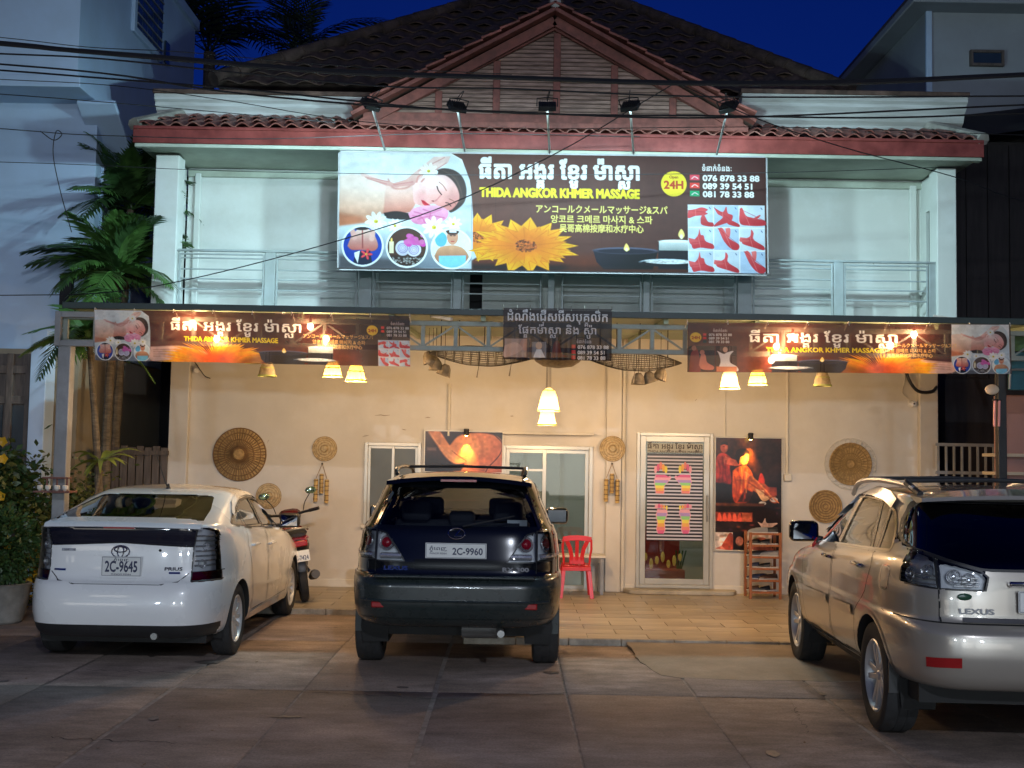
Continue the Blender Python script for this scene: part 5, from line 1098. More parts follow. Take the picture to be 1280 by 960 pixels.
def bush(name, label, c, rad, n, mats, leaf=.06, cat='bush', flowers=0, seed=0, group=None, clumps=22):
    r = np.random.default_rng(seed); c = np.array(c); rad = np.array(rad); t = thing(name, label, cat, (c[0], c[1], max(0, c[2]-rad[2])), group=group)
    cl = r.standard_normal((clumps, 3)); cl /= np.linalg.norm(cl, axis=1)[:, None]; cl *= r.uniform(.35, .95, (clumps, 1)); cs = r.uniform(.18, .42, clumps)
    for k, mm in enumerate(mats):
        nn = n//len(mats); ci = r.integers(0, clumps, nn); q = cl[ci]+r.standard_normal((nn, 3))*cs[ci, None]*.6
        p = c+q*rad; p[:, 2] = np.maximum(p[:, 2], .03)
        d = r.standard_normal((nn, 3)); d[:, 2] = d[:, 2]*.5+.2; d /= np.linalg.norm(d, axis=1)[:, None]; u = np.cross(d, r.standard_normal((nn, 3))); u /= np.linalg.norm(u, axis=1)[:, None]
        L = leaf*r.uniform(.6, 1.3, (nn, 1)); V = np.stack([p, p+d*L*.5+u*L*.28, p+d*L, p+d*L*.5-u*L*.28], 1).reshape(-1, 3); F_ = np.arange(nn*4).reshape(-1, 4)
        mesh_np('foliage', V, F_, mm, t)
    b = MB()
    for i in range(9):
        e = c+cl[i % clumps]*rad*.8; b.tube(curve([(c[0]+r.uniform(-.05, .05), c[1], max(0, c[2]-rad[2])), ((c[0]+e[0])/2, (c[1]+e[1])/2, (c[2]*.7+e[2]*.3)), tuple(e)], 4), .008, 4)
    b.build('stem', m_twig, t)
    for i in range(flowers):
        a = r.uniform(0, 2*pi); q = np.array([cos(a)*r.uniform(.2, .95), -r.uniform(.5, 1), r.uniform(-.9, .9)]); p = Vector(c+q*rad); b = MB(); s = leaf*.55
        for j in range(5):
            an = 2*pi*j/5+a; e = Vector((cos(an), -.35, sin(an)))*s; w_ = Vector((-sin(an), 0, cos(an)))*s*.5; b.add([p, p+e*.6+w_, p+e*1.1, p+e*.6-w_], [(0, 1, 2, 3)])
        b.build('flower', m_yel, t, smooth=0)
    return t
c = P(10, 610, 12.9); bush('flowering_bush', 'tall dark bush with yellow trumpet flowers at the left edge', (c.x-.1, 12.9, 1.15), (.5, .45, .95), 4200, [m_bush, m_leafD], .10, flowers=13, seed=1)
c = P(85, 650, 13.4); bush('hedge_bush', 'loose olive bush with small pale leaves behind the left canopy post', (c.x, 13.4, .8), (.55, .5, .75), 3600, [m_bush, m_bushL], .07, flowers=4, seed=2)
c = P(140, 620, 13.9); bush('hedge_bush', 'brownish bush between the small palm and the white car roof', (c.x, 13.9, .8), (.5, .4, .6), 2600, [m_bush, m_bushL], .07, seed=3)
c = P(4, 690, 12.2); pot = thing('potted_shrub', 'round dark shrub in a grey concrete pot at the lower left edge', 'potted plant', (c.x, 12.2, 0))
b = MB(); b.lathe([(.20, 0), (.22, .02), (.27, .22), (.28, .36), (.30, .40), (.27, .41), (.25, .35), (.05, .34)], 20, Matrix.Translation((c.x, 12.2, 0)), True); b.build('pot', mat('grey_cement_pot', (.26, .25, .23), .85, var=.25, vscale=8, bump=.3, stain=.3), pot)
r = np.random.default_rng(8); nn = 2600; d = r.standard_normal((nn, 3)); d /= np.linalg.norm(d, axis=1)[:, None]; p = np.array([c.x, 12.2, .78])+d*np.array([.36, .36, .42])*r.uniform(.55, 1, (nn, 1))
u = np.cross(d, r.standard_normal((nn, 3))); u /= np.linalg.norm(u, axis=1)[:, None]; dd = d+r.standard_normal((nn, 3))*.5; dd /= np.linalg.norm(dd, axis=1)[:, None]; L = .06
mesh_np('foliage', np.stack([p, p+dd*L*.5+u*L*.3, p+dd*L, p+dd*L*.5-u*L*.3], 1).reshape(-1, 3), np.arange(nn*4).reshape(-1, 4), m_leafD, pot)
c = P(60, 720, 12.6); bush('flower_clump', 'low clump of orange yellow blossom beside the grey pot', (c.x, 12.6, .42), (.24, .2, .42), 900, [m_bush, m_yel], .07, cat='flowers', seed=6, flowers=9)
# dracaena with strap leaves
c = P(126, 578, 12.9); dr = thing('strap_leaf_plant', 'yellow-green strap-leaved plant on a thin stem above the white car', 'plant', (c.x-.03, 12.9, 0))
MB().tube(curve([(c.x-.05, 12.9, 0), (c.x-.07, 12.9, .9), (c.x, 12.9, c.z)], 5), .018, 6).build('stem', m_trunk, dr)
m_strap = mat('yellow_green_strap_leaf', (0.30, 0.36, 0.07), .4, var=.35, vscale=6, trans=.2)
for i in range(15):
    a = 2*pi*i/15+random.uniform(-.2, .2); L = random.uniform(.32, .50); up = random.uniform(.25, 1.0); b = MB(); vs = []
    for j in range(7):
        t = j/6; q = Vector((cos(a)*L*t, sin(a)*L*t*.8, L*(up*t-.75*t*t))); w_ = .03*sin(pi*min(1, t*.85+.12)); s_ = Vector((-sin(a), cos(a), 0))*w_+Vector((0, 0, w_*.3)); vs += [tuple(c+q-s_), tuple(c+q+s_)]
    b.add(vs, [(2*j, 2*j+1, 2*j+3, 2*j+2) for j in range(6)]); b.build('leaf', m_strap, dr, smooth=60, fixn=False)
# small offering shelf on the post
sh = P(68, 612, 11.6); sf = thing('offering_shelf', 'small reddish spirit offering shelf fixed to the left canopy post', 'shelf', (sh.x, 11.66, sh.z))
m_offer = mat('reddish_lacquer_wood', (.20, .08, .06), .5, var=.4, vscale=20)
MB().box((sh.x, 11.62, sh.z-.02), (.36, .22, .018)).build('board', m_offer, sf, bevel=.003)
for k in (-.1, 0, .1): MB().box((sh.x+k, 11.66, sh.z+.05), (.018, .018, .12)).build('baluster', m_offer, sf, bevel=.003)
MB().box((sh.x, 11.66, sh.z+.115), (.26, .1, .016)).build('top_board', m_offer, sf, bevel=.003)
for k in (-.12, -.04, .05, .13): MB().lathe([(.012, 0), (.028, .02), (.03, .05), (.022, .055)], 10, Matrix.Translation((sh.x+k, 11.54, sh.z-.01)), True).build('cup', m_trim, sf)

for i, (x0, x1, y0, y1, hh, lab) in enumerate(((-40, -30, -26, 13, 9, 'long dark building added far to the left to block the sky'), (32, 42, -26, 22, 9, 'long dark building added far to the right to block the sky'), (-30, -13.2, 14.8, 24, 7.5, 'plain house next to the white neighbour on the left'), (15.5, 32, 16, 24, 8, 'plain house next to the grey corner house on the right'))):  # unseen houses added to keep horizon sky out of the car reflections
    q = thing('added_street_house', lab, 'house', ((x0+x1)/2, (y0+y1)/2, 0)); MB().b2((x0, y0, 0), (x1, y1, hh)).build('facade', mat('far_shop_render', (0.30, 0.29, 0.27), .85, var=.2, vscale=.6, stain=.2), q, smooth=0)
# fallen leaves and grit on the forecourt
r = np.random.default_rng(21); nn = 260; p = np.stack([r.uniform(-6, 5, nn), r.uniform(6.2, 11, nn), np.full(nn, .004)], 1); a = r.uniform(0, 6.28, nn); d = np.stack([np.cos(a), np.sin(a), r.uniform(0, .3, nn)], 1); u = np.stack([-np.sin(a), np.cos(a), np.zeros(nn)], 1); L = (.006+.03*r.random(nn)**4)[:, None]
tag(mesh_np('fallen_leaf_litter', np.stack([p, p+d*L*.5+u*L*.35, p+d*L, p+d*L*.5-u*L*.35], 1).reshape(-1, 3), np.arange(nn*4).reshape(-1, 4), mat('dry_leaf', (.22, .13, .06), .8, var=.5, vscale=3)), 'scattered dry leaf bits on the concrete forecourt', 'leaf litter', kind='stuff')
# ------------------------------------------------------------------ shop row across the road, behind the viewer; lit windows and tubes added for reflections
m_far = mat('far_shop_render', (0.30, 0.29, 0.27), .85, var=.2, vscale=.6, stain=.2); m_litw = mat('added_lit_window', (1, 1, 1), .4, emit=(1, .93, .82), estr=2.2); m_litc = mat('added_cool_tube', (1, 1, 1), .4, emit=(.85, .95, 1), estr=14)
for i in range(7):
    x0 = -28+i*8; hh = [8.5, 11, 7.5, 10.5, 9, 12, 8][i]
    q = thing('shop_house', '%s shop house in the row across the road behind the viewer' % ['first', 'second', 'third', 'fourth', 'fifth', 'sixth', 'seventh'][i], 'house', (x0+4, -20, 0), group='shop houses across the road')
    MB().b2((x0, -26, 0), (x0+7.9, -20, hh)).build('facade', m_far, q, smooth=0)
    for fz in range(1, int(hh//3.2)):
        for k in range(3): MB().b2((x0+.8+k*2.4, -20, fz*3.2+.9), (x0+2.2+k*2.4, -19.96, fz*3.2+2.3)).build('window', m_litw if (i*7+fz*3+k) % 5 == 0 else m_dglass, q, smooth=0)
    MB().b2((x0+.6, -20, .2), (x0+7.3, -19.95, 2.6)).build('shop_front', m_litw if i in (1, 3, 4) else m_dglass, q, smooth=0)
    if i in (2, 3, 4):
        MB().b2((x0+2, -19.6, 3.5), (x0+3.3, -19.5, 3.58)).build('added_tube_lamp', m_litc, q, smooth=0)
        lo = light('added_cool_fill', 'AREA', (x0+2.65, -19.4, 3.4), 600, (.74, .88, 1.0), .9, q, target=(x0*.3, 9, 1.0)); lo.data.shape = 'RECTANGLE'; lo.data.size_y = .5  # added area light at the unseen shop row, brightens the car rears

q = thing('hanging_pot_plant', 'small leafy sprays hanging over the top of the left canopy post', 'plant', tuple(P(95, 385, 12.3)))
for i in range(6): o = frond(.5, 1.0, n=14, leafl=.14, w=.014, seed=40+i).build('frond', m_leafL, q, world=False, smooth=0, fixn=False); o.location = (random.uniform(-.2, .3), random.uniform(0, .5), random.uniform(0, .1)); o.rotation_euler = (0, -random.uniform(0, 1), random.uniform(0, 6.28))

# trowel repairs, oil spots and tyre marks on the forecourt
m_oil = mat('dark_oil_spot', (.24, .19, .165), .6, var=.4, vscale=14, grit=.3); m_rep = mat('pale_mortar_smear', (.40, .34, .29), .85, var=.4, vscale=18, grit=.3)
r = random.Random(77)
for i in range(14):
    pale = False; cx, cy_ = r.uniform(-4.5, 3.2), r.uniform(5.6, 10.8); ra, rb = (r.uniform(.03, .16), r.uniform(.02, .07)) if pale else (r.uniform(.02, .13), r.uniform(.02, .10)); n = 18; ph = [r.uniform(.6, 1.25) for _ in range(n)]
    b = MB(); b.add([(cx+cos(2*pi*k/n)*ra*(ph[k]+ph[k-1])/2, cy_+sin(2*pi*k/n)*rb*(ph[k]+ph[k-1])/2, .0047+.0002*i/34) for k in range(n)], [tuple(range(n))]); b.build('mortar_smear' if pale else 'oil_spot', m_rep if pale else m_oil, fc, smooth=0, fixn=False)
# ------------------------------------------------------------------ lamps under the canopy
m_shadeL = mat('lit_bamboo_shade', (0.62, 0.42, 0.10), .6, var=.12, vscale=30, trans=.3, emit=(1, .66, .12), estr=.4); m_shadeU = mat('unlit_bamboo_shade', (0.42, 0.33, 0.20), .7, var=.3, vscale=30, trans=.35)
m_bulb = mat('glowing_bulb', (1, 1, 1), .3, emit=(1, .74, .42), estr=38)
_n = m_bulb.node_tree; _t = _n.nodes.new('ShaderNodeBsdfTransparent'); _m = _n.nodes.new('ShaderNodeMixShader'); _m.inputs[0].default_value = .25
_n.links.new(_t.outputs[0], _m.inputs[1]); _n.links.new(_n.nodes['Principled BSDF'].outputs[0], _m.inputs[2]); _n.links.new(_m.outputs[0], _n.nodes['Material Output'].inputs[0]); m_cord = mat('dark_cord', (.05, .03, .02), .6); m_shrim = mat('green_gold_trim', (.30, .32, .08), .6)
m_shadeC = mat('lit_cream_shade', (0.66, 0.5, 0.2), .6, var=.08, vscale=30, trans=.5, emit=(1, .86, .48), estr=.5)
def shade(label, u, v, Y, lit, kind='cone', group='bamboo lampshades under the canopy', s=1.0, power=None, cord=None):
    p = P(u, v, Y); t = thing('hanging_lamp', label, 'hanging lamp', tuple(p), group=group)
    prof = [(.055*s, .085*s), (.08*s, .02*s), (.103*s, -.075*s)] if kind == 'cone' else [(.02*s, .125*s), (.06*s, .10*s), (.085*s, .03*s), (.10*s, -.06*s), (.115*s, -.11*s)]
    M = Matrix.Translation(p); MB().lathe(prof, 20, M).build('lamp_shade', (m_shadeL if kind == 'cone' else m_shadeC) if lit else m_shadeU, t)
    MB().lathe([(prof[-1][0]+.002, prof[-1][1]+.012), (prof[-1][0]+.006, prof[-1][1]-.006), (prof[-1][0]-.004, prof[-1][1]-.006)], 20, M).build('rim', m_shrim, t)
    MB().lathe([(prof[1][0]+.0015, prof[1][1]+.006), (prof[1][0]+.004, prof[1][1]), (prof[1][0]+.0015, prof[1][1]-.006)], 20, M).build('band', m_shrim, t)
    b = MB(); [b.tube([p+Vector((x*.02, 0, prof[0][1])), (p.x+x*.008, Y, CZ+.02+(Y-YG)*.045)], .003, 5) for x in (-1, 1)]; b.build('cord', m_cord, t)
    if lit:
        MB().ell(p+Vector((0, 0, -.02)), (.028, .028, .036)).build('bulb', m_bulb, t)
        light('bulb_light', 'POINT', p+Vector((0, 0, prof[-1][1]-.045)), (power or BULB_W), WARM, .035, t)
    else: MB().ell(p+Vector((0, 0, -.0)), (.026, .026, .034)).build('bulb', m_glass, t)
    return t
shade('lit yellow lampshade below the left banner, the left one of the pair', 416, 462, 12.6, 1)
shade('lit yellow lampshade below the left banner, the right and longer one of the pair', 445, 467, 12.3, 1, 'cone', s=1.05)
shade('upper glowing bell lampshade on black cords in the middle of the canopy', 686, 500, 12.6, 1, 'bell', s=1.05)
shade('lower glowing bell lampshade directly under the other in the middle', 684, 520, 13.6, 1, 'bell', s=.95, power=BULB_W*.7)
shade('lit pale lampshade below the right banner, left one of the pair', 912, 474, 12.2, 1, 'bell', s=.9)
shade('lit yellow lampshade below the right banner, right one of the pair', 947, 472, 12.7, 1)
shade('unlit bamboo lampshade in front of the wall, under the left banner', 334, 462, 12.7, 0, s=.95)
shade('unlit bamboo lampshade under the right banner, apart from the lit pair', 1028, 474, 12.7, 0, s=.95)
shade('unlit lampshade mostly hidden behind the bottom edge of the left banner', 316, 447, 12.9, 0, s=.8)
# bare bulbs behind the banners
for i, (u, v, ww, lab) in enumerate(((240.6, 404, 1, 'bare bulb shining through the left banner over the Khmer lettering'), (271, 423.5, 1, 'bare bulb shining through the left banner just above the orange flower'), (387.8, 408, .9, 'bare bulb glowing through the left banner, upper of its right pair'), (407.7, 423.5, .9, 'bare bulb glowing through the left banner over the Japanese lettering'),
    (991, 421, 1, 'upper bare bulb shining through the Khmer lettering of the right banner'), (970.6, 433, .9, 'bare bulb shining through the yellow lettering of the right banner'), (964.4, 450, .6, 'lowest bare bulb glowing through the candle picture of the right banner'), (1142.5, 418, 1, 'highest bare bulb toward the right end of the right banner'), (1113, 432, .9, 'bare bulb left of the highest one in the right half of the right banner'))):
    Y = YG+.0+.02; p = P(u, v, Y); t = thing('bare_bulb', lab, 'light bulb', tuple(p), group='bare bulbs behind the banners')
    MB().ell(p, (.034, .034, .04)).build('glass_bulb', m_bulb, t); MB().tube([p+Vector((0, 0, .035)), p+Vector((0, 0, .08))], .014, 8).build('socket', m_black, t)
    MB().tube([p+Vector((0, 0, .08)), (p.x, Y+.03, CZ-.01)], .003, 5).build('cord', m_cord, t)
    light('bulb_light', 'POINT', p, BULB_W*.34*ww, WARM, .034, t)
# fish trap baskets
m_trap = mat('dark_split_bamboo', (0.07, 0.055, 0.04), .7, var=.4, vscale=20); m_trap2 = mat('pale_split_bamboo', (0.24, 0.19, 0.13), .7, var=.4, vscale=20)
def trap(label, u0, u1, v0, v1, Y, flip):
    a, c = P(u0, v0, Y), P(u1, v1, Y); t = thing('fish_trap', label, 'fish trap', tuple((a+c)/2), group='bamboo fish traps under the canopy'); d = c-a
    R = lambda q: .125*min(1, sin(pi*min(max(q, .0), 1))**.95*1.05)+.006
    n = 14; k = 26; ax_ = d.normalized(); up = Vector((0, 0, 1)); si = ax_.cross(up)
    for j in range(n):
        an = 2*pi*j/n; MB().tube([a+d*(i/k)+(up*sin(an)*.8+si*cos(an))*R(i/k) for i in range(k+1)], .0035, 4).build('rib', m_trap, t)
    for i in range(1, 12):
        q = i/12; MB().tube([a+d*q+(up*sin(w)*.8+si*cos(w))*(R(q)+.004) for w in [2*pi*x/16 for x in range(17)]], .004, 4).build('hoop', m_trap2 if i % 3 else m_trap, t)
    b = MB(); b.tube([a+d*.1+(up*sin(w*1.0)*.8+si*cos(w))*R(.1+.8*w/60)+d*(.8*w/60) for w in [x*.6 for x in range(100)]], .003, 4); b.build('winding', m_trap2, t)
    for q in (.12, .3, .55, .85): pp = a+d*q+up*R(q)*.7; MB().tube([pp, (pp.x, Y, CZ+(Y-YG)*.045)], .006, 5).build('cord', m_cord, t)
    for q in (.5, .82): pp = a+d*q-up*R(q)*.7; MB().tube([pp, pp+Vector((-.02, 0, -.14))], .006, 5, rf=[.003, .009]).build('tassel', m_trap2, t)
    return t
trap('dark spindle shaped bamboo fish trap hanging left of the black centre banner', 536, 662, 441, 449, 12.4, 1)
trap('dark spindle shaped bamboo fish trap hanging right of the black centre banner', 736, 852, 449, 454, 12.4, -1)
p = P(697, 452, 12.4); t = thing('tray_basket', 'round shallow basket peeping out under the black centre banner', 'basket', tuple(p)); MB().lathe([(.02, -.07), (.16, -.05), (.24, .0), (.25, .02)], 24, Matrix.Translation(p)).build('woven_bowl', m_trap2, t)
[MB().tube([p+Vector((x, 0, .0)), p+Vector((x, 0, .4))], .005, 5).build('cord', m_cord, t) for x in (-.2, .2)]
POSN = ('leftmost', 'middle', 'lowest', 'highest')
for lab, pts in (('small woven shades at the left fish trap', ((536, 447), (545, 456), (556, 463), (541, 452))), ('small woven shades under the right fish trap', ((812, 472), (798, 474), (826, 468)))):
    for i, (u, v) in enumerate(pts):
        pp = P(u, v, 12.9); s_ = thing('small_woven_shade', POSN[i]+' of the '+lab, 'lampshade', tuple(pp), group=lab); MB().lathe([(.03, .07), (.06, .03), (.085, -.06)], 16, Matrix.Translation(pp) @ Matrix.Rotation(.35*(i-1), 4, 'Y')).build('woven_shade', m_trap2, s_); MB().tube([pp+Vector((0, 0, .06)), (pp.x, 12.9, CZ)], .003, 4).build('cord', m_cord, s_)
# ------------------------------------------------------------------ hats, trays and bamboo hangings on the wall
m_straw = mat('golden_woven_straw', (0.42, 0.27, 0.11), .75, var=.35, vscale=30, bump=.3, bscale=120); m_straw2 = mat('pale_woven_straw', (0.55, 0.42, 0.24), .75, var=.3, vscale=30, bump=.3, bscale=120); m_brn2 = mat('brown_rattan', (.22, .12, .05), .7, var=.3)
def disc(name, label, cat, u, v, rpx, prof, mt, ribs=0, rings=0, lace=False, ribmat=None, YW=YW):
    p = P(u, v, YW); r = rpx*YW/1450; t = thing(name, label, cat, (p.x, YW-.01, p.z)); M = Matrix.Translation((p.x, YW-.012, p.z)) @ Matrix.Rotation(pi/2, 4, 'X')
    MB().lathe([(max(1e-3, a*r), h*r) for a, h in prof], 40, M).build('woven_face', mt, t, smooth=40)
    def hat(a):
        for (a0, h0), (a1, h1) in zip(prof, prof[1:]):
            if min(a0, a1) <= a <= max(a0, a1) and abs(a1-a0) > 1e-6: return h0+(h1-h0)*(a-a0)/(a1-a0)
        return 0
    b = MB()
    for i in range(ribs):
        an = 2*pi*i/ribs; b.tube([M @ Vector((cos(an)*a*r, sin(an)*a*r, (hat(a)+.012)*r)) for a in (.22, .5, .75, .97)], .0045*rpx/33+.001, 4)
    if ribs: b.build('ribs', ribmat or m_brn2, t)
    for q in rings:
        MB().tube([M @ Vector((cos(w)*q*r, sin(w)*q*r, (hat(q)+.01)*r)) for w in [2*pi*x/40 for x in range(41)]], .005*rpx/33+.0015, 4).build('woven_ring', ribmat or m_brn2, t)
    if lace:
        b = MB()
        for i in range(26):
            an = 2*pi*i/26; cc = Vector((cos(an)*1.09*r, sin(an)*1.09*r, .03*r)); b.tube([M @ (cc+Vector((cos(w)*.13*r, sin(w)*.10*r, 0))) for w in [2*pi*x/10 for x in range(11)]], .005, 4)
        b.tube([M @ Vector((cos(w)*1.21*r, sin(w)*1.21*r, .03*r)) for w in [2*pi*x/50 for x in range(51)]], .004, 4)
        b.build('lace_border', mat('white_crochet_lace', (.7, .66, .58), .8), t)
    return t
hatp = [(.001, .30), (.22, .28), (.26, .10), (.6, .06), (1, .0), (.98, -.0)]; tray = [(.001, .03), (.9, .05), (.97, .11), (1.0, .10), (1.0, 0)]
big = [(.001, .26), (.18, .24), (.24, .14), (.27, .12), (.98, .02), (1.0, 0)]
disc('woven_sun_disc', 'largest woven golden disc on the left part of the wall', 'wall ornament', 300, 568, 33.5, big, m_straw, 48, (.3, .55, .8, .98))
disc('straw_hat', 'small straw hat above the left bamboo chime', 'straw hat', 406, 561, 15.5, hatp, m_straw2, 0, (.3, .5, .7, .85, .98), ribmat=m_straw)
disc('straw_hat', 'straw hat half hidden by the white car roof', 'straw hat', 336, 620, 16, hatp, m_straw2, 0, (.3, .5, .7, .85, .98), ribmat=m_straw)
disc('straw_hat', 'small straw hat above the right bamboo chime beside the glass door', 'straw hat', 765.5, 561, 16, hatp, m_straw2, 0, (.3, .5, .7, .85, .98), ribmat=m_straw, YW=YW-.075)
disc('lace_edged_tray', 'round golden tray with white lace edge on the right part of the wall', 'wall ornament', 1062.5, 580, 26.5, tray, m_straw, 34, (.2, .5, .8), lace=True, ribmat=mat('dark_gold_rattan', (.30, .19, .07), .7))
disc('plain_woven_tray', 'plain straw tray just left of the silver car roof', 'wall ornament', 1031.5, 633, 20.5, tray, m_straw, 0, (.15, .3, .45, .6, .75, .9), ribmat=m_brn2)
m_bam = mat('golden_bamboo', (0.55, 0.36, 0.12), .45, var=.3, vscale=12)
YW0 = YW
for u, v, lab in ((402.5, 609, 'bamboo chime of three tubes under the left straw hat'), (764.5, 609, 'bamboo chime of three tubes under the straw hat beside the glass door')):
    YW = YW0-(.075 if u > 700 else 0); p = P(u, v, YW); t = thing('bamboo_chime', lab, 'wall ornament', (p.x, YW-.03, p.z+.3), group='bamboo chimes on the wall')
    for k, (dx, dz, L) in enumerate(((-.075, -.04, .30), (0, .05, .26), (.072, -.05, .31))):
        q = Vector((p.x+dx, YW-.045-.01*k, p.z+dz)); tb = MB().tube([q+Vector((0, 0, L/2)), q-Vector((0, 0, L/2))], .026, 10).build('bamboo_tube', m_bam, t)
        for j in range(5): MB().lathe([(.0275, -.006), (.031, 0), (.0275, .006)], 10, Matrix.Translation(q+Vector((0, 0, L*(.42-j*.2))))).build('binding', m_brn2, tb)
    ap_ = Vector((p.x, YW-.03, p.z+.31)); MB().tube([ap_, (p.x-.075, YW-.045, p.z+.12)], .004, 5).build('cord', m_brn2, t); MB().tube([ap_, (p.x+.07, YW-.045, p.z+.11)], .004, 5).build('cord', m_brn2, t); MB().ell(ap_, (.014, .014, .014)).build('hook', m_black, t)
YW = YW0
# ------------------------------------------------------------------ posters with picture lamps
m_pfr = mat('slim_poster_frame', (0.55, 0.50, 0.42), .4, metal=.3)
def poster(label, art, tl, tr, bl, lamp, tgt, frame_=True):
    Y = YW-.035; TL, TR, BL = P(*tl, Y), P(*tr, Y), P(*bl, Y); TR.z = TL.z; BL.x = TL.x; BR_ = TR+BL-TL; c_ = (TL+BR_)/2
    t = thing('wall_poster', label, 'poster', (c_.x, YW, BL.z)); art.sheet('printed_sheet', (TL, TR, BL), pm_paper, t)
    MB().b2((TL.x-.012, Y+.004, BL.z-.012), (TR.x+.012, YW-.001, TL.z+.012)).build('poster_panel', m_pfr, t, smooth=0)
    frame(MB(), TL.x-.018, TR.x+.018, BL.z-.018, TL.z+.018, .016, Y-.006, Y+.004).build('poster_frame', m_pfr, t, bevel=.002)
    p = P(*lamp, YW-.16); l_ = thing('picture_lamp', 'small black lamp throwing a yellow beam down '+tgt, 'picture lamp', (p.x, YW, p.z), group='picture lamps over the posters')
    MB().tube([(p.x, YW, p.z+.03), (p.x, YW-.10, p.z+.045), (p.x, YW-.14, p.z+.03)], .012, 6).build('bracket', m_black, l_)
    MB().tube([p+Vector((0, -.005, .05)), p+Vector((0, .012, -.03))], .034, 12).build('lamp_head', m_cast, l_)
    MB().ell(p+Vector((0, .012, -.035)), (.02, .02, .01)).build('bulb', mat('amber_bulb', (1, .8, .4), .3, emit=(1, .66, .15), estr=40), l_)
    light('picture_beam', 'SPOT', p+Vector((0, .03, -.065)), POSTER_W*22, (1, .50, .08), .012, l_, target=(p.x, YW-.03, p.z-.35), spot=62, blend=.9)
poster('poster of hands massaging a bare back, behind the black car', massage_back_art(), (532, 539), (628, 540), (532, 589), (583, 541), 'on the back massage poster')
poster('tall dark poster of a seated Thai massage beside the glass door', thai_massage_art(), (895, 547), (977, 548), (895, 687), (938.5, 546), 'on the tall massage poster')
# ------------------------------------------------------------------ door step, mat, chair, side table
sp = P(850, 741, YW-.25); stp = thing('door_step', 'low pale stone step below the glass entrance door', 'step', (sp.x, YW-.2, ZP))
a, c = P(781, 741, YW-.25).x, P(923, 745, YW-.25).x; b = MB(); n = 14; pl = [(a+.12-.12*cos(w), 0+.1-.22*sin(w)) for w in [pi/2*i/6 for i in range(7)]]; pl = [(a, 0), (a, -.12), (a+.06, -.24), (a+.14, -.28), (c-.14, -.28), (c-.06, -.24), (c, -.12), (c, 0)]
b.add([(x, YW-.005+y, ZP+.002) for x, y in pl]+[(x, YW-.005+y, ZP+.055) for x, y in pl], [tuple(range(8))[::-1], tuple(range(8, 16))]+[(i, (i+1) % 8, (i+1) % 8+8, i+8) for i in range(8)]); b.build('stone_tread', mat('pale_step_stone', (.50, .45, .36), .6, var=.15, vscale=6, stain=.2), stp, bevel=.008)
# red plastic chair seen from behind
m_rp = mat('red_plastic', (0.62, 0.012, 0.018), .32, var=.08, spec=.6)
cc = P(719.5, 741, 14.75); ch = thing('red_plastic_chair', 'red plastic chair with slotted back beside the black car', 'chair', (cc.x, 14.75, ZP)); X, Yc, Z0 = cc.x, 14.75, ZP
MB().box((X, Yc+.05, Z0+.40), (.36, .36, .025)).build('seat', m_rp, ch, bevel=.012)
MB().b2((X-.18, Yc-.13, Z0+.34), (X+.18, Yc-.115, Z0+.388)).build('seat_apron', m_rp, ch, bevel=.005)
for sx in (-1, 1):
    for sy, yo in ((-1, -.11), (1, .21)):
        a = Vector((X+sx*.155, Yc+yo, Z0+.39)); d = Vector((X+sx*.195, Yc+yo+sy*.05, Z0+.0)); b = MB(); b.bar(a, d, .05, .012, up=(0, 1, 0)); b.bar(a+Vector((sx*.02, sy*-.0+.018, 0)), d+Vector((sx*.02, .02, 0)), .012, .045, up=(0, 1, 0)); b.build('leg', m_rp, ch, bevel=.004)
zt_ = .76; outer = [(-.11, .42), (-.13, .52), (-.175, .62), (-.19, .71), (-.17, .75), (0, .77), (.17, .75), (.19, .71), (.175, .62), (.13, .52), (.11, .42)]
b = MB()
def strip(b, pts, w, y0, t=.012):
    for i in range(len(pts)-1):
        a = Vector((X+pts[i][0], Yc-.13-(pts[i][1]-.4)*.18, Z0+pts[i][1])); d = Vector((X+pts[i+1][0], Yc-.13-(pts[i+1][1]-.4)*.18, Z0+pts[i+1][1])); e_ = (d-a)*.08; b.bar(a-e_, d+e_, w, t, up=(0, 1, 0))
strip(b, [(-.17, .735), (-.1, .75), (0, .755), (.1, .75), (.17, .735)], .065, 0); strip(b, [(-.175, .73), (-.18, .62), (-.165, .52), (-.16, .42)], .028, 0); strip(b, [(.175, .73), (.18, .62), (.165, .52), (.16, .42)], .028, 0)
strip(b, [(-.13, .72), (-.085, .62), (-.065, .52), (-.075, .42)], .05, 0); strip(b, [(.13, .72), (.085, .62), (.065, .52), (.075, .42)], .05, 0); strip(b, [(0, .73), (0, .60), (0, .50), (0, .42)], .045, 0); strip(b, [(-.08, .47), (.08, .47)], .09, 0)
b.build('backrest', m_rp, ch, bevel=.004)
tb = thing('side_table', 'narrow cream side table against the wall behind the red chair', 'table', (P(735, 738, 15.2).x, 15.2, ZP)); x1 = P(756, 700, 15.2).x; x0 = P(690, 700, 15.2).x; zt_ = P(730, 694, 15.1).z
MB().b2((x0, 15.02, zt_-.03), (x1, YW-.02, zt_)).build('table_top', m_trim, tb, bevel=.006)
for x in (x0+.05, x1-.05):
    for y in (15.06, 15.38): MB().b2((x-.022, y-.022, ZP), (x+.022, y+.022, zt_-.031)).build('leg', m_greysteel, tb, bevel=.003)
MB().b2((x0+.05, 15.35, zt_-.12), (x1-.05, 15.38, zt_-.031)).build('apron', m_trim, tb, smooth=0)
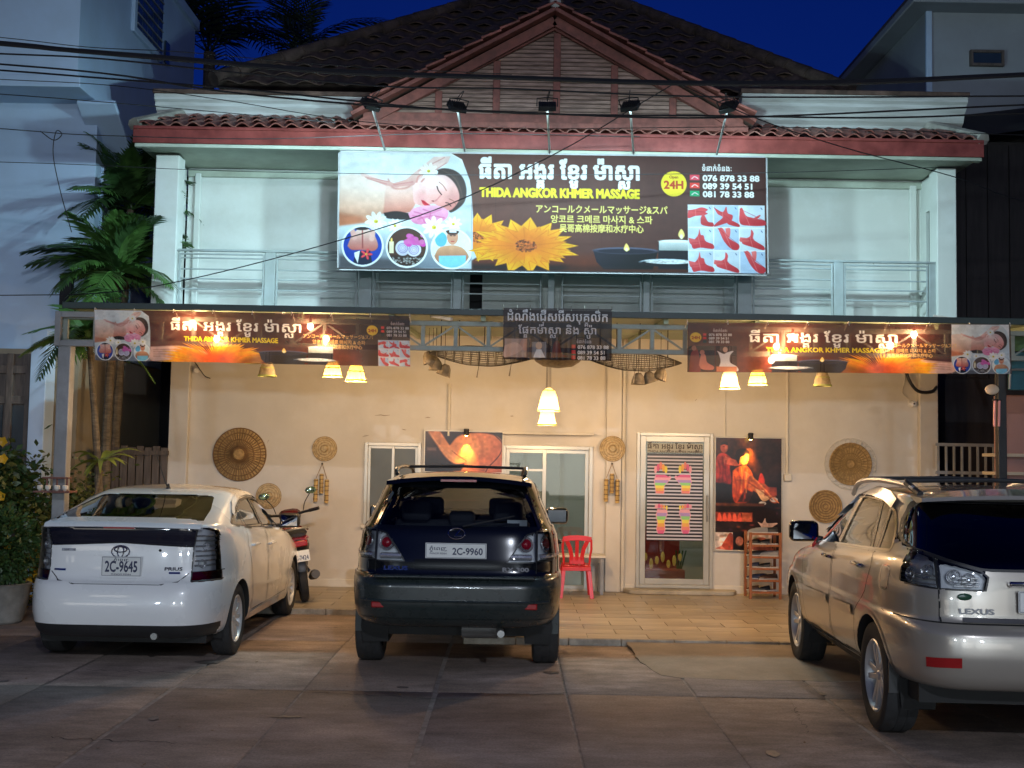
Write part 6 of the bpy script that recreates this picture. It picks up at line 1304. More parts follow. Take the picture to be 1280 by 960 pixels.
# shoe rack
m_rack = mat('orange_brown_wood', (0.36, 0.12, 0.04), .45, var=.25, vscale=14, stretch=(4, 4, .6))
r0, r1 = P(936, 745, 15.0), P(973, 745, 15.0); zt_ = P(953, 667, 15.0).z; rk = thing('shoe_rack', 'tall narrow orange-brown wooden shoe rack at the foot of the tall poster', 'shoe rack', ((r0.x+r1.x)/2, 15.05, ZP))
for x in (r0.x, r1.x):
    for y in (14.9, 15.22): MB().b2((x-.016, y-.02, ZP), (x+.016, y+.02, zt_+.02)).build('upright', m_rack, rk, bevel=.003)
lv = [zt_-.0-i*.148 for i in range(6)]
for z in lv:
    sh_ = MB().b2((r0.x+.0165, 14.88, z-.012), (r1.x-.0165, 14.90, z+.014)).b2((r0.x+.0165, 15.21, z-.012), (r1.x-.0165, 15.23, z+.014)).build('shelf', m_rack, rk, bevel=.002)
    for k in range(5): MB().b2((r0.x+.0165, 14.915+k*.06, z-.004), (r1.x-.0165, 14.945+k*.06, z+.004)).build('slat', m_rack, sh_, smooth=0)
m_sh = [mat('black_rubber_shoe', (.02, .02, .022), .5), mat('grey_fabric_shoe', (.28, .28, .28), .7), mat('navy_shoe', (.02, .03, .07), .5), mat('brown_leather_shoe', (.10, .05, .03), .4)]; m_sole = mat('pale_shoe_sole', (.55, .53, .5), .6)
def shoe(label, x, y, z, rz_, mt, slip=False, s=1.0):
    t = thing('shoe', label, 'shoe', (x, y, z), rz_, group='footwear on the shoe rack')
    prof = [(-.13, .036), (-.10, .042), (-.03, .035), (.05, .043), (.10, .04), (.135, .02)]
    vs = [(px_*s, w*s, 0) for px_, w in prof]+[(px_*s, -w*s, 0) for px_, w in prof[::-1]]; n = len(vs)
    b = MB(); b.add(vs+[(a_, c_, .016) for a_, c_, _ in vs], [tuple(range(n))[::-1], tuple(range(n, 2*n))]+[(i, (i+1) % n, (i+1) % n+n, i+n) for i in range(n)]); b.build('sole', m_sole, t, world=False, bevel=.003)
    b = MB(); rings = [(.13, .012, .020), (.09, .038, .045), (.03, .040, .062), (-.02, .034, .070)]+([] if slip else [(-.08, .036, .075), (-.125, .026, .07)]); k = 8; vs = []
    for px_, w, h in rings: vs += [(px_*s, w*s*cos(pi*j/k), .0165+h*s*sin(pi*j/k)*.8) for j in range(k+1)]
    b.add(vs, [(i*(k+1)+j, i*(k+1)+j+1, (i+1)*(k+1)+j+1, (i+1)*(k+1)+j) for i in range(len(rings)-1) for j in range(k)]); b.build('upper', mt, t, world=False, smooth=60)
nm = ['top', 'second', 'third', 'fourth', 'fifth', 'lowest']; mc = (r0.x+r1.x)/2
for i, z in enumerate(lv):
    for j, (dx, cn) in enumerate(((-.075, 'left'), (.06, 'right'))):
        mt = m_sh[[1, 0, 0, 2, 2, 3][i]] if j == 0 else m_sh[[0, 0, 1, 0, 3, 0][i]]
        shoe('%s shoe at the %s on the %s level of the shoe rack' % (['dark', 'grey', 'navy', 'brown'][m_sh.index(mt)], cn, nm[i]) if i else '%s shoe on the very top of the shoe rack, %s one' % (['dark', 'grey', 'navy', 'brown'][m_sh.index(mt)], cn), mc+dx, 15.03+random.uniform(-.03, .03), z+.006 if i else z+.006, pi+random.uniform(-.5, .3), mt, slip=(i % 2 == 1))
# security camera, hose, sensor, wires
p = P(1140, 505, YW); t = thing('security_camera', 'small white dome camera low on the wall right of the lace-edged tray', 'camera', (p.x, YW, p.z)); MB().lathe([(.001, .09), (.035, .075), (.045, .03), (.05, 0)], 16, Matrix.Translation((p.x, YW, p.z)) @ Matrix.Rotation(pi/2, 4, 'X')).build('dome', mat('white_plastic', (.75, .73, .7), .35), t); MB().ell((p.x, YW-.085, p.z), (.012, .01, .012)).build('lens', m_black, t)
MB().tube(curve([(p.x-.01, YW-.02, p.z+.03), P(1128, 490, YW-.02), P(1131, 475, YW-.02), P(1131, 440, YW-.02)], 5), .005, 5).build('lead', m_trim, t)
t = tag(MB().tube(curve([P(1131, 455, YW-.1), P(1136, 474, YW-.12), P(1148, 489, YW-.12), P(1166, 489, YW-.12), P(1172, 478, YW-.05)], 8), .022, 8).build('black_hose', m_black), 'thick black hose curving across the wall top under the right banner', 'hose')
t = tag(MB().tube(curve([P(243, 452, YW-.15), P(250, 462, YW-.15), P(256, 470, YW-.12), P(263, 473, YW-.1)], 6), .007, 6).build('loose_wire', m_black), 'short loose black wire hanging below the left banner by the corner pilaster', 'wire')
p = P(246, 459, YW); t = thing('wall_spotlight', 'small white spotlight fixed high on the left corner pilaster', 'spotlight', (p.x, YW, p.z)); MB().tube([(p.x, YW, p.z), (p.x+.04, YW-.12, p.z-.05)], .04, 12).build('lamp_head', m_trim, t); MB().tube([(p.x-.12, YW-.03, p.z+.05), (p.x, YW-.03, p.z)], .01, 6).build('arm', m_trim, t)
# altar seen through the glass door
al = thing('indoor_altar', 'red and gold altar with flowers on the floor behind the glass door', 'altar', (P(820, 705, 17.3).x, 17.3, ZP)); ax_ = al.location.x; m_gold = mat('glowing_gold_paint', (.8, .5, .1), .3, metal=.6, emit=(1, .55, .12), estr=.25); m_ared = mat('red_lacquer', (.45, .04, .03), .4)  # gold ornaments given a faint glow of their own, though no lamp
MB().b2((ax_-.36, 17.4, ZP), (ax_+.36, 17.6, ZP+.75)).build('back_panel', m_ared, al, bevel=.01); MB().b2((ax_-.4, 17.1, ZP), (ax_+.4, 17.4, ZP+.14)).build('plinth', m_ared, al, bevel=.01)
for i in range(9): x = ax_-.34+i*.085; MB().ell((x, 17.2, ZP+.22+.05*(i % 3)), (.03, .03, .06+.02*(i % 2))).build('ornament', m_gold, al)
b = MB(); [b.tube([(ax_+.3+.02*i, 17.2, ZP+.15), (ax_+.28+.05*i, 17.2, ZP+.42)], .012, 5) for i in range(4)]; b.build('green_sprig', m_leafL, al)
# ------------------------------------------------------------------ overhead cables
m_cab = mat('black_cable_sheath', (0.012, 0.012, 0.014), .6)
def cable(label, pts, Y0, Y1, r, wires=1):
    (a, b), (c, d) = pts[0], pts[1]; (e, f), (g, h) = pts[-2], pts[-1]
    if a < 0: pts = [(a-500, b+(b-d)/(c-a)*500*.8)]+pts
    if g > 1300: pts = pts+[(g+500, h+(h-f)/(g-e)*500*.8)]
    n = len(pts); Q = [P(u, v, Y0+(Y1-Y0)*i/(n-1)) for i, (u, v) in enumerate(pts)]; b = MB()
    for w in range(wires): o = Vector((0, .01*w, .012*w-.01)); b.tube(curve([q+o*(1+.4*sin(i*2+w)) for i, q in enumerate(Q)], 8), r, 6)
    o = b.build('overhead_cable', m_cab); tag(o, label, 'cable', 'power cables across the street front'); return o
cable('thick bundled cable, the highest of the wires, sagging across the roof', [(-30, 51), (80, 62), (200, 72), (420, 89), (640, 97), (860, 104), (1080, 102), (1310, 92)], 10.5, 10.5, .016, 3)
cable('second cable just under the thick bundle at the left', [(-30, 64), (120, 72), (300, 90), (480, 106), (640, 110), (900, 120), (1310, 118)], 10.3, 10.3, .008)
cable('thin cable crossing the white cornice left of the gable', [(-30, 76), (140, 92), (270, 112), (440, 128), (640, 139), (900, 146), (1310, 128)], 10.7, 10.7, .009)
cable('cable running just above the floodlight heads', [(-30, 84), (130, 97), (310, 111), (440, 124), (560, 136), (700, 142), (900, 143), (1100, 146), (1310, 140)], 10.9, 10.9, .009)
cable('faint wire high on the white house wall above the bundle', [(-30, 42), (110, 58), (230, 64), (420, 80), (640, 92)], 11, 11, .004)
cable('thin wire over the left house at the height of the sun shade', [(-30, 96), (140, 106), (280, 124), (450, 150), (640, 160), (980, 158), (1310, 168)], 11, 11.5, .004)
cable('pair of thin wires in front of the left house front', [(-30, 114), (120, 126), (260, 138), (420, 152)], 11.2, 13.5, .005)
cable('wire with a hanging loop on the left white house wall', [(-30, 157), (40, 163), (120, 168), (330, 172), (560, 166), (800, 170)], 11.2, 13.6, .005)
cable('thin wire crossing the eaves and upper wall near the top of the sign', [(-30, 200), (100, 205), (260, 212), (420, 215), (640, 218), (960, 215), (1200, 207)], 12.5, 13.8, .004)
cable('slanting wire from the left edge up to the right over the signboard', [(-30, 368), (130, 365), (250, 345), (420, 300), (560, 255), (700, 188), (800, 128), (840, 105)], 12.4, 11, .0055)
cable('slanting wire descending right from the gable to the shed', [(850, 104), (950, 148), (1060, 185), (1196, 221), (1320, 262)], 11, 13.5, .0055)
b = MB(); q = P(70, 168, 11.6); b.tube(curve([q+Vector((-.16, 0, .03)), q+Vector((-.02, 0, -.06)), q+Vector((.06, 0, .0)), q+Vector((.0, 0, .03)), q+Vector((-.02, 0, -.2)), q+Vector((.06, 0, -.55)), q+Vector((.2, 0, -1.0))], 6), .005, 5); tag(b.build('dangling_wire', m_cab), 'curled wire end dangling from a cable in front of the white house', 'wire')
# ------------------------------------------------------------------ vehicles
def pchip(xk, yk, x):
    h = np.diff(xk); d = np.diff(yk)/h; m = np.zeros(len(xk)); m[0], m[-1] = d[0], d[-1]
    for i in range(1, len(xk)-1): m[i] = 0 if d[i-1]*d[i] <= 0 else 2*d[i-1]*d[i]/(d[i-1]+d[i])
    i = np.clip(np.searchsorted(xk, x)-1, 0, len(h)-1); t = (x-xk[i])/h[i]
    return (1+2*t)*(1-t)**2*yk[i]+t*(1-t)**2*h[i]*m[i]+t*t*(3-2*t)*yk[i+1]+t*t*(t-1)*h[i]*m[i+1]
def inpoly(px_, pz, poly):
    p = np.asarray(poly); c = np.zeros(px_.shape, bool); q = np.roll(p, -1, 0)
    for (ax, az), (bx, bz) in zip(p, q):
        if az == bz: continue
        c ^= ((az > pz) != (bz > pz)) & (px_ < (bx-ax)*(pz-az)/(bz-az)+ax)
    return c
def rounded(poly, r=.03, n=3):
    out = []; m_ = len(poly)
    for i in range(m_):
        a, p, c = map(Vector, (poly[i-1], poly[i], poly[(i+1) % m_])); ra = min(r, (a-p).length*.45); rc = min(r, (c-p).length*.45)
        s, e = p+(a-p).normalized()*ra, p+(c-p).normalized()*rc
        for k in range(n+1): t = k/n; out.append(tuple(s*(1-t)**2+p*2*t*(1-t)+e*t*t))
    return out
class Car:
    def __init__(s, name, label, loc, rz, rings, paint, nu=270, nv=132, mirror_name=None):
        s.t = thing(name, label, 'car', loc, rz); s.paint = paint
        R = np.array([list(r)+[0]*(8-len(r)) for r in rings], float); ds = [0]
        for a, b in zip(R, R[1:]):
            side = math.hypot(b[4]-a[4], ((b[1]+b[3])-(a[1]+a[3]))/2); rear = math.hypot(b[0]-a[0], b[1]-a[1])*.75; ds.append(ds[-1]+max(side, rear, .01))
        tk = np.array(ds); tt = np.linspace(0, tk[-1], nv); Q = np.stack([pchip(tk, R[:, j], tt) for j in range(8)], 1)
        a = np.linspace(0, pi, 900); ca, sa = np.cos(a), np.sin(a); V = []
        for yR, zR, yF, zF, Wd, nR, nF, bow in Q:
            yc = (yR+yF)/2; n = np.where(a < pi/2, nR, nF); x = Wd*np.abs(sa)**(2/n); y = np.where(a < pi/2, yc-(yc-yR)*np.abs(ca)**(2/n), yc+(yF-yc)*np.abs(ca)**(2/n))
            L = np.concatenate([[0], np.cumsum(np.hypot(np.diff(x), np.diff(y)))]); q = np.linspace(0, L[-1], nu); x, y = np.interp(q, L, x), np.interp(q, L, y)
            w = (y-yR)/(yF-yR); z = zR+(zF-zR)*w+bow*4*w*(1-w); x = x*(1-.06*np.clip((w-.55), 0, 1)**2)
            V.append(np.stack([np.concatenate([x, -x[-2:0:-1]]), np.concatenate([y, y[-2:0:-1]]), np.concatenate([z, z[-2:0:-1]])], 1))
        s.V = np.array(V); s.nv, s.M = s.V.shape[:2]; s.Vf = s.V.reshape(-1, 3)
        i = np.arange(s.nv*s.M).reshape(s.nv, s.M); j = np.roll(i, -1, 1); s.F = np.stack([i[:-1], j[:-1], j[1:], i[1:]], -1).reshape(-1, 4)
        s.bvh = BVHTree.FromPolygons([Vector(p) for p in s.Vf], s.F.tolist()); s.normals()
        s.lab = np.zeros(len(s.F), int); s.names = ['body']; s.tol = .0145
    def normals(s):
        P4 = s.Vf[s.F]; n = np.cross(P4[:, 2]-P4[:, 0], P4[:, 3]-P4[:, 1]); vn = np.zeros_like(s.Vf)
        for k in range(4): np.add.at(vn, s.F[:, k], n)
        vn /= np.linalg.norm(vn, axis=1)[:, None]+1e-12
        c = s.Vf-np.array([0, s.Vf[:, 1].mean(), .7]); 
        if (vn*c).sum(1).mean() < 0: vn = -vn; s.F = s.F[:, ::-1].copy()
        s.vn = vn; P4 = s.Vf[s.F]; s.fc = P4.mean(1); s.fn = vn[s.F].mean(1); s.fn /= np.linalg.norm(s.fn, axis=1)[:, None]+1e-12
    def snap(s, poly, ax, mask):
        p = np.asarray(poly); q = np.roll(p, -1, 0); idx = np.nonzero(mask)[0]; X = s.Vf[idx][:, ax]; best = np.full(len(idx), 9.); bp = X.copy()
        for a, b in zip(p, q):
            d = b-a; t = np.clip(((X-a)@d)/(d@d+1e-12), 0, 1); c = a+t[:, None]*d; r = np.hypot(*(X-c).T); m_ = r < best; best[m_] = r[m_]; bp[m_] = c[m_]
        m_ = best < s.tol; ii = idx[m_]; s.Vf[ii[:, None], ax] = bp[m_]
    def region(s, name, view, poly, cond=None, under=None):
        """label the faces inside a polygon (side: y,z; rear: x,z; top: x,y)"""
        ax = {'side': [1, 2], 'rear': [0, 2], 'top': [0, 1]}[view]; f = cond or (lambda p, n: np.ones(len(p), bool))
        g = {'side': lambda p, n: (np.abs(n[:, 0]) > .3), 'rear': lambda p, n: (n[:, 1] < -.05) | (p[:, 1] < .5), 'top': lambda p, n: n[:, 2] > .1}[view]
        for sg in ((1, -1) if view == 'side' else (0,)):
            sd = (lambda p: p[:, 0]*sg > 0) if sg else (lambda p: np.ones(len(p), bool))
            s.snap(poly, ax, f(s.Vf, s.vn) & g(s.Vf, s.vn) & sd(s.Vf))
        s.fc = s.Vf[s.F].mean(1); m_ = inpoly(s.fc[:, ax[0]], s.fc[:, ax[1]], poly) & f(s.fc, s.fn) & g(s.fc, s.fn)
        if under is not None: m_ &= np.isin(s.lab, [s.names.index(u) for u in under])
        if name not in s.names: s.names.append(name)
        s.lab[m_] = s.names.index(name)
    def part(s, lab, name, mt, parent=None, off=0.0, side=0, extra=None):
        m_ = s.lab == s.names.index(lab)
        if side: m_ &= (s.fc[:, 0]*side > 0)
        if extra is not None: m_ &= extra(s.fc)
        if not m_.any(): return None
        F_ = s.F[m_]; u, inv = np.unique(F_, return_inverse=True); V = s.Vf[u]+s.vn[u]*off
        o = mesh_np(name, V, inv.reshape(F_.shape), mt, parent or s.t, smooth=0, world=False)
        me = o.data; me.polygons.foreach_set('use_smooth', [True]*len(me.polygons)); 
        if len(me.vertices) == len(V): me.normals_split_custom_set_from_vertices([tuple(v) for v in s.vn[u]])
        return o
    def ps(s, y, z, sg, lift=.0):     # point on the side
        h = s.bvh.ray_cast(Vector((sg*3, y, z)), Vector((-sg, 0, 0)))
        if h[0] is None: h = s.bvh.find_nearest(Vector((sg*.9, y, z)))
        n = h[1] if h[1].x*sg > 0 else -h[1]; return h[0]+n*lift, n
    def pr(s, x, z, lift=.0):
        h = s.bvh.ray_cast(Vector((x, -3, z)), Vector((0, 1, 0)))
        if h[0] is None or h[0].y > 1.6: h = s.bvh.find_nearest(Vector((x, .1, z)))
        n = h[1] if h[1].y < 0 else -h[1]; return h[0]+n*lift, n
    def strip(s, pts, w, mt, name, view='side', sg=1, lift=.001, closed=False, parent=None, w2=None):
        """ribbon of width w lying on the shell along a 2-D polyline"""
        p = [Vector(q) for q in pts]; out = []
        for a, b in zip(p, p[1:]+([p[0]] if closed else [])):
            n = max(1, int((b-a).length/.03)); out += [a.lerp(b, k/n) for k in range(n)]
        if not closed: out.append(p[-1])
        m_ = len(out); vs = []; prj = (lambda q: s.ps(q.x, q.y, sg, lift)[0]) if view == 'side' else (lambda q: s.pr(q.x, q.y, lift)[0])
        for i, q in enumerate(out):
            a, b = (out[i-1], out[(i+1) % m_]) if closed else (out[max(0, i-1)], out[min(m_-1, i+1)]); t = (b-a).normalized(); nn = Vector((-t.y, t.x))
            vs += [prj(q+nn*w/2), prj(q-nn*(w2 if w2 is not None else w/2))]
        fs = [(2*i, 2*i+1, 2*((i+1) % m_)+1, 2*((i+1) % m_)) for i in range(m_ if closed else m_-1)]
        # give the ribbon a hair of thickness downwards
        return MB().add(vs, fs).build(name, mt, parent or s.t, world=False, smooth=60, fixn=False)
m_tyre = mat('tyre_rubber', (0.022, 0.022, 0.023), .8, var=.3, vscale=20, bump=.2); m_alloy = mat('silver_alloy', (0.60, 0.60, 0.60), .38, metal=.45, var=.1); m_disc = mat('brake_disc', (.10, .095, .09), .55, metal=.2)
m_chrome = mat('chrome', (0.75, 0.75, 0.76), .08, metal=1.0, var=.03); m_trimblk = mat('black_rubber_trim', (0.02, 0.02, 0.021), .45, var=.2); m_under = mat('underbody_black', (0.012, 0.012, 0.012), .8)
m_cab_ = mat('dark_cabin_cloth', (0.035, 0.035, 0.04), .85, var=.2); m_plate = mat('white_number_plate', (0.62, 0.63, 0.62), .4, var=.04); m_ink = mat('navy_plate_ink', (0.015, 0.02, 0.07), .4)
g_dark = glass_mat('tinted_car_glass', (0.20, 0.23, 0.25), 1.6); g_mid = glass_mat('light_tinted_car_glass', (0.5, 0.55, 0.55), 1.5); g_priv = glass_mat('privacy_glass', (0.05, 0.055, 0.07), 1.6)
g_clear = glass_mat('clear_lamp_lens', (0.92, 0.94, 0.95), .8); g_red = glass_mat('red_lamp_lens', (0.42, 0.015, 0.02), 1.5); m_refl = mat('lamp_reflector', (0.8, 0.8, 0.82), .22, metal=.75, var=.1); m_redin = mat('red_lamp_insert', (0.30, 0.01, 0.012), .25); m_smoke = mat('smoked_lamp_housing', (.66, .67, .70), .3, metal=0)
g_smoke = glass_mat('smoked_lamp_lens', (.88, .9, .92), .8)
def wheel(car, x, y, r, w, sg, spokes=5, twin=False, rimr=.66):
    c = Vector((x, y, r)); M = Matrix.Translation(c) @ Matrix.Rotation(sg*pi/2, 4, 'Y')    # local z points outwards
    h = w/2; prof = [(r*rimr, -h*.8), (r*.86, -h), (r*.96, -h*.9), (r, -h*.65), (r*1.0, -h*.3), (r*.992, -h*.28), (r*.992, -h*.22), (r, -h*.2), (r, h*.2), (r*.992, h*.22), (r*.992, h*.28), (r, h*.3), (r, h*.65), (r*.96, h*.92), (r*.86, h*1.02), (r*.74, h*.98), (r*rimr, h*.85)]
    t = MB().lathe(prof, 48, M).build('wheel', m_tyre, car.t, world=False, smooth=35)
    R0 = r*rimr; MB().lathe([(R0+.004, h*.86), (R0-.006, h*.92), (R0-.016, h*.8), (R0-.03, h*.3), (R0-.035, -h*.7)], 40, M).build('rim', m_alloy, t, world=False)
    MB().lathe([(.001, -h*.4), (R0*.98, -h*.4)], 32, M).build('wheel_back', m_under, t, world=False)
    MB().lathe([(.001, h*.15), (R0*.72, h*.15), (R0*.72, h*.05)], 32, M).build('brake_disc', m_disc, t, world=False)
    for i in range(spokes):
        for q in ((-.13, .13) if twin else (0,)):
            an = 2*pi*i/spokes+.3; u = Vector((cos(an), sin(an), 0)); v = Vector((-sin(an), cos(an), 0)); wd = .020 if twin else .033
            p0 = u*.03+v*q*.12; p1 = u*(R0-.012)+v*q*.35; b = MB(); z0, z1 = h*.62, h*.74; th = .02
            b.add([p0-v*wd*1.0+Vector((0, 0, z0)), p0+v*wd*1.0+Vector((0, 0, z0)), p1+v*wd*.85+Vector((0, 0, z1)), p1-v*wd*.85+Vector((0, 0, z1)), p0-v*wd*1.2+Vector((0, 0, z0-th)), p0+v*wd*1.2+Vector((0, 0, z0-th)), p1+v*wd*1.1+Vector((0, 0, z1-th*1.5)), p1-v*wd*1.1+Vector((0, 0, z1-th*1.5))], [(0, 1, 2, 3), (4, 7, 6, 5), (0, 4, 5, 1), (1, 5, 6, 2), (2, 6, 7, 3), (3, 7, 4, 0)], M); b.build('spoke', m_alloy, t, world=False, smooth=50, bevel=.004)
    MB().lathe([(.001, h*.74), (.025, h*.72), (.036, h*.62), (.05, h*.55), (.06, h*.4)], 20, M).build('hub_cap', m_alloy, t, world=False)
    return t
def finish_body(c, wheels, rw, ww, arch, spokes, twin, interior=True):
    for o in ('body',): c.body = c.part('body', 'body', c.paint)
    for y in wheels:
        for sg in (1, -1):
            xo = abs(c.ps(y, rw*1.0+arch+.02, sg)[0].x)
            wheel(c, sg*(xo-.02-ww/2), y, rw, ww, sg, spokes, twin)
            b = MB(); n = 22; R = arch+.004
            vs = []
            for i in range(n+1):
                an = -.35+(pi+.7)*i/n; yy, zz = y+cos(an)*R, rw+sin(an)*R
                vs += [(sg*(abs(c.ps(yy, zz, sg)[0].x)+.001), yy, zz), (sg*(xo-ww-.09), yy, zz)]
            b.add(vs, [(2*i, 2*i+2, 2*i+3, 2*i+1) for i in range(n)]); k = len(b.v); b.v += [(sg*(xo-ww-.09), y+cos(-.35+(pi+.7)*i/n)*R, rw+sin(-.35+(pi+.7)*i/n)*R) for i in range(n+1)]; b.f.append(tuple(range(k, k+n+1)))
            b.build('wheel_arch_liner', m_under, c.t, world=False, smooth=60, fixn=False)
            c.strip([(y+cos(-.30+(pi+.6)*i/n)*(arch+.012), rw+sin(-.30+(pi+.6)*i/n)*(arch+.012)) for i in range(n+1)], .024, c.lip if hasattr(c, 'lip') else c.paint, 'wheel_arch_lip', 'side', sg, .006)
def cabin(c, yr, yf, zb, W_, rows_, head=True, zf=.55, mt=None):
    mt = mt or m_cab_
    b = MB(); b.b2((-W_, yr, .28), (W_, yf, zf-.12)); b.build('cabin_floor', m_under, c.t, world=False, smooth=0)
    for y, xs, w, zt in rows_:
        for x in xs:
            s_ = MB().box((x, y+.12, zf), (w, .5, .16)).build('seat', mt, c.t, world=False, smooth=60, bevel=.05, bseg=3)
            MB().box((x, y-.14, (zf+zt)/2+.02), (w, .14, zt-zf), rot=Matrix.Rotation(-.16, 3, 'X')).build('seat_back', mt, s_, world=False, smooth=60, bevel=.05, bseg=3)
            hx = [x] if w < .8 else [x-.42, x, x+.42]
            for q in hx:
                hz = zt+.10 if q != x or w < .8 else zt+.04
                MB().box((q, y-.22, hz), (.27 if w < .8 or q != x else .24, .11, .19 if q != x or w < .8 else .13), rot=Matrix.Rotation(-.1, 3, 'X')).build('head_rest', mt, s_, world=False, smooth=60, bevel=.045, bseg=3)
    MB().box((0, yf-.1, zb-.06), (W_*1.8, .35, .16)).build('dashboard', m_cab_, c.t, world=False, smooth=60, bevel=.04)
    M = Matrix.Translation((-.38, yf-.36, zb-.02)) @ Matrix.Rotation(radians(65), 4, 'X'); MB().tube([M @ Vector((cos(a)*.18, sin(a)*.18, 0)) for a in [2*pi*k/24 for k in range(25)]], .015, 6).build('steering_wheel', m_trimblk, c.t, world=False)
def numplate(c, x, z, w, h, num, kh, lift=.03, tilt=0, numw=.5, nh=None, dy=0, layout_='wide'):
    p, n = c.pr(x, z, 0); y = p.y-lift+dy; pl = MB().box((x, y, z), (w, .008, h)).build('number_plate', m_plate, c.t, world=False, smooth=0, bevel=.002)
    pl_lab = pl
    M = Matrix.Translation((x, y-.0055, z)); nh = nh or h*.62
    frame(MB(), x-w/2+.006, x+w/2-.006, z-h/2+.005, z+h/2-.005, .003, y-.0052, y-.0042).build('plate_border', m_ink, pl, world=False, smooth=0)
    if layout_ == 'wide':
        text_mesh('plate_number', num, .10*w*1.9, -h*.24, nh, 0, m_ink, pl, width=w*.50, bold=.03, M=M); text_mesh('plate_city', '#city', -w*.29, h*.04, h*.30, 0, m_ink, pl, width=w*.30, bold=.015, M=M); text_mesh('plate_city', 'PHNOM PENH', -w*.29, -h*.24, h*.17, 0, m_ink, pl, width=w*.28, bold=.01, M=M)
    else:
        text_mesh('plate_number', num, 0, -h*.26, nh, 0, m_ink, pl, width=w*.82, bold=.03, M=M); text_mesh('plate_city', '#city', 0, h*.29, h*.16, 0, m_ink, pl, width=w*.40, bold=.012, M=M); text_mesh('plate_city', 'PHNOM PENH', 0, -h*.43, h*.11, 0, m_ink, pl, width=w*.5, bold=.008, M=M)
    return pl
def badge_text(c, txt, x, z, h, w, mt=None, lift=.006, align='c', bold=.03):
    p, n = c.pr(x, z, 0); M = Matrix.Translation((x, p.y-lift, z)) @ Matrix.Rotation(math.atan2(n.x, -n.y), 4, 'Z') @ Matrix.Rotation(-math.asin(max(-1, min(1, n.z))), 4, 'X')
    return text_mesh('badge', txt, 0, -h*.35, h, 0, mt or m_chrome, c.t, width=w, bold=bold, M=M)
def mirror_pair(c, y, z, mt, s=1.0, sides=(1, -1)):
    for sg in sides:
        p, n = c.ps(y, z, sg); q = p+Vector((sg*.15, -.0, .06)); b = MB()
        o = MB().box(q, (.23*s, .11*s, .165*s)).build('door_mirror', mt, c.t, world=False, smooth=60, bevel=.045*s, bseg=4)
        MB().bar(p+Vector((-sg*.02, 0, -.01)), q+Vector((-sg*.03, 0, -.05)), .08, .05).build('mirror_arm', m_trimblk, o, world=False, bevel=.01)
        MB().box(q+Vector((0, -.0555*s, 0)), (.18*s, .006, .12*s)).build('mirror_glass', mat('mirror_silver', (.5, .52, .55), .04, metal=1), o, world=False, bevel=.0)
def handle(c, y, z, sg, mt, parent=None):
    p, n = c.ps(y, z, sg, .0); a, _ = c.ps(y-.09, z, sg, .03); b_, _ = c.ps(y+.09, z, sg, .03); a0, _ = c.ps(y-.10, z, sg, -.005); b0, _ = c.ps(y+.10, z, sg, -.005)
    MB().tube(curve([a0, a, b_, b0], 4), .013, 8).build('door_handle', mt, parent or c.t, world=False)
def lamp_bowl(c, x, z, r, y_off, mt, name='reflector_bowl', ins=None, parent=None):
    p, n = c.pr(x, z, -y_off); M = Matrix.Translation(p) @ n.to_track_quat('Z', 'Y').to_matrix().to_4x4()
    o = MB().lathe([(.001, -.03), (r*.35, -.028), (r*.75, -.015), (r, .006), (r*1.06, .008), (r*1.1, .0)], 20, M).build(name, mt, parent or c.t, world=False)
    if ins is not None: MB().ell(p+n*.0, (r*.45, r*.3, r*.45)).build('bulb', ins, o, world=False)
    return o

# ---- white hatchback at the left
m_wpaint = mat('white_car_paint', (0.78, 0.79, 0.79), .28, var=.02, vscale=2, coat=1.0)
H = Car('white_hatchback', 'white hybrid hatchback parked at the left, rear end toward the viewer', (-3.26, 9.68, 0), 0, [
    (.26, .23, 4.15, .20, .72, 6, 5.5), (.10, .25, 4.30, .21, .80, 6, 5.5), (.03, .34, 4.38, .30, .845, 6, 5.5), (.0, .50, 4.40, .46, .86, 6, 5.5), (.015, .62, 4.36, .58, .862, 6, 5.5), (.05, .70, 4.30, .68, .862, 6, 5.5),
    (.10, .735, 4.22, .74, .86, 6, 5.5), (.13, .88, 4.0, .82, .855, 6, 5.5), (.14, 1.02, 3.75, .90, .842, 6, 5.5), (.125, 1.13, 3.35, .985, .812, 6.5, 5.5), (.13, 1.18, 3.2, 1.02, .79, 6.5, 5.5), (.22, 1.215, 3.1, 1.06, .765, 6, 5.5), (.55, 1.29, 2.85, 1.18, .71, 5, 5.5, .02), (.98, 1.375, 2.55, 1.31, .64, 5, 5.5, .03),
    (1.22, 1.425, 2.4, 1.38, .59, 4.5, 5.5, .02), (1.5, 1.455, 2.25, 1.43, .50, 4, 5.5, .01), (1.8, 1.478, 2.12, 1.465, .26, 3, 3), (1.9, 1.485, 2.05, 1.478, .01, 2, 2)], m_wpaint)
wh = (.86, 3.46); rw, arch = .315, .355
for y in wh: H.region('cut', 'side', [(y+cos(2*pi*i/28)*arch, rw+sin(2*pi*i/28)*arch) for i in range(28)], lambda p, n: np.abs(p[:, 0]) > .5)
H.region('side_window', 'side', rounded([(.74, 1.16), (1.35, 1.10), (2.0, 1.06), (3.05, .995), (3.16, 1.0), (2.86, 1.15), (2.5, 1.275), (2.2, 1.335), (1.85, 1.362), (1.5, 1.345), (1.22, 1.29), (.95, 1.225)], .05), lambda p, n: (np.abs(p[:, 0]) > .4) & (n[:, 2] < .93))
H.region('tailgate_glass', 'top', rounded([(-.64, .30), (.64, .30), (.60, .7), (.52, 1.12), (-.52, 1.12), (-.60, .7)], .05), lambda p, n: (p[:, 2] > 1.17))
H.region('windscreen', 'top', rounded([(-.60, 3.02), (.60, 3.02), (.46, 2.42), (-.46, 2.42)], .05), lambda p, n: p[:, 2] > 1.05)
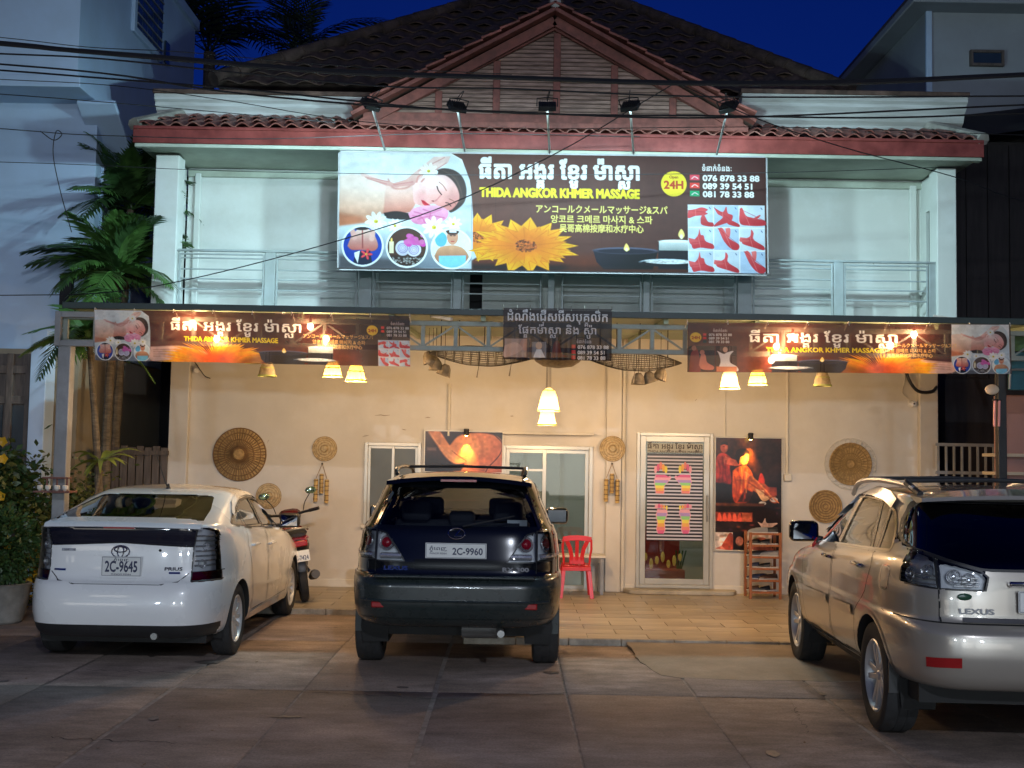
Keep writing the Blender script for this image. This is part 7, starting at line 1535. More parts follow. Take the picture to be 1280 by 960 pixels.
for k, (ya, yb) in enumerate(((1.18, 1.98), (2.02, 3.02))):
    pass
H.region('lamp_low', 'rear', [(.60, .715), (.95, .725), (.95, .80), (.595, .79)], lambda p, n: (p[:, 1] < .40)); H.region('lamp_low', 'rear', [(-.60, .715), (-.595, .79), (-.95, .80), (-.95, .725)], lambda p, n: (p[:, 1] < .42))
H.region('lamp_top', 'rear', [(.595, .79), (.95, .80), (.95, 1.02), (.84, 1.10), (.70, 1.16), (.63, 1.16), (.60, 1.0)], lambda p, n: p[:, 1] < .38); H.region('lamp_top', 'rear', [(-.595, .79), (-.60, 1.0), (-.63, 1.16), (-.70, 1.16), (-.84, 1.10), (-.95, 1.02), (-.95, .80)], lambda p, n: p[:, 1] < .38)
H.region('lower_glass', 'rear', [(-.60, 1.0), (-.35, 1.015), (0, 1.025), (.35, 1.015), (.60, 1.0), (.63, 1.15), (0, 1.165), (-.63, 1.15)], lambda p, n: p[:, 1] < .3)
tgp = [(-.595, .80), (-.60, 1.0), (0, 1.03), (.60, 1.0), (.595, .80), (.50, .715), (.35, .69), (-.35, .69), (-.50, .715)]
H.region('tailgate', 'rear', tgp, lambda p, n: p[:, 1] < .3, under=['body'])
fd = [(2.0, .34), (2.0, 1.09), (3.12, 1.03), (3.14, .95), (3.05, .5), (2.95, .34)]; rd = [(1.96, .34), (1.96, 1.10), (1.20, 1.13), (1.14, .95), (1.25, .78), (1.32, .55), (1.34, .34)]
H.region('front_door', 'side', fd, under=['body']); H.region('rear_door', 'side', rd, under=['body'])
H.region('bumper', 'rear', [(-1, .1), (1, .1), (1, .712), (-1, .712)], lambda p, n: p[:, 1] < .42, under=['body']); H.region('valance', 'rear', [(-1, .1), (1, .1), (1, .36), (-1, .36)], lambda p, n: p[:, 1] < .40, under=['bumper'])
finish_body(H, wh, rw, .185, arch, 6, True)
H.part('bumper', 'rear_bumper', m_wpaint); H.part('valance', 'rear_valance', m_trimblk); H.part('tailgate', 'tailgate', m_wpaint)
for sg in (1, -1):
    o = H.part('front_door', 'door', m_wpaint, side=sg); handle(H, 2.12, .90, sg, m_wpaint, o); H.strip(fd+[fd[0]], .007, m_under, 'shut_line', 'side', sg, .0012, parent=o)
    o = H.part('rear_door', 'door', m_wpaint, side=sg); handle(H, 1.38, .94, sg, m_wpaint, o); H.strip(rd+[rd[0]], .007, m_under, 'shut_line', 'side', sg, .0012, parent=o)
    sw = H.part('side_window', 'side_window', g_mid, off=-.006, side=sg); wp = rounded([(.74, 1.16), (1.35, 1.10), (2.0, 1.06), (3.05, .995), (3.16, 1.0), (2.86, 1.15), (2.5, 1.275), (2.2, 1.335), (1.85, 1.362), (1.5, 1.345), (1.22, 1.29), (.95, 1.225)], .05)
    H.strip(wp, .022, m_trimblk, 'window_seal', 'side', sg, .003, closed=True, parent=sw); H.strip([(1.99, 1.06), (1.93, 1.355)], .07, m_trimblk, 'door_pillar', 'side', sg, .003, parent=sw); H.strip([(1.27, 1.11), (1.24, 1.29)], .022, m_trimblk, 'quarter_pillar', 'side', sg, .003, parent=sw)
    H.strip([(.96, 1.235), (1.2, 1.335), (1.5, 1.385), (1.85, 1.40), (2.2, 1.375), (2.5, 1.315), (2.86, 1.19)], .035, m_wpaint, 'rain_visor', 'side', sg, .014, parent=sw)
    H.strip([(1.3, .55), (2.9, .50)], .03, m_wpaint, 'side_moulding', 'side', sg, .006); H.strip([(1.3, .30), (3.05, .28)], .06, m_wpaint, 'sill_moulding', 'side', sg, .012)
    for lab, nm_, mt_ in (('lamp_low', 'lamp_lens', g_red), ('lamp_top', 'lamp_lens', g_smoke)):
        o = H.part(lab, 'tail_lamp', m_redin if lab == 'lamp_low' else m_smoke, off=-.045, side=sg); H.part(lab, nm_, mt_, off=.003, side=sg, parent=o)
        if lab == 'lamp_top':
            for k in range(7): z = .845+k*.04; pts = [H.pr(sg*(.62+.03*j), z, -.035)[0] for j in range(6)]; MB().tube(pts, .008, 5).build('reflector_rib', m_refl, o, world=False)
            lamp_bowl(H, sg*.68, .86, .035, .03, m_refl, ins=m_plate, parent=o); lamp_bowl(H, sg*.70, 1.0, .03, .03, m_refl, parent=o)
H.strip(tgp, .008, m_under, 'tailgate_gap', 'rear', 1, .0012, closed=True)
H.part('windscreen', 'windscreen', g_mid, off=-.006); 
o = H.part('tailgate_glass', 'rear_window', g_dark, off=-.006)
H.part('lower_glass', 'lower_rear_glass', mat('black_gloss_glass', (.008, .009, .02), .08, spec=.8), off=-.004)
b = MB(); vs = []
for i in range(29): x = -.66+1.32*i/28; y = .115+.06*(x/.66)**2-.03; vs += [(x, y, 1.165-.012*(x/.66)**2), (x, y+.02, 1.195-.012*(x/.66)**2), (x, y+.13, 1.212-.012*(x/.66)**2), (x, y+.06, 1.15-.012*(x/.66)**2)]
b.add(vs, [(4*i+j, 4*i+(j+1) % 4, 4*i+4+(j+1) % 4, 4*i+4+j) for i in range(28) for j in range(4)]); b.build('spoiler_bar', m_wpaint, H.t, world=False, smooth=50)
MB().box((0, .075, 1.158), (.26, .02, .012)).build('high_brake_lamp', m_redin, H.t, world=False)
# emblem: three ovals
p, n = H.pr(0, .955, .008); M = Matrix.Translation(p) @ n.to_track_quat('Z', 'Y').to_matrix().to_4x4()
b = MB(); [b.tube([M @ Vector((cos(w)*rx_, cy__+sin(w)*ry_, 0)) for w in [2*pi*k/28 for k in range(29)]], .0055, 6) for rx_, ry_, cy__ in ((.075, .05, 0), (.026, .047, .0), (.052, .022, .018))]; b.build('maker_emblem', m_chrome, H.t, world=False)
H.strip([(-.26, .925), (.25, .925), (.28, .86), (.24, .76), (.18, .735), (-.18, .735), (-.24, .76), (-.29, .86)], .01, m_wpaint, 'plate_recess_edge', 'rear', 1, .006, closed=True)
numplate(H, .02, .835, .335, .165, '2C·9645'.replace('·', '-'), '', lift=.02, layout_='tall', nh=.125)
badge_text(H, 'PRIUS', .45, .82, .038, .15)
for x, z, w in ((.46, .785, .09), (-.50, .80, .10)): H.strip([(x-w/2, z), (x+w/2, z)], .016, m_chrome, 'small_badge', 'rear', 1, .006)
H.strip([(-.50, .965), (-.38, .965)], .022, mat('grey_sticker', (.30, .31, .35), .6, var=.5, vscale=60), 'sticker', 'rear', 1, .003)
p, n = H.pr(.33, .97, .004); MB().ell(p, (.012, .006, .012)).build('tailgate_lock', m_under, H.t, world=False)
MB().tube([(0, 1.42, 1.44), (-.06, 1.17, 1.80)], .004, 6, rf=[.007, .0025]).build('roof_aerial', m_trimblk, H.t, world=False); MB().lathe([(.03, 0), (.022, .02), (.006, .06)], 12, Matrix.Translation((0, 1.43, 1.435)), True).build('aerial_base', m_trimblk, H.t, world=False)
MB().tube([(-.32, .32, 1.235), (-.35, .62, 1.32), (-.42, .95, 1.385)], .009, 6).build('rear_wiper', m_trimblk, H.t, world=False)
MB().tube([(.33, .25, .27), (.33, .04, .27)], .028, 12).build('exhaust_pipe', m_steel, H.t, world=False)
MB().b2((-.70, .3, .18), (.70, 4.0, .34)).build('underbody', m_under, H.t, world=False, smooth=0)
for sg in (1, -1): MB().b2((sg*.60, .62, .16), (sg*.80, .66, .34)).build('mud_flap', m_trimblk, H.t, world=False, smooth=0)
cabin(H, .5, 3.1, 1.0, .66, [(1.45, (0,), 1.25, 1.02), (2.3, (-.36, .36), .48, 1.06)])
mirror_pair(H, 3.0, 1.02, m_trimblk, .95, (1, -1))

# ---- black suv in the middle
m_kpaint = mat('black_car_paint', (0.004, 0.005, 0.007), .14, var=.05, coat=1.0); m_grnclad = mat('dark_green_grey_cladding', (0.022, 0.030, 0.030), .28, var=.15, vscale=12, coat=.4)
K = Car('black_suv', 'black suv parked in the middle with its rear toward the viewer', (-.435, 9.42, 0), 0, [
    (.38, .38, 4.2, .32, .74, 7, 5.5), (.16, .42, 4.4, .34, .82, 7, 5.5), (.05, .50, 4.5, .44, .875, 7, 5.5), (.0, .62, 4.55, .56, .893, 7, 5.5), (.0, .75, 4.52, .68, .90, 7, 5.5), (.05, .815, 4.46, .78, .898, 7, 5.5),
    (.13, .845, 4.4, .84, .89, 6.5, 5.5), (.15, .95, 4.3, .92, .888, 6.5, 5.5), (.18, 1.08, 4.05, 1.0, .875, 6, 5.5), (.21, 1.19, 3.6, 1.07, .85, 6, 5.5), (.25, 1.25, 3.42, 1.12, .82, 5.5, 5.5), (.38, 1.40, 3.0, 1.32, .745, 5, 5.5, .02),
    (.50, 1.53, 2.62, 1.49, .675, 4.6, 5.5, .03), (.55, 1.585, 2.5, 1.55, .63, 4.4, 5.5, .03), (.66, 1.625, 2.4, 1.59, .55, 4.2, 5.5, .02), (.95, 1.65, 2.3, 1.62, .42, 4, 5.5, .01), (1.3, 1.665, 2.1, 1.65, .2, 3, 3), (1.5, 1.67, 2.0, 1.665, .01, 2, 2)], m_kpaint)
wh = (.98, 3.60); rw, arch = .355, .40
for y in wh: K.region('cut', 'side', [(y+cos(2*pi*i/28)*arch, rw+sin(2*pi*i/28)*arch) for i in range(28)], lambda p, n: np.abs(p[:, 0]) > .5)
kw = rounded([(.62, 1.22), (1.6, 1.19), (3.1, 1.13), (3.25, 1.14), (2.95, 1.32), (2.65, 1.47), (2.4, 1.53), (1.6, 1.56), (.95, 1.54), (.72, 1.42)], .05)
K.region('side_window', 'side', kw, lambda p, n: (np.abs(p[:, 0]) > .4) & (n[:, 2] < .9))
krw = rounded([(-.70, 1.20), (.70, 1.20), (.66, 1.32), (.575, 1.50), (.54, 1.555), (-.54, 1.555), (-.575, 1.50), (-.66, 1.32)], .04)
K.region('rear_window', 'rear', krw, lambda p, n: p[:, 1] < .65)
K.region('windscreen', 'top', rounded([(-.62, 3.28), (.62, 3.28), (.52, 2.56), (-.52, 2.56)], .05), lambda p, n: p[:, 2] > 1.1)
for sg in (1, -1):
    K.region('lamp_in', 'rear', [(sg*.42, .94), (sg*.655, .94), (sg*.655, 1.185), (sg*.58, 1.16), (sg*.50, 1.06)][::sg], lambda p, n: p[:, 1] < .5); K.region('lamp_out', 'rear', [(sg*.665, .95), (sg*.98, .97), (sg*.98, 1.14), (sg*.80, 1.19), (sg*.665, 1.19)][::sg], lambda p, n: p[:, 1] < .42)
K.region('tailgate', 'rear', [(-.66, .84), (-.66, 1.20), (-.72, 1.22), (-.56, 1.59), (.56, 1.59), (.72, 1.22), (.66, 1.20), (.66, .84)], lambda p, n: p[:, 1] < .6, under=['body'])
K.region('bumper', 'rear', [(-1, .30), (1, .30), (1, .835), (-1, .835)], lambda p, n: p[:, 1] < .56, under=['body'])
K.region('cladding', 'side', [(0, .2), (4.6, .2), (4.6, .56), (0, .56)], under=['body'])
fd = [(2.12, .42), (2.12, 1.17), (3.22, 1.12), (3.2, .9), (3.1, .42)]; rd = [(2.08, .42), (2.08, 1.17), (1.12, 1.21), (1.12, 1.0), (1.35, .75), (1.42, .42)]
K.region('front_door', 'side', fd, under=['body', 'cladding']); K.region('rear_door', 'side', rd, under=['body', 'cladding'])
K.lip = m_grnclad; finish_body(K, wh, rw, .225, arch, 5, False)
K.part('bumper', 'rear_bumper', m_grnclad); K.part('cladding', 'side_cladding', m_grnclad); K.part('tailgate', 'tailgate', m_kpaint); K.part('rear_window', 'rear_window', glass_mat('rear_tinted_glass', (.62, .66, .70), .9), off=-.006); K.part('windscreen', 'windscreen', glass_mat('windscreen_glass', (.85, .9, .88), .8), off=-.006)
K.strip(krw, .05, m_kpaint, 'window_border', 'rear', 1, .002, closed=True, w2=.002)
K.strip([(-.66, .85), (-.66, 1.19), (-.71, 1.22), (-.565, 1.58)], .008, m_under, 'tailgate_gap', 'rear'); K.strip([(.66, .85), (.66, 1.19), (.71, 1.22), (.565, 1.58)], .008, m_under, 'tailgate_gap', 'rear')
for sg in (1, -1):
    for lab, pd in (('front_door', fd), ('rear_door', rd)): o = K.part(lab, 'door', m_kpaint, side=sg); handle(K, 2.22 if lab[0] == 'f' else 1.35, 1.03, sg, m_kpaint, o); K.strip(pd+[pd[0]], .007, m_under, 'shut_line', 'side', sg, .0012, parent=o)
    sw = K.part('side_window', 'side_window', g_mid, off=-.006, side=sg); K.strip(kw, .02, m_chrome, 'window_seal', 'side', sg, .004, closed=True, parent=sw)
    for y0, y1 in ((2.1, 2.02), (1.1, 1.02)): K.strip([(y0, 1.17), (y1, 1.55)], .08, m_trimblk, 'door_pillar', 'side', sg, .003, parent=sw)
    for lab in ('lamp_in', 'lamp_out'):
        o = K.part(lab, 'tail_lamp', m_smoke, off=-.05, side=sg); K.part(lab, 'lamp_lens', g_clear, off=.003, side=sg, parent=o)
        x = .58 if lab == 'lamp_in' else .76; lamp_bowl(K, sg*x, 1.09, .062, .03, m_refl, ins=m_redin, parent=o); lamp_bowl(K, sg*x, 1.09, .040, .018, m_redin, 'red_lamp', parent=o)
        pts = [K.pr(sg*(x+(-.13 if lab == 'lamp_in' else -.07)+.035*j), .985, -.02)[0] for j in range(6)]; MB().tube(pts, .026, 8).build('reversing_lamp', m_refl, o, world=False)
    rl_ = MB().tube(curve([(sg*.56, .80, 1.64), (sg*.575, .95, 1.685), (sg*.585, 1.7, 1.70), (sg*.57, 2.4, 1.68), (sg*.56, 2.6, 1.62)], 5), .018, 8).build('roof_rail', m_trimblk, K.t, world=False)
    MB().box((sg*.55, .05, .60), (.24, .06, .05)).build('rear_reflector', m_redin, K.t, world=False, bevel=.01)
    MB().b2((sg*.66, .62, .30), (sg*.87, .64, .50)).build('mud_flap', m_grnclad, K.t, world=False, smooth=0)
    K.strip([(.55, 1.15), (3.2, 1.10)], .012, m_chrome, 'waist_moulding', 'side', sg, .004)
for y in (2.1,): MB().tube([(-.575, y, 1.695), (0, y, 1.705), (.575, y, 1.695)], .014, 8).build('roof_cross_bar', m_trimblk, K.t, world=False)
b = MB(); vs = []
for i in range(29): x = -.62+1.24*i/28; q = (x/.62)**2; y = .40+.10*q; vs += [(x, y, 1.60-.05*q), (x, y+.015, 1.635-.05*q), (x, y+.30, 1.665-.07*q), (x, y+.15, 1.59-.05*q)]
b.add(vs, [(4*i+j, 4*i+(j+1) % 4, 4*i+4+(j+1) % 4, 4*i+4+j) for i in range(28) for j in range(4)]+[(0, 1, 2, 3), (112, 115, 114, 113)]); b.build('roof_spoiler', m_kpaint, K.t, world=False, smooth=50)
MB().box((0, .40, 1.598), (.3, .012, .018)).build('high_brake_lamp', m_redin, K.t, world=False)
numplate(K, .0, 1.03, .50, .125, '2C-9960', '', lift=.02)
badge_text(K, 'LEXUS', -.49, .885, .045, .20, bold=.05); badge_text(K, 'RX 300', .49, .885, .045, .22, bold=.05)
p, n = K.pr(0, 1.165, .012); M = Matrix.Translation(p) @ n.to_track_quat('Z', 'Y').to_matrix().to_4x4()
def oval_L(c, M, s=1.0):
    b = MB(); b.tube([M @ Vector((cos(w)*.068*s, sin(w)*.045*s, 0)) for w in [2*pi*k/28 for k in range(29)]], .005*s, 6); b.tube([M @ Vector((x*s, y*s, 0)) for x, y in ((-.03*-1, .03), (-.005, -.012), (-.02, -.022), (.045, -.018))], .006*s, 6); return b.build('maker_emblem', m_chrome, c.t, world=False)
oval_L(K, M @ Matrix.Rotation(pi, 4, 'Z') if (M.to_3x3() @ Vector((0, 1, 0))).z < 0 else M)
MB().box((0, .035, .83), (1.3, .10, .025)).build('bumper_step', m_grnclad, K.t, world=False, bevel=.01, smooth=60)
b = MB(); b.tube([K.pr(-.75+.05*i, .635, .012)[0] for i in range(31)], .012, 6); b.build('bumper_crease', m_grnclad, K.t, world=False)
K.strip([(-.80, .44), (.80, .44)], .10, m_under, 'bumper_lower_lip', 'rear', 1, .004)
MB().b2((-.76, .35, .40), (.76, 4.1, .50)).build('underbody', m_under, K.t, world=False, smooth=0)
MB().box((0, .98, .33), (1.2, .09, .07)).build('rear_axle', m_under, K.t, world=False, bevel=.01)
MB().tube([(.05, .45, .36), (.35, .45, .36)], .08, 16).build('silencer', m_disc, K.t, world=False); MB().tube([(.36, .5, .37), (.38, .10, .37)], .03, 12).build('exhaust_pipe', m_steel, K.t, world=False)
MB().tube([K.pr(.05+.06*i, 1.215+.012*i, .02)[0] for i in range(8)], .007, 6).build('rear_wiper', m_trimblk, K.t, world=False)
MB().tube([(-.06, .50, 1.225), (.52, .50, 1.225)], .02, 6).build('parcel_blind', m_cab_, K.t, world=False); MB().box((.50, .60, 1.24), (.17, .03, .05)).build('paper_box', m_plate, K.t, world=False)
cabin(K, .6, 3.2, 1.1, .68, [(1.5, (0,), 1.25, 1.20), (2.45, (-.36, .36), .50, 1.20)], zf=.7)
mirror_pair(K, 3.02, 1.13, m_kpaint, 1.05)

for sg in (1, -1):
    K.strip([(sg*.42, .94), (sg*.655, .94), (sg*.655, 1.185), (sg*.58, 1.16), (sg*.50, 1.06)], .012, m_trimblk, 'lamp_gasket', 'rear', 1, .003, closed=True); K.strip([(sg*.80, .955), (sg*.665, .95), (sg*.665, 1.19), (sg*.78, 1.19)], .012, m_trimblk, 'lamp_gasket', 'rear', 1, .003)
# ---- silver suv at the right
m_spaint = mat('champagne_silver_paint', (0.42, 0.385, 0.34), .32, metal=.5, var=.03, vscale=3, coat=1.0)
S = Car('silver_suv', 'champagne silver suv at the right edge seen from behind its left side', (3.34, 6.97, 0), -.046, [
    (.38, .40, 4.35, .34, .76, 7, 5.5), (.14, .44, 4.55, .37, .85, 7, 5.5), (.04, .53, 4.66, .46, .90, 7, 5.5), (.0, .66, 4.70, .58, .918, 7, 5.5), (.01, .78, 4.68, .70, .922, 7, 5.5), (.05, .82, 4.62, .79, .92, 7, 5.5),
    (.12, .86, 4.5, .84, .912, 6.5, 5.5), (.13, .98, 4.35, .93, .91, 6.5, 5.5), (.14, 1.10, 4.1, 1.0, .90, 6, 5.5), (.17, 1.20, 3.65, 1.08, .875, 6, 5.5), (.22, 1.26, 3.45, 1.13, .845, 5.5, 5.5), (.40, 1.40, 3.0, 1.33, .765, 5, 5.5, .03),
    (.60, 1.53, 2.62, 1.49, .695, 4.6, 5.5, .04), (.67, 1.575, 2.5, 1.55, .65, 4.4, 5.5, .04), (.80, 1.61, 2.4, 1.59, .57, 4.2, 5.5, .03), (1.1, 1.64, 2.3, 1.62, .42, 4, 5.5, .01), (1.45, 1.655, 2.1, 1.645, .2, 3, 3), (1.6, 1.66, 2.0, 1.655, .01, 2, 2)], m_spaint)
wh = (1.0, 3.715); rw, arch = .365, .41
for y in wh: S.region('cut', 'side', [(y+cos(2*pi*i/28)*arch, rw+sin(2*pi*i/28)*arch) for i in range(28)], lambda p, n: np.abs(p[:, 0]) > .5)
sw_ = rounded([(.76, 1.225), (1.5, 1.195), (3.1, 1.135), (3.3, 1.14), (3.02, 1.31), (2.7, 1.465), (2.4, 1.53), (1.9, 1.555), (1.35, 1.54), (1.04, 1.48), (.86, 1.36)], .05)
S.region('side_window', 'side', sw_, lambda p, n: (np.abs(p[:, 0]) > .4) & (n[:, 2] < .9))
srw = rounded([(-.80, 1.27), (-.62, 1.20), (-.45, 1.155), (.45, 1.155), (.62, 1.20), (.80, 1.27), (.74, 1.42), (.655, 1.565), (-.655, 1.565), (-.74, 1.42)], .05)
S.region('rear_window', 'rear', srw, lambda p, n: p[:, 1] < .82); S.region('windscreen', 'top', rounded([(-.64, 3.3), (.64, 3.3), (.54, 2.56), (-.54, 2.56)], .05), lambda p, n: p[:, 2] > 1.1)
for sg in (1, -1):
    S.region('lamp_in', 'rear', [(sg*.44, 1.04), (sg*.695, 1.04), (sg*.695, 1.22), (sg*.62, 1.20), (sg*.46, 1.155), (sg*.42, 1.12)][::sg], lambda p, n: p[:, 1] < .5); S.region('lamp_out', 'rear', [(sg*.705, 1.04), (sg*.99, 1.07), (sg*.99, 1.13), (sg*.86, 1.22), (sg*.80, 1.26), (sg*.705, 1.225)][::sg], lambda p, n: p[:, 1] < .50)
S.region('tailgate', 'rear', [(-.70, .84), (-.70, 1.24), (-.82, 1.28), (-.68, 1.60), (.68, 1.60), (.82, 1.28), (.70, 1.24), (.70, .84)], lambda p, n: p[:, 1] < .8, under=['body'])
S.region('bumper', 'rear', [(-1, .30), (1, .30), (1, .838), (-1, .838)], lambda p, n: p[:, 1] < .57, under=['body'])
fd = [(2.20, .44), (2.20, 1.175), (3.28, 1.125), (3.28, .9), (3.15, .44)]; rd = [(2.16, .44), (2.16, 1.175), (1.10, 1.21), (1.05, 1.1), (1.15, .92), (1.40, .75), (1.46, .44)]
S.region('front_door', 'side', fd, under=['body']); S.region('rear_door', 'side', rd, under=['body'])
flap = rounded([(.66, .98), (.82, .98), (.82, 1.13), (.66, 1.13)], .04); S.region('fuel_flap', 'side', flap, under=['body'])
finish_body(S, wh, rw, .23, arch, 5, True)
S.part('bumper', 'rear_bumper', m_spaint); S.part('tailgate', 'tailgate', m_spaint); S.part('rear_window', 'rear_window', g_priv, off=-.006); S.part('windscreen', 'windscreen', g_mid, off=-.006)
S.strip(srw, .03, m_trimblk, 'window_border', 'rear', 1, .002, closed=True, w2=.002)
S.strip([(-.70, .845), (-.70, 1.235)], .009, m_under, 'tailgate_gap', 'rear'); S.strip([(.70, .845), (.70, 1.235)], .009, m_under, 'tailgate_gap', 'rear'); S.strip([(-.9, .840), (.9, .840)], .009, m_under, 'bumper_gap', 'rear')
S.strip([(-.58, .862), (.58, .862)], .03, mat('dark_grey_trim', (.07, .068, .075), .4), 'tailgate_sill', 'rear', 1, .004)  # dark grey strip along the tailgate base
for sg in (1, -1):
    for lab, pd in (('front_door', fd), ('rear_door', rd)): o = S.part(lab, 'door', m_spaint, side=sg); handle(S, 2.32 if lab[0] == 'f' else 1.36, 1.06 if lab[0] == 'f' else 1.08, sg, m_chrome, o); S.strip(pd+[pd[0]], .007, m_under, 'shut_line', 'side', sg, .0012, parent=o); S.strip([(2.25, .73), (3.15, .71)] if lab[0] == 'f' else [(1.46, .745), (2.12, .73)], .07, m_spaint, 'door_moulding', 'side', sg, .014, parent=o)
    o = S.part('fuel_flap', 'fuel_flap', m_spaint, side=sg) if sg < 0 else S.part('fuel_flap', 'rear_quarter_inset', m_spaint, side=sg)
    if sg < 0: S.strip(flap, .008, m_chrome, 'flap_edge', 'side', sg, .003, closed=True, parent=o)
    w_ = S.part('side_window', 'side_window', g_mid, off=-.006, side=sg); S.strip(sw_, .022, m_chrome, 'window_seal', 'side', sg, .004, closed=True, parent=w_)
    for y0, y1, wd, mm in ((2.18, 2.08, .09, m_spaint), (1.22, 1.45, .02, m_trimblk), (1.06, 1.18, .03, m_trimblk)): S.strip([(y0, 1.19), (y1, 1.54)], wd, mm, 'door_pillar', 'side', sg, .003, parent=w_)
    S.strip([(3.05, 1.335), (2.72, 1.495), (2.4, 1.565), (2.15, 1.58)], .06, m_smoke, 'rain_visor', 'side', sg, .02, parent=w_); S.strip([(2.08, 1.582), (1.75, 1.585), (1.35, 1.565), (1.1, 1.52)], .06, m_smoke, 'rain_visor', 'side', sg, .02, parent=w_)
    for lab in ('lamp_in', 'lamp_out'):
        o = S.part(lab, 'tail_lamp', m_smoke, off=-.05, side=sg); S.part(lab, 'lamp_lens', g_clear if lab == 'lamp_out' else g_smoke, off=.003, side=sg, parent=o)
        for x, z in (((.62, 1.12), (.53, 1.10)) if lab == 'lamp_in' else ((.76, 1.14), (.83, 1.11))): lamp_bowl(S, sg*x, z, .042, .03, m_refl, ins=m_refl, parent=o)
        for k in range(3): pts = [S.pr(sg*((.47 if lab == 'lamp_in' else .72)+.03*j), 1.065+.025*k, -.03)[0] for j in range(6)]; MB().tube(pts, .006, 5).build('reflector_rib', m_refl, o, world=False)
    MB().tube(curve([(sg*.60, .92, 1.60), (sg*.62, 1.12, 1.652), (sg*.63, 1.8, 1.68), (sg*.615, 2.45, 1.65), (sg*.60, 2.72, 1.55)], 5), .02, 8).build('roof_rail', m_alloy, S.t, world=False)
    MB().tube([(sg*.60, .90, 1.598), (sg*.62, 1.14, 1.668)], .024, 8).build('rail_foot', m_trimblk, S.t, world=False)
    S.strip([(sg*.62, .62), (sg*.70, .615), (sg*.79, .605)], .06, m_redin, 'rear_reflector', 'rear', 1, .006)
    MB().b2((sg*.70, .62, .32), (sg*.89, .64, .52)).build('mud_flap', m_trimblk, S.t, world=False, smooth=0)
    S.strip([(1.45, .40), (3.2, .37)], .08, m_spaint, 'sill_moulding', 'side', sg, .012)
for y in (1.2, 2.2): MB().tube([(-.615, y, 1.685), (0, y, 1.70), (.615, y, 1.685)], .015, 8).build('roof_cross_bar', m_trimblk, S.t, world=False)
MB().box((0, .12, 1.085), (.62, .05, .035)).build('chrome_grip_bar', m_chrome, S.t, world=False, bevel=.012, smooth=60)
numplate(S, .0, .98, .52, .13, '2A-7531'[:3]+'7', '', lift=.03)
badge_text(S, 'LEXUS', -.50, .915, .045, .21, mat('grey_metal_lettering', (.16, .16, .17), .4, metal=.5), bold=.05)
p, n = S.pr(-.565, .985, .004); MB().ell(p+Vector((0, 0, .015)), (.045, .012, .022)).build('oval_badge', mat('dark_green_badge', (.02, .07, .04), .3), S.t, world=False)
b = MB(); vs = []
for i in range(29): x = -.66+1.32*i/28; q = (x/.66)**2; y = .56+.10*q; vs += [(x, y, 1.585-.03*q), (x, y+.015, 1.61-.03*q), (x, y+.28, 1.648-.06*q), (x, y+.13, 1.575-.03*q)]
b.add(vs, [(4*i+j, 4*i+(j+1) % 4, 4*i+4+(j+1) % 4, 4*i+4+j) for i in range(28) for j in range(4)]+[(0, 1, 2, 3), (112, 115, 114, 113)]); b.build('roof_spoiler', m_spaint, S.t, world=False, smooth=50)
MB().b2((-.78, .35, .32), (.78, 4.2, .52)).build('underbody', m_under, S.t, world=False, smooth=0); MB().box((0, 1.0, .34), (1.2, .09, .07)).build('rear_axle', m_under, S.t, world=False)
cabin(S, .6, 3.2, 1.1, .70, [(1.6, (0,), 1.25, 1.18), (2.5, (-.36, .36), .50, 1.18)], zf=.7)
mirror_pair(S, 3.12, 1.15, m_kpaint, 1.1)
q, n = S.ps(2.98, 1.14, -1, .03); b = MB(); b.tube(curve([q, q+Vector((-.02, .02, -.05)), q+Vector((-.01, .05, -.14))], 4), .012, 6, rf=[.006]*4+[.016]*4+[.006]); b.build('red_ribbon', m_rp, S.t, world=False)

for sg in (1, -1):
    S.strip([(sg*.44, 1.04), (sg*.695, 1.04), (sg*.695, 1.22), (sg*.62, 1.20), (sg*.46, 1.155), (sg*.42, 1.12)], .012, m_trimblk, 'lamp_gasket', 'rear', 1, .003, closed=True); S.strip([(sg*.84, 1.05), (sg*.705, 1.04), (sg*.705, 1.225), (sg*.79, 1.255)], .012, m_trimblk, 'lamp_gasket', 'rear', 1, .003)
    H.strip([(sg*.80, .722), (sg*.60, .718), (sg*.595, .80), (sg*.60, 1.0), (sg*.63, 1.155)], .010, m_trimblk, 'lamp_gasket', 'rear', 1, .003); H.strip([(sg*.60, .792), (sg*.80, .797)], .008, m_trimblk, 'lamp_gasket', 'rear', 1, .0035)

for sg in (1, -1):
    H.strip([(.385, .725), (.385, .80), (.375, .95), (.36, 1.05)], .016, m_trimblk, 'lamp_gasket', 'side', sg, .003)
    K.strip([(.42, .965), (.42, 1.13)], .014, m_trimblk, 'lamp_gasket', 'side', sg, .003); S.strip([(.50, 1.06), (.50, 1.14)], .014, m_trimblk, 'lamp_gasket', 'side', sg, .003)
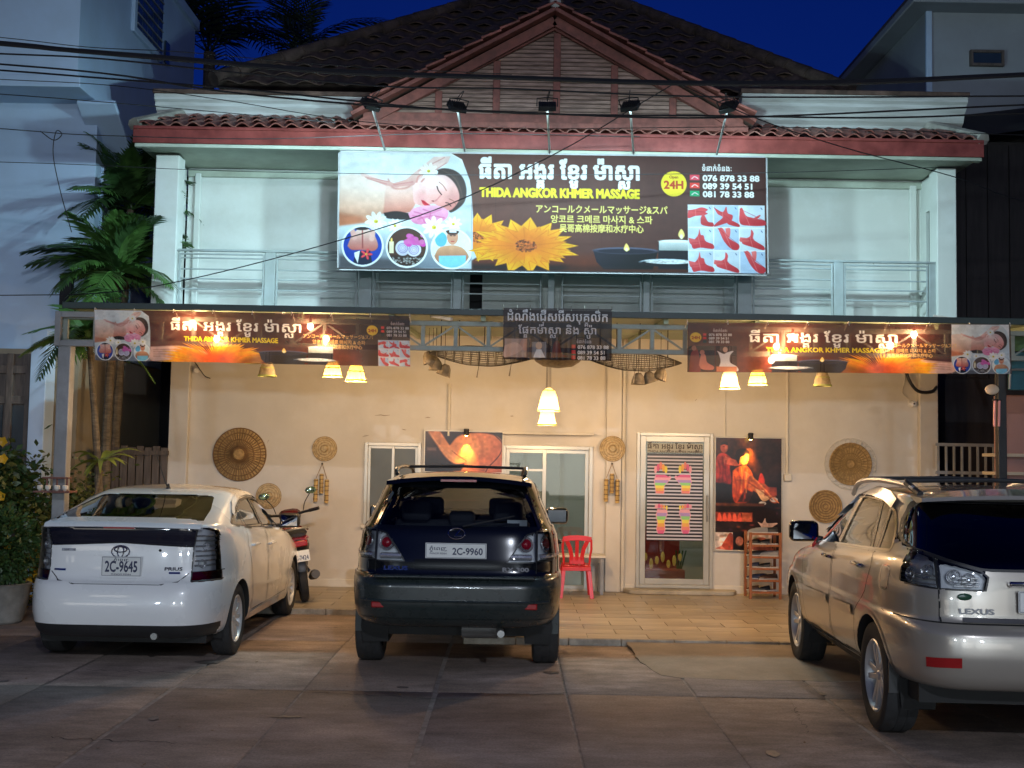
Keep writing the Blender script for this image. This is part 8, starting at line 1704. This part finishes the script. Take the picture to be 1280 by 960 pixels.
# ------------------------------------------------------------------ scooter leaning beside the white car
sc = thing('motor_scooter', 'dark red and black scooter leaning by the wall behind the white car', 'scooter', (P(384, 744, 13.55).x, 13.55, ZP)); sc.rotation_euler = (0, radians(-9), radians(14))
m_sred = mat('scooter_wine_red', (0.10, 0.008, 0.014), .22, var=.08, coat=.6); m_sred2 = mat('scooter_red_stripe', (0.22, 0.012, 0.03), .22, var=.08, coat=.6); m_sblk = mat('scooter_satin_black', (0.02, 0.02, 0.024), .4, var=.2); m_seat = mat('scooter_seat_vinyl', (.018, .018, .02), .6, bump=.15)
L_ = lambda b, n, m_, p=sc, **k: b.build(n, m_, p, world=False, **k)
for y in (.28, 1.52):
    M = Matrix.Translation((0, y, .27)) @ Matrix.Rotation(pi/2, 4, 'Y'); r = .27
    t_ = L_(MB().lathe([(.19, -.04), (.235, -.05), (.262, -.035), (.27, 0), (.262, .035), (.235, .05), (.19, .04)], 36, M), 'wheel', m_tyre); L_(MB().lathe([(.19, -.035), (.17, -.02), (.165, 0), (.17, .02), (.19, .035)], 30, M), 'rim', m_alloy, t_)
    for i in range(5): a = 2*pi*i/5; L_(MB().bar((0, y+cos(a)*.03, .27+sin(a)*.03), (0, y+cos(a)*.17, .27+sin(a)*.17), .03, .02), 'spoke', m_alloy, t_)
def loft(secs, n=14):
    b = MB(); vs = []
    for (x, y, z, w, h) in secs:
        for j in range(n):
            a = 2*pi*j/n; c_, s_ = cos(a), sin(a); vs.append((x+w*abs(c_)**.7*(1 if c_ > 0 else -1), y, z+h*abs(s_)**.8*(1 if s_ > 0 else -1)))
    k = len(secs); b.add(vs, [(i*n+j, i*n+(j+1) % n, (i+1)*n+(j+1) % n, (i+1)*n+j) for i in range(k-1) for j in range(n)]+[tuple(range(n))[::-1], tuple(range((k-1)*n, k*n))]); return b
L_(loft([(0, .04, .72, .03, .03), (0, .10, .70, .10, .07), (0, .30, .66, .135, .11), (0, .60, .60, .14, .15), (0, .85, .52, .12, .16), (0, .95, .45, .10, .10)]), 'tail_fairing', m_sblk, smooth=60)
L_(loft([(0, .06, .745, .085, .02), (0, .15, .755, .13, .035), (0, .35, .745, .145, .045), (0, .6, .715, .15, .035)]), 'red_side_panel', m_sred2, smooth=60)
L_(loft([(0, .10, .80, .09, .02), (0, .25, .815, .125, .04), (0, .55, .80, .135, .045), (0, .80, .77, .11, .045), (0, .95, .73, .07, .02)]), 'seat', m_seat, smooth=60)
L_(MB().box((0, .045, .705), (.20, .03, .07)), 'tail_lamp', m_redin, bevel=.012); L_(loft([(0, .0, .40, .05, .02), (0, .06, .50, .085, .05), (0, .14, .60, .09, .06)]), 'rear_mudguard', m_sblk, smooth=60)
pl = L_(MB().box((0, .0, .565), (.21, .008, .13), rot=Matrix.Rotation(-.25, 3, 'X')), 'number_plate', m_plate, bevel=.002)
text_mesh('plate_number', '1C-7424', 0, -.045, .075, 0, m_ink, pl, width=.18, bold=.02, M=Matrix.Translation((0, -.0065, .565)) @ Matrix.Rotation(-.25, 4, 'X'))
L_(MB().tube([(.15, .05, .33), (.15, .30, .30), (.13, .62, .24)], .06, 14, rf=[.05, .06, .035]), 'exhaust_silencer', m_disc); L_(loft([(.0, .30, .30, .07, .05), (-.02, .6, .28, .10, .10), (0, .85, .32, .11, .10)]), 'engine', m_disc, smooth=60)
L_(loft([(0, .85, .30, .14, .04), (0, 1.15, .27, .16, .03), (0, 1.25, .32, .13, .04)]), 'footboard', m_sblk, smooth=60); L_(loft([(0, 1.20, .50, .16, .16), (0, 1.28, .62, .18, .24), (0, 1.38, .66, .14, .20), (0, 1.44, .66, .05, .1)]), 'front_shield', m_sred, smooth=60)
L_(loft([(0, 1.16, .96, .10, .05), (0, 1.22, .98, .14, .08), (0, 1.34, .94, .11, .08)]), 'handlebar_cowl', m_sred, smooth=60); L_(MB().tube(curve([(-.34, 1.08, 1.02), (-.18, 1.16, 1.0), (0, 1.2, .98), (.18, 1.16, 1.0), (.34, 1.08, 1.02)], 4), .017, 8), 'handlebar', m_sblk)
for s_ in (1, -1):
    L_(MB().tube([(s_*.24, 1.11, 1.01), (s_*.36, 1.06, 1.025)], .022, 8), 'grip', m_sblk); L_(MB().tube(curve([(s_*.17, 1.17, 1.02), (s_*.20, 1.16, 1.12), (s_*.27, 1.13, 1.22)], 4), .006, 6), 'mirror_stalk', m_sblk)
    L_(MB().ell((s_*.29, 1.12, 1.26), (.07, .018, .045)), 'mirror', mat('green_tint_mirror', (.35, .55, .45), .1, metal=.9)); L_(MB().tube([(s_*.06, 1.5, .27), (s_*.05, 1.38, .6)], .02, 8), 'fork_leg', m_steel)
L_(MB().tube([(-.02, .55, .22), (-.20, .58, .0)], .012, 6), 'side_stand', m_steel); L_(MB().tube(curve([(-.14, .3, .84), (-.12, .12, .87), (0, .06, .88), (.12, .12, .87), (.14, .3, .84)], 4), .012, 8), 'grab_rail', m_steel)
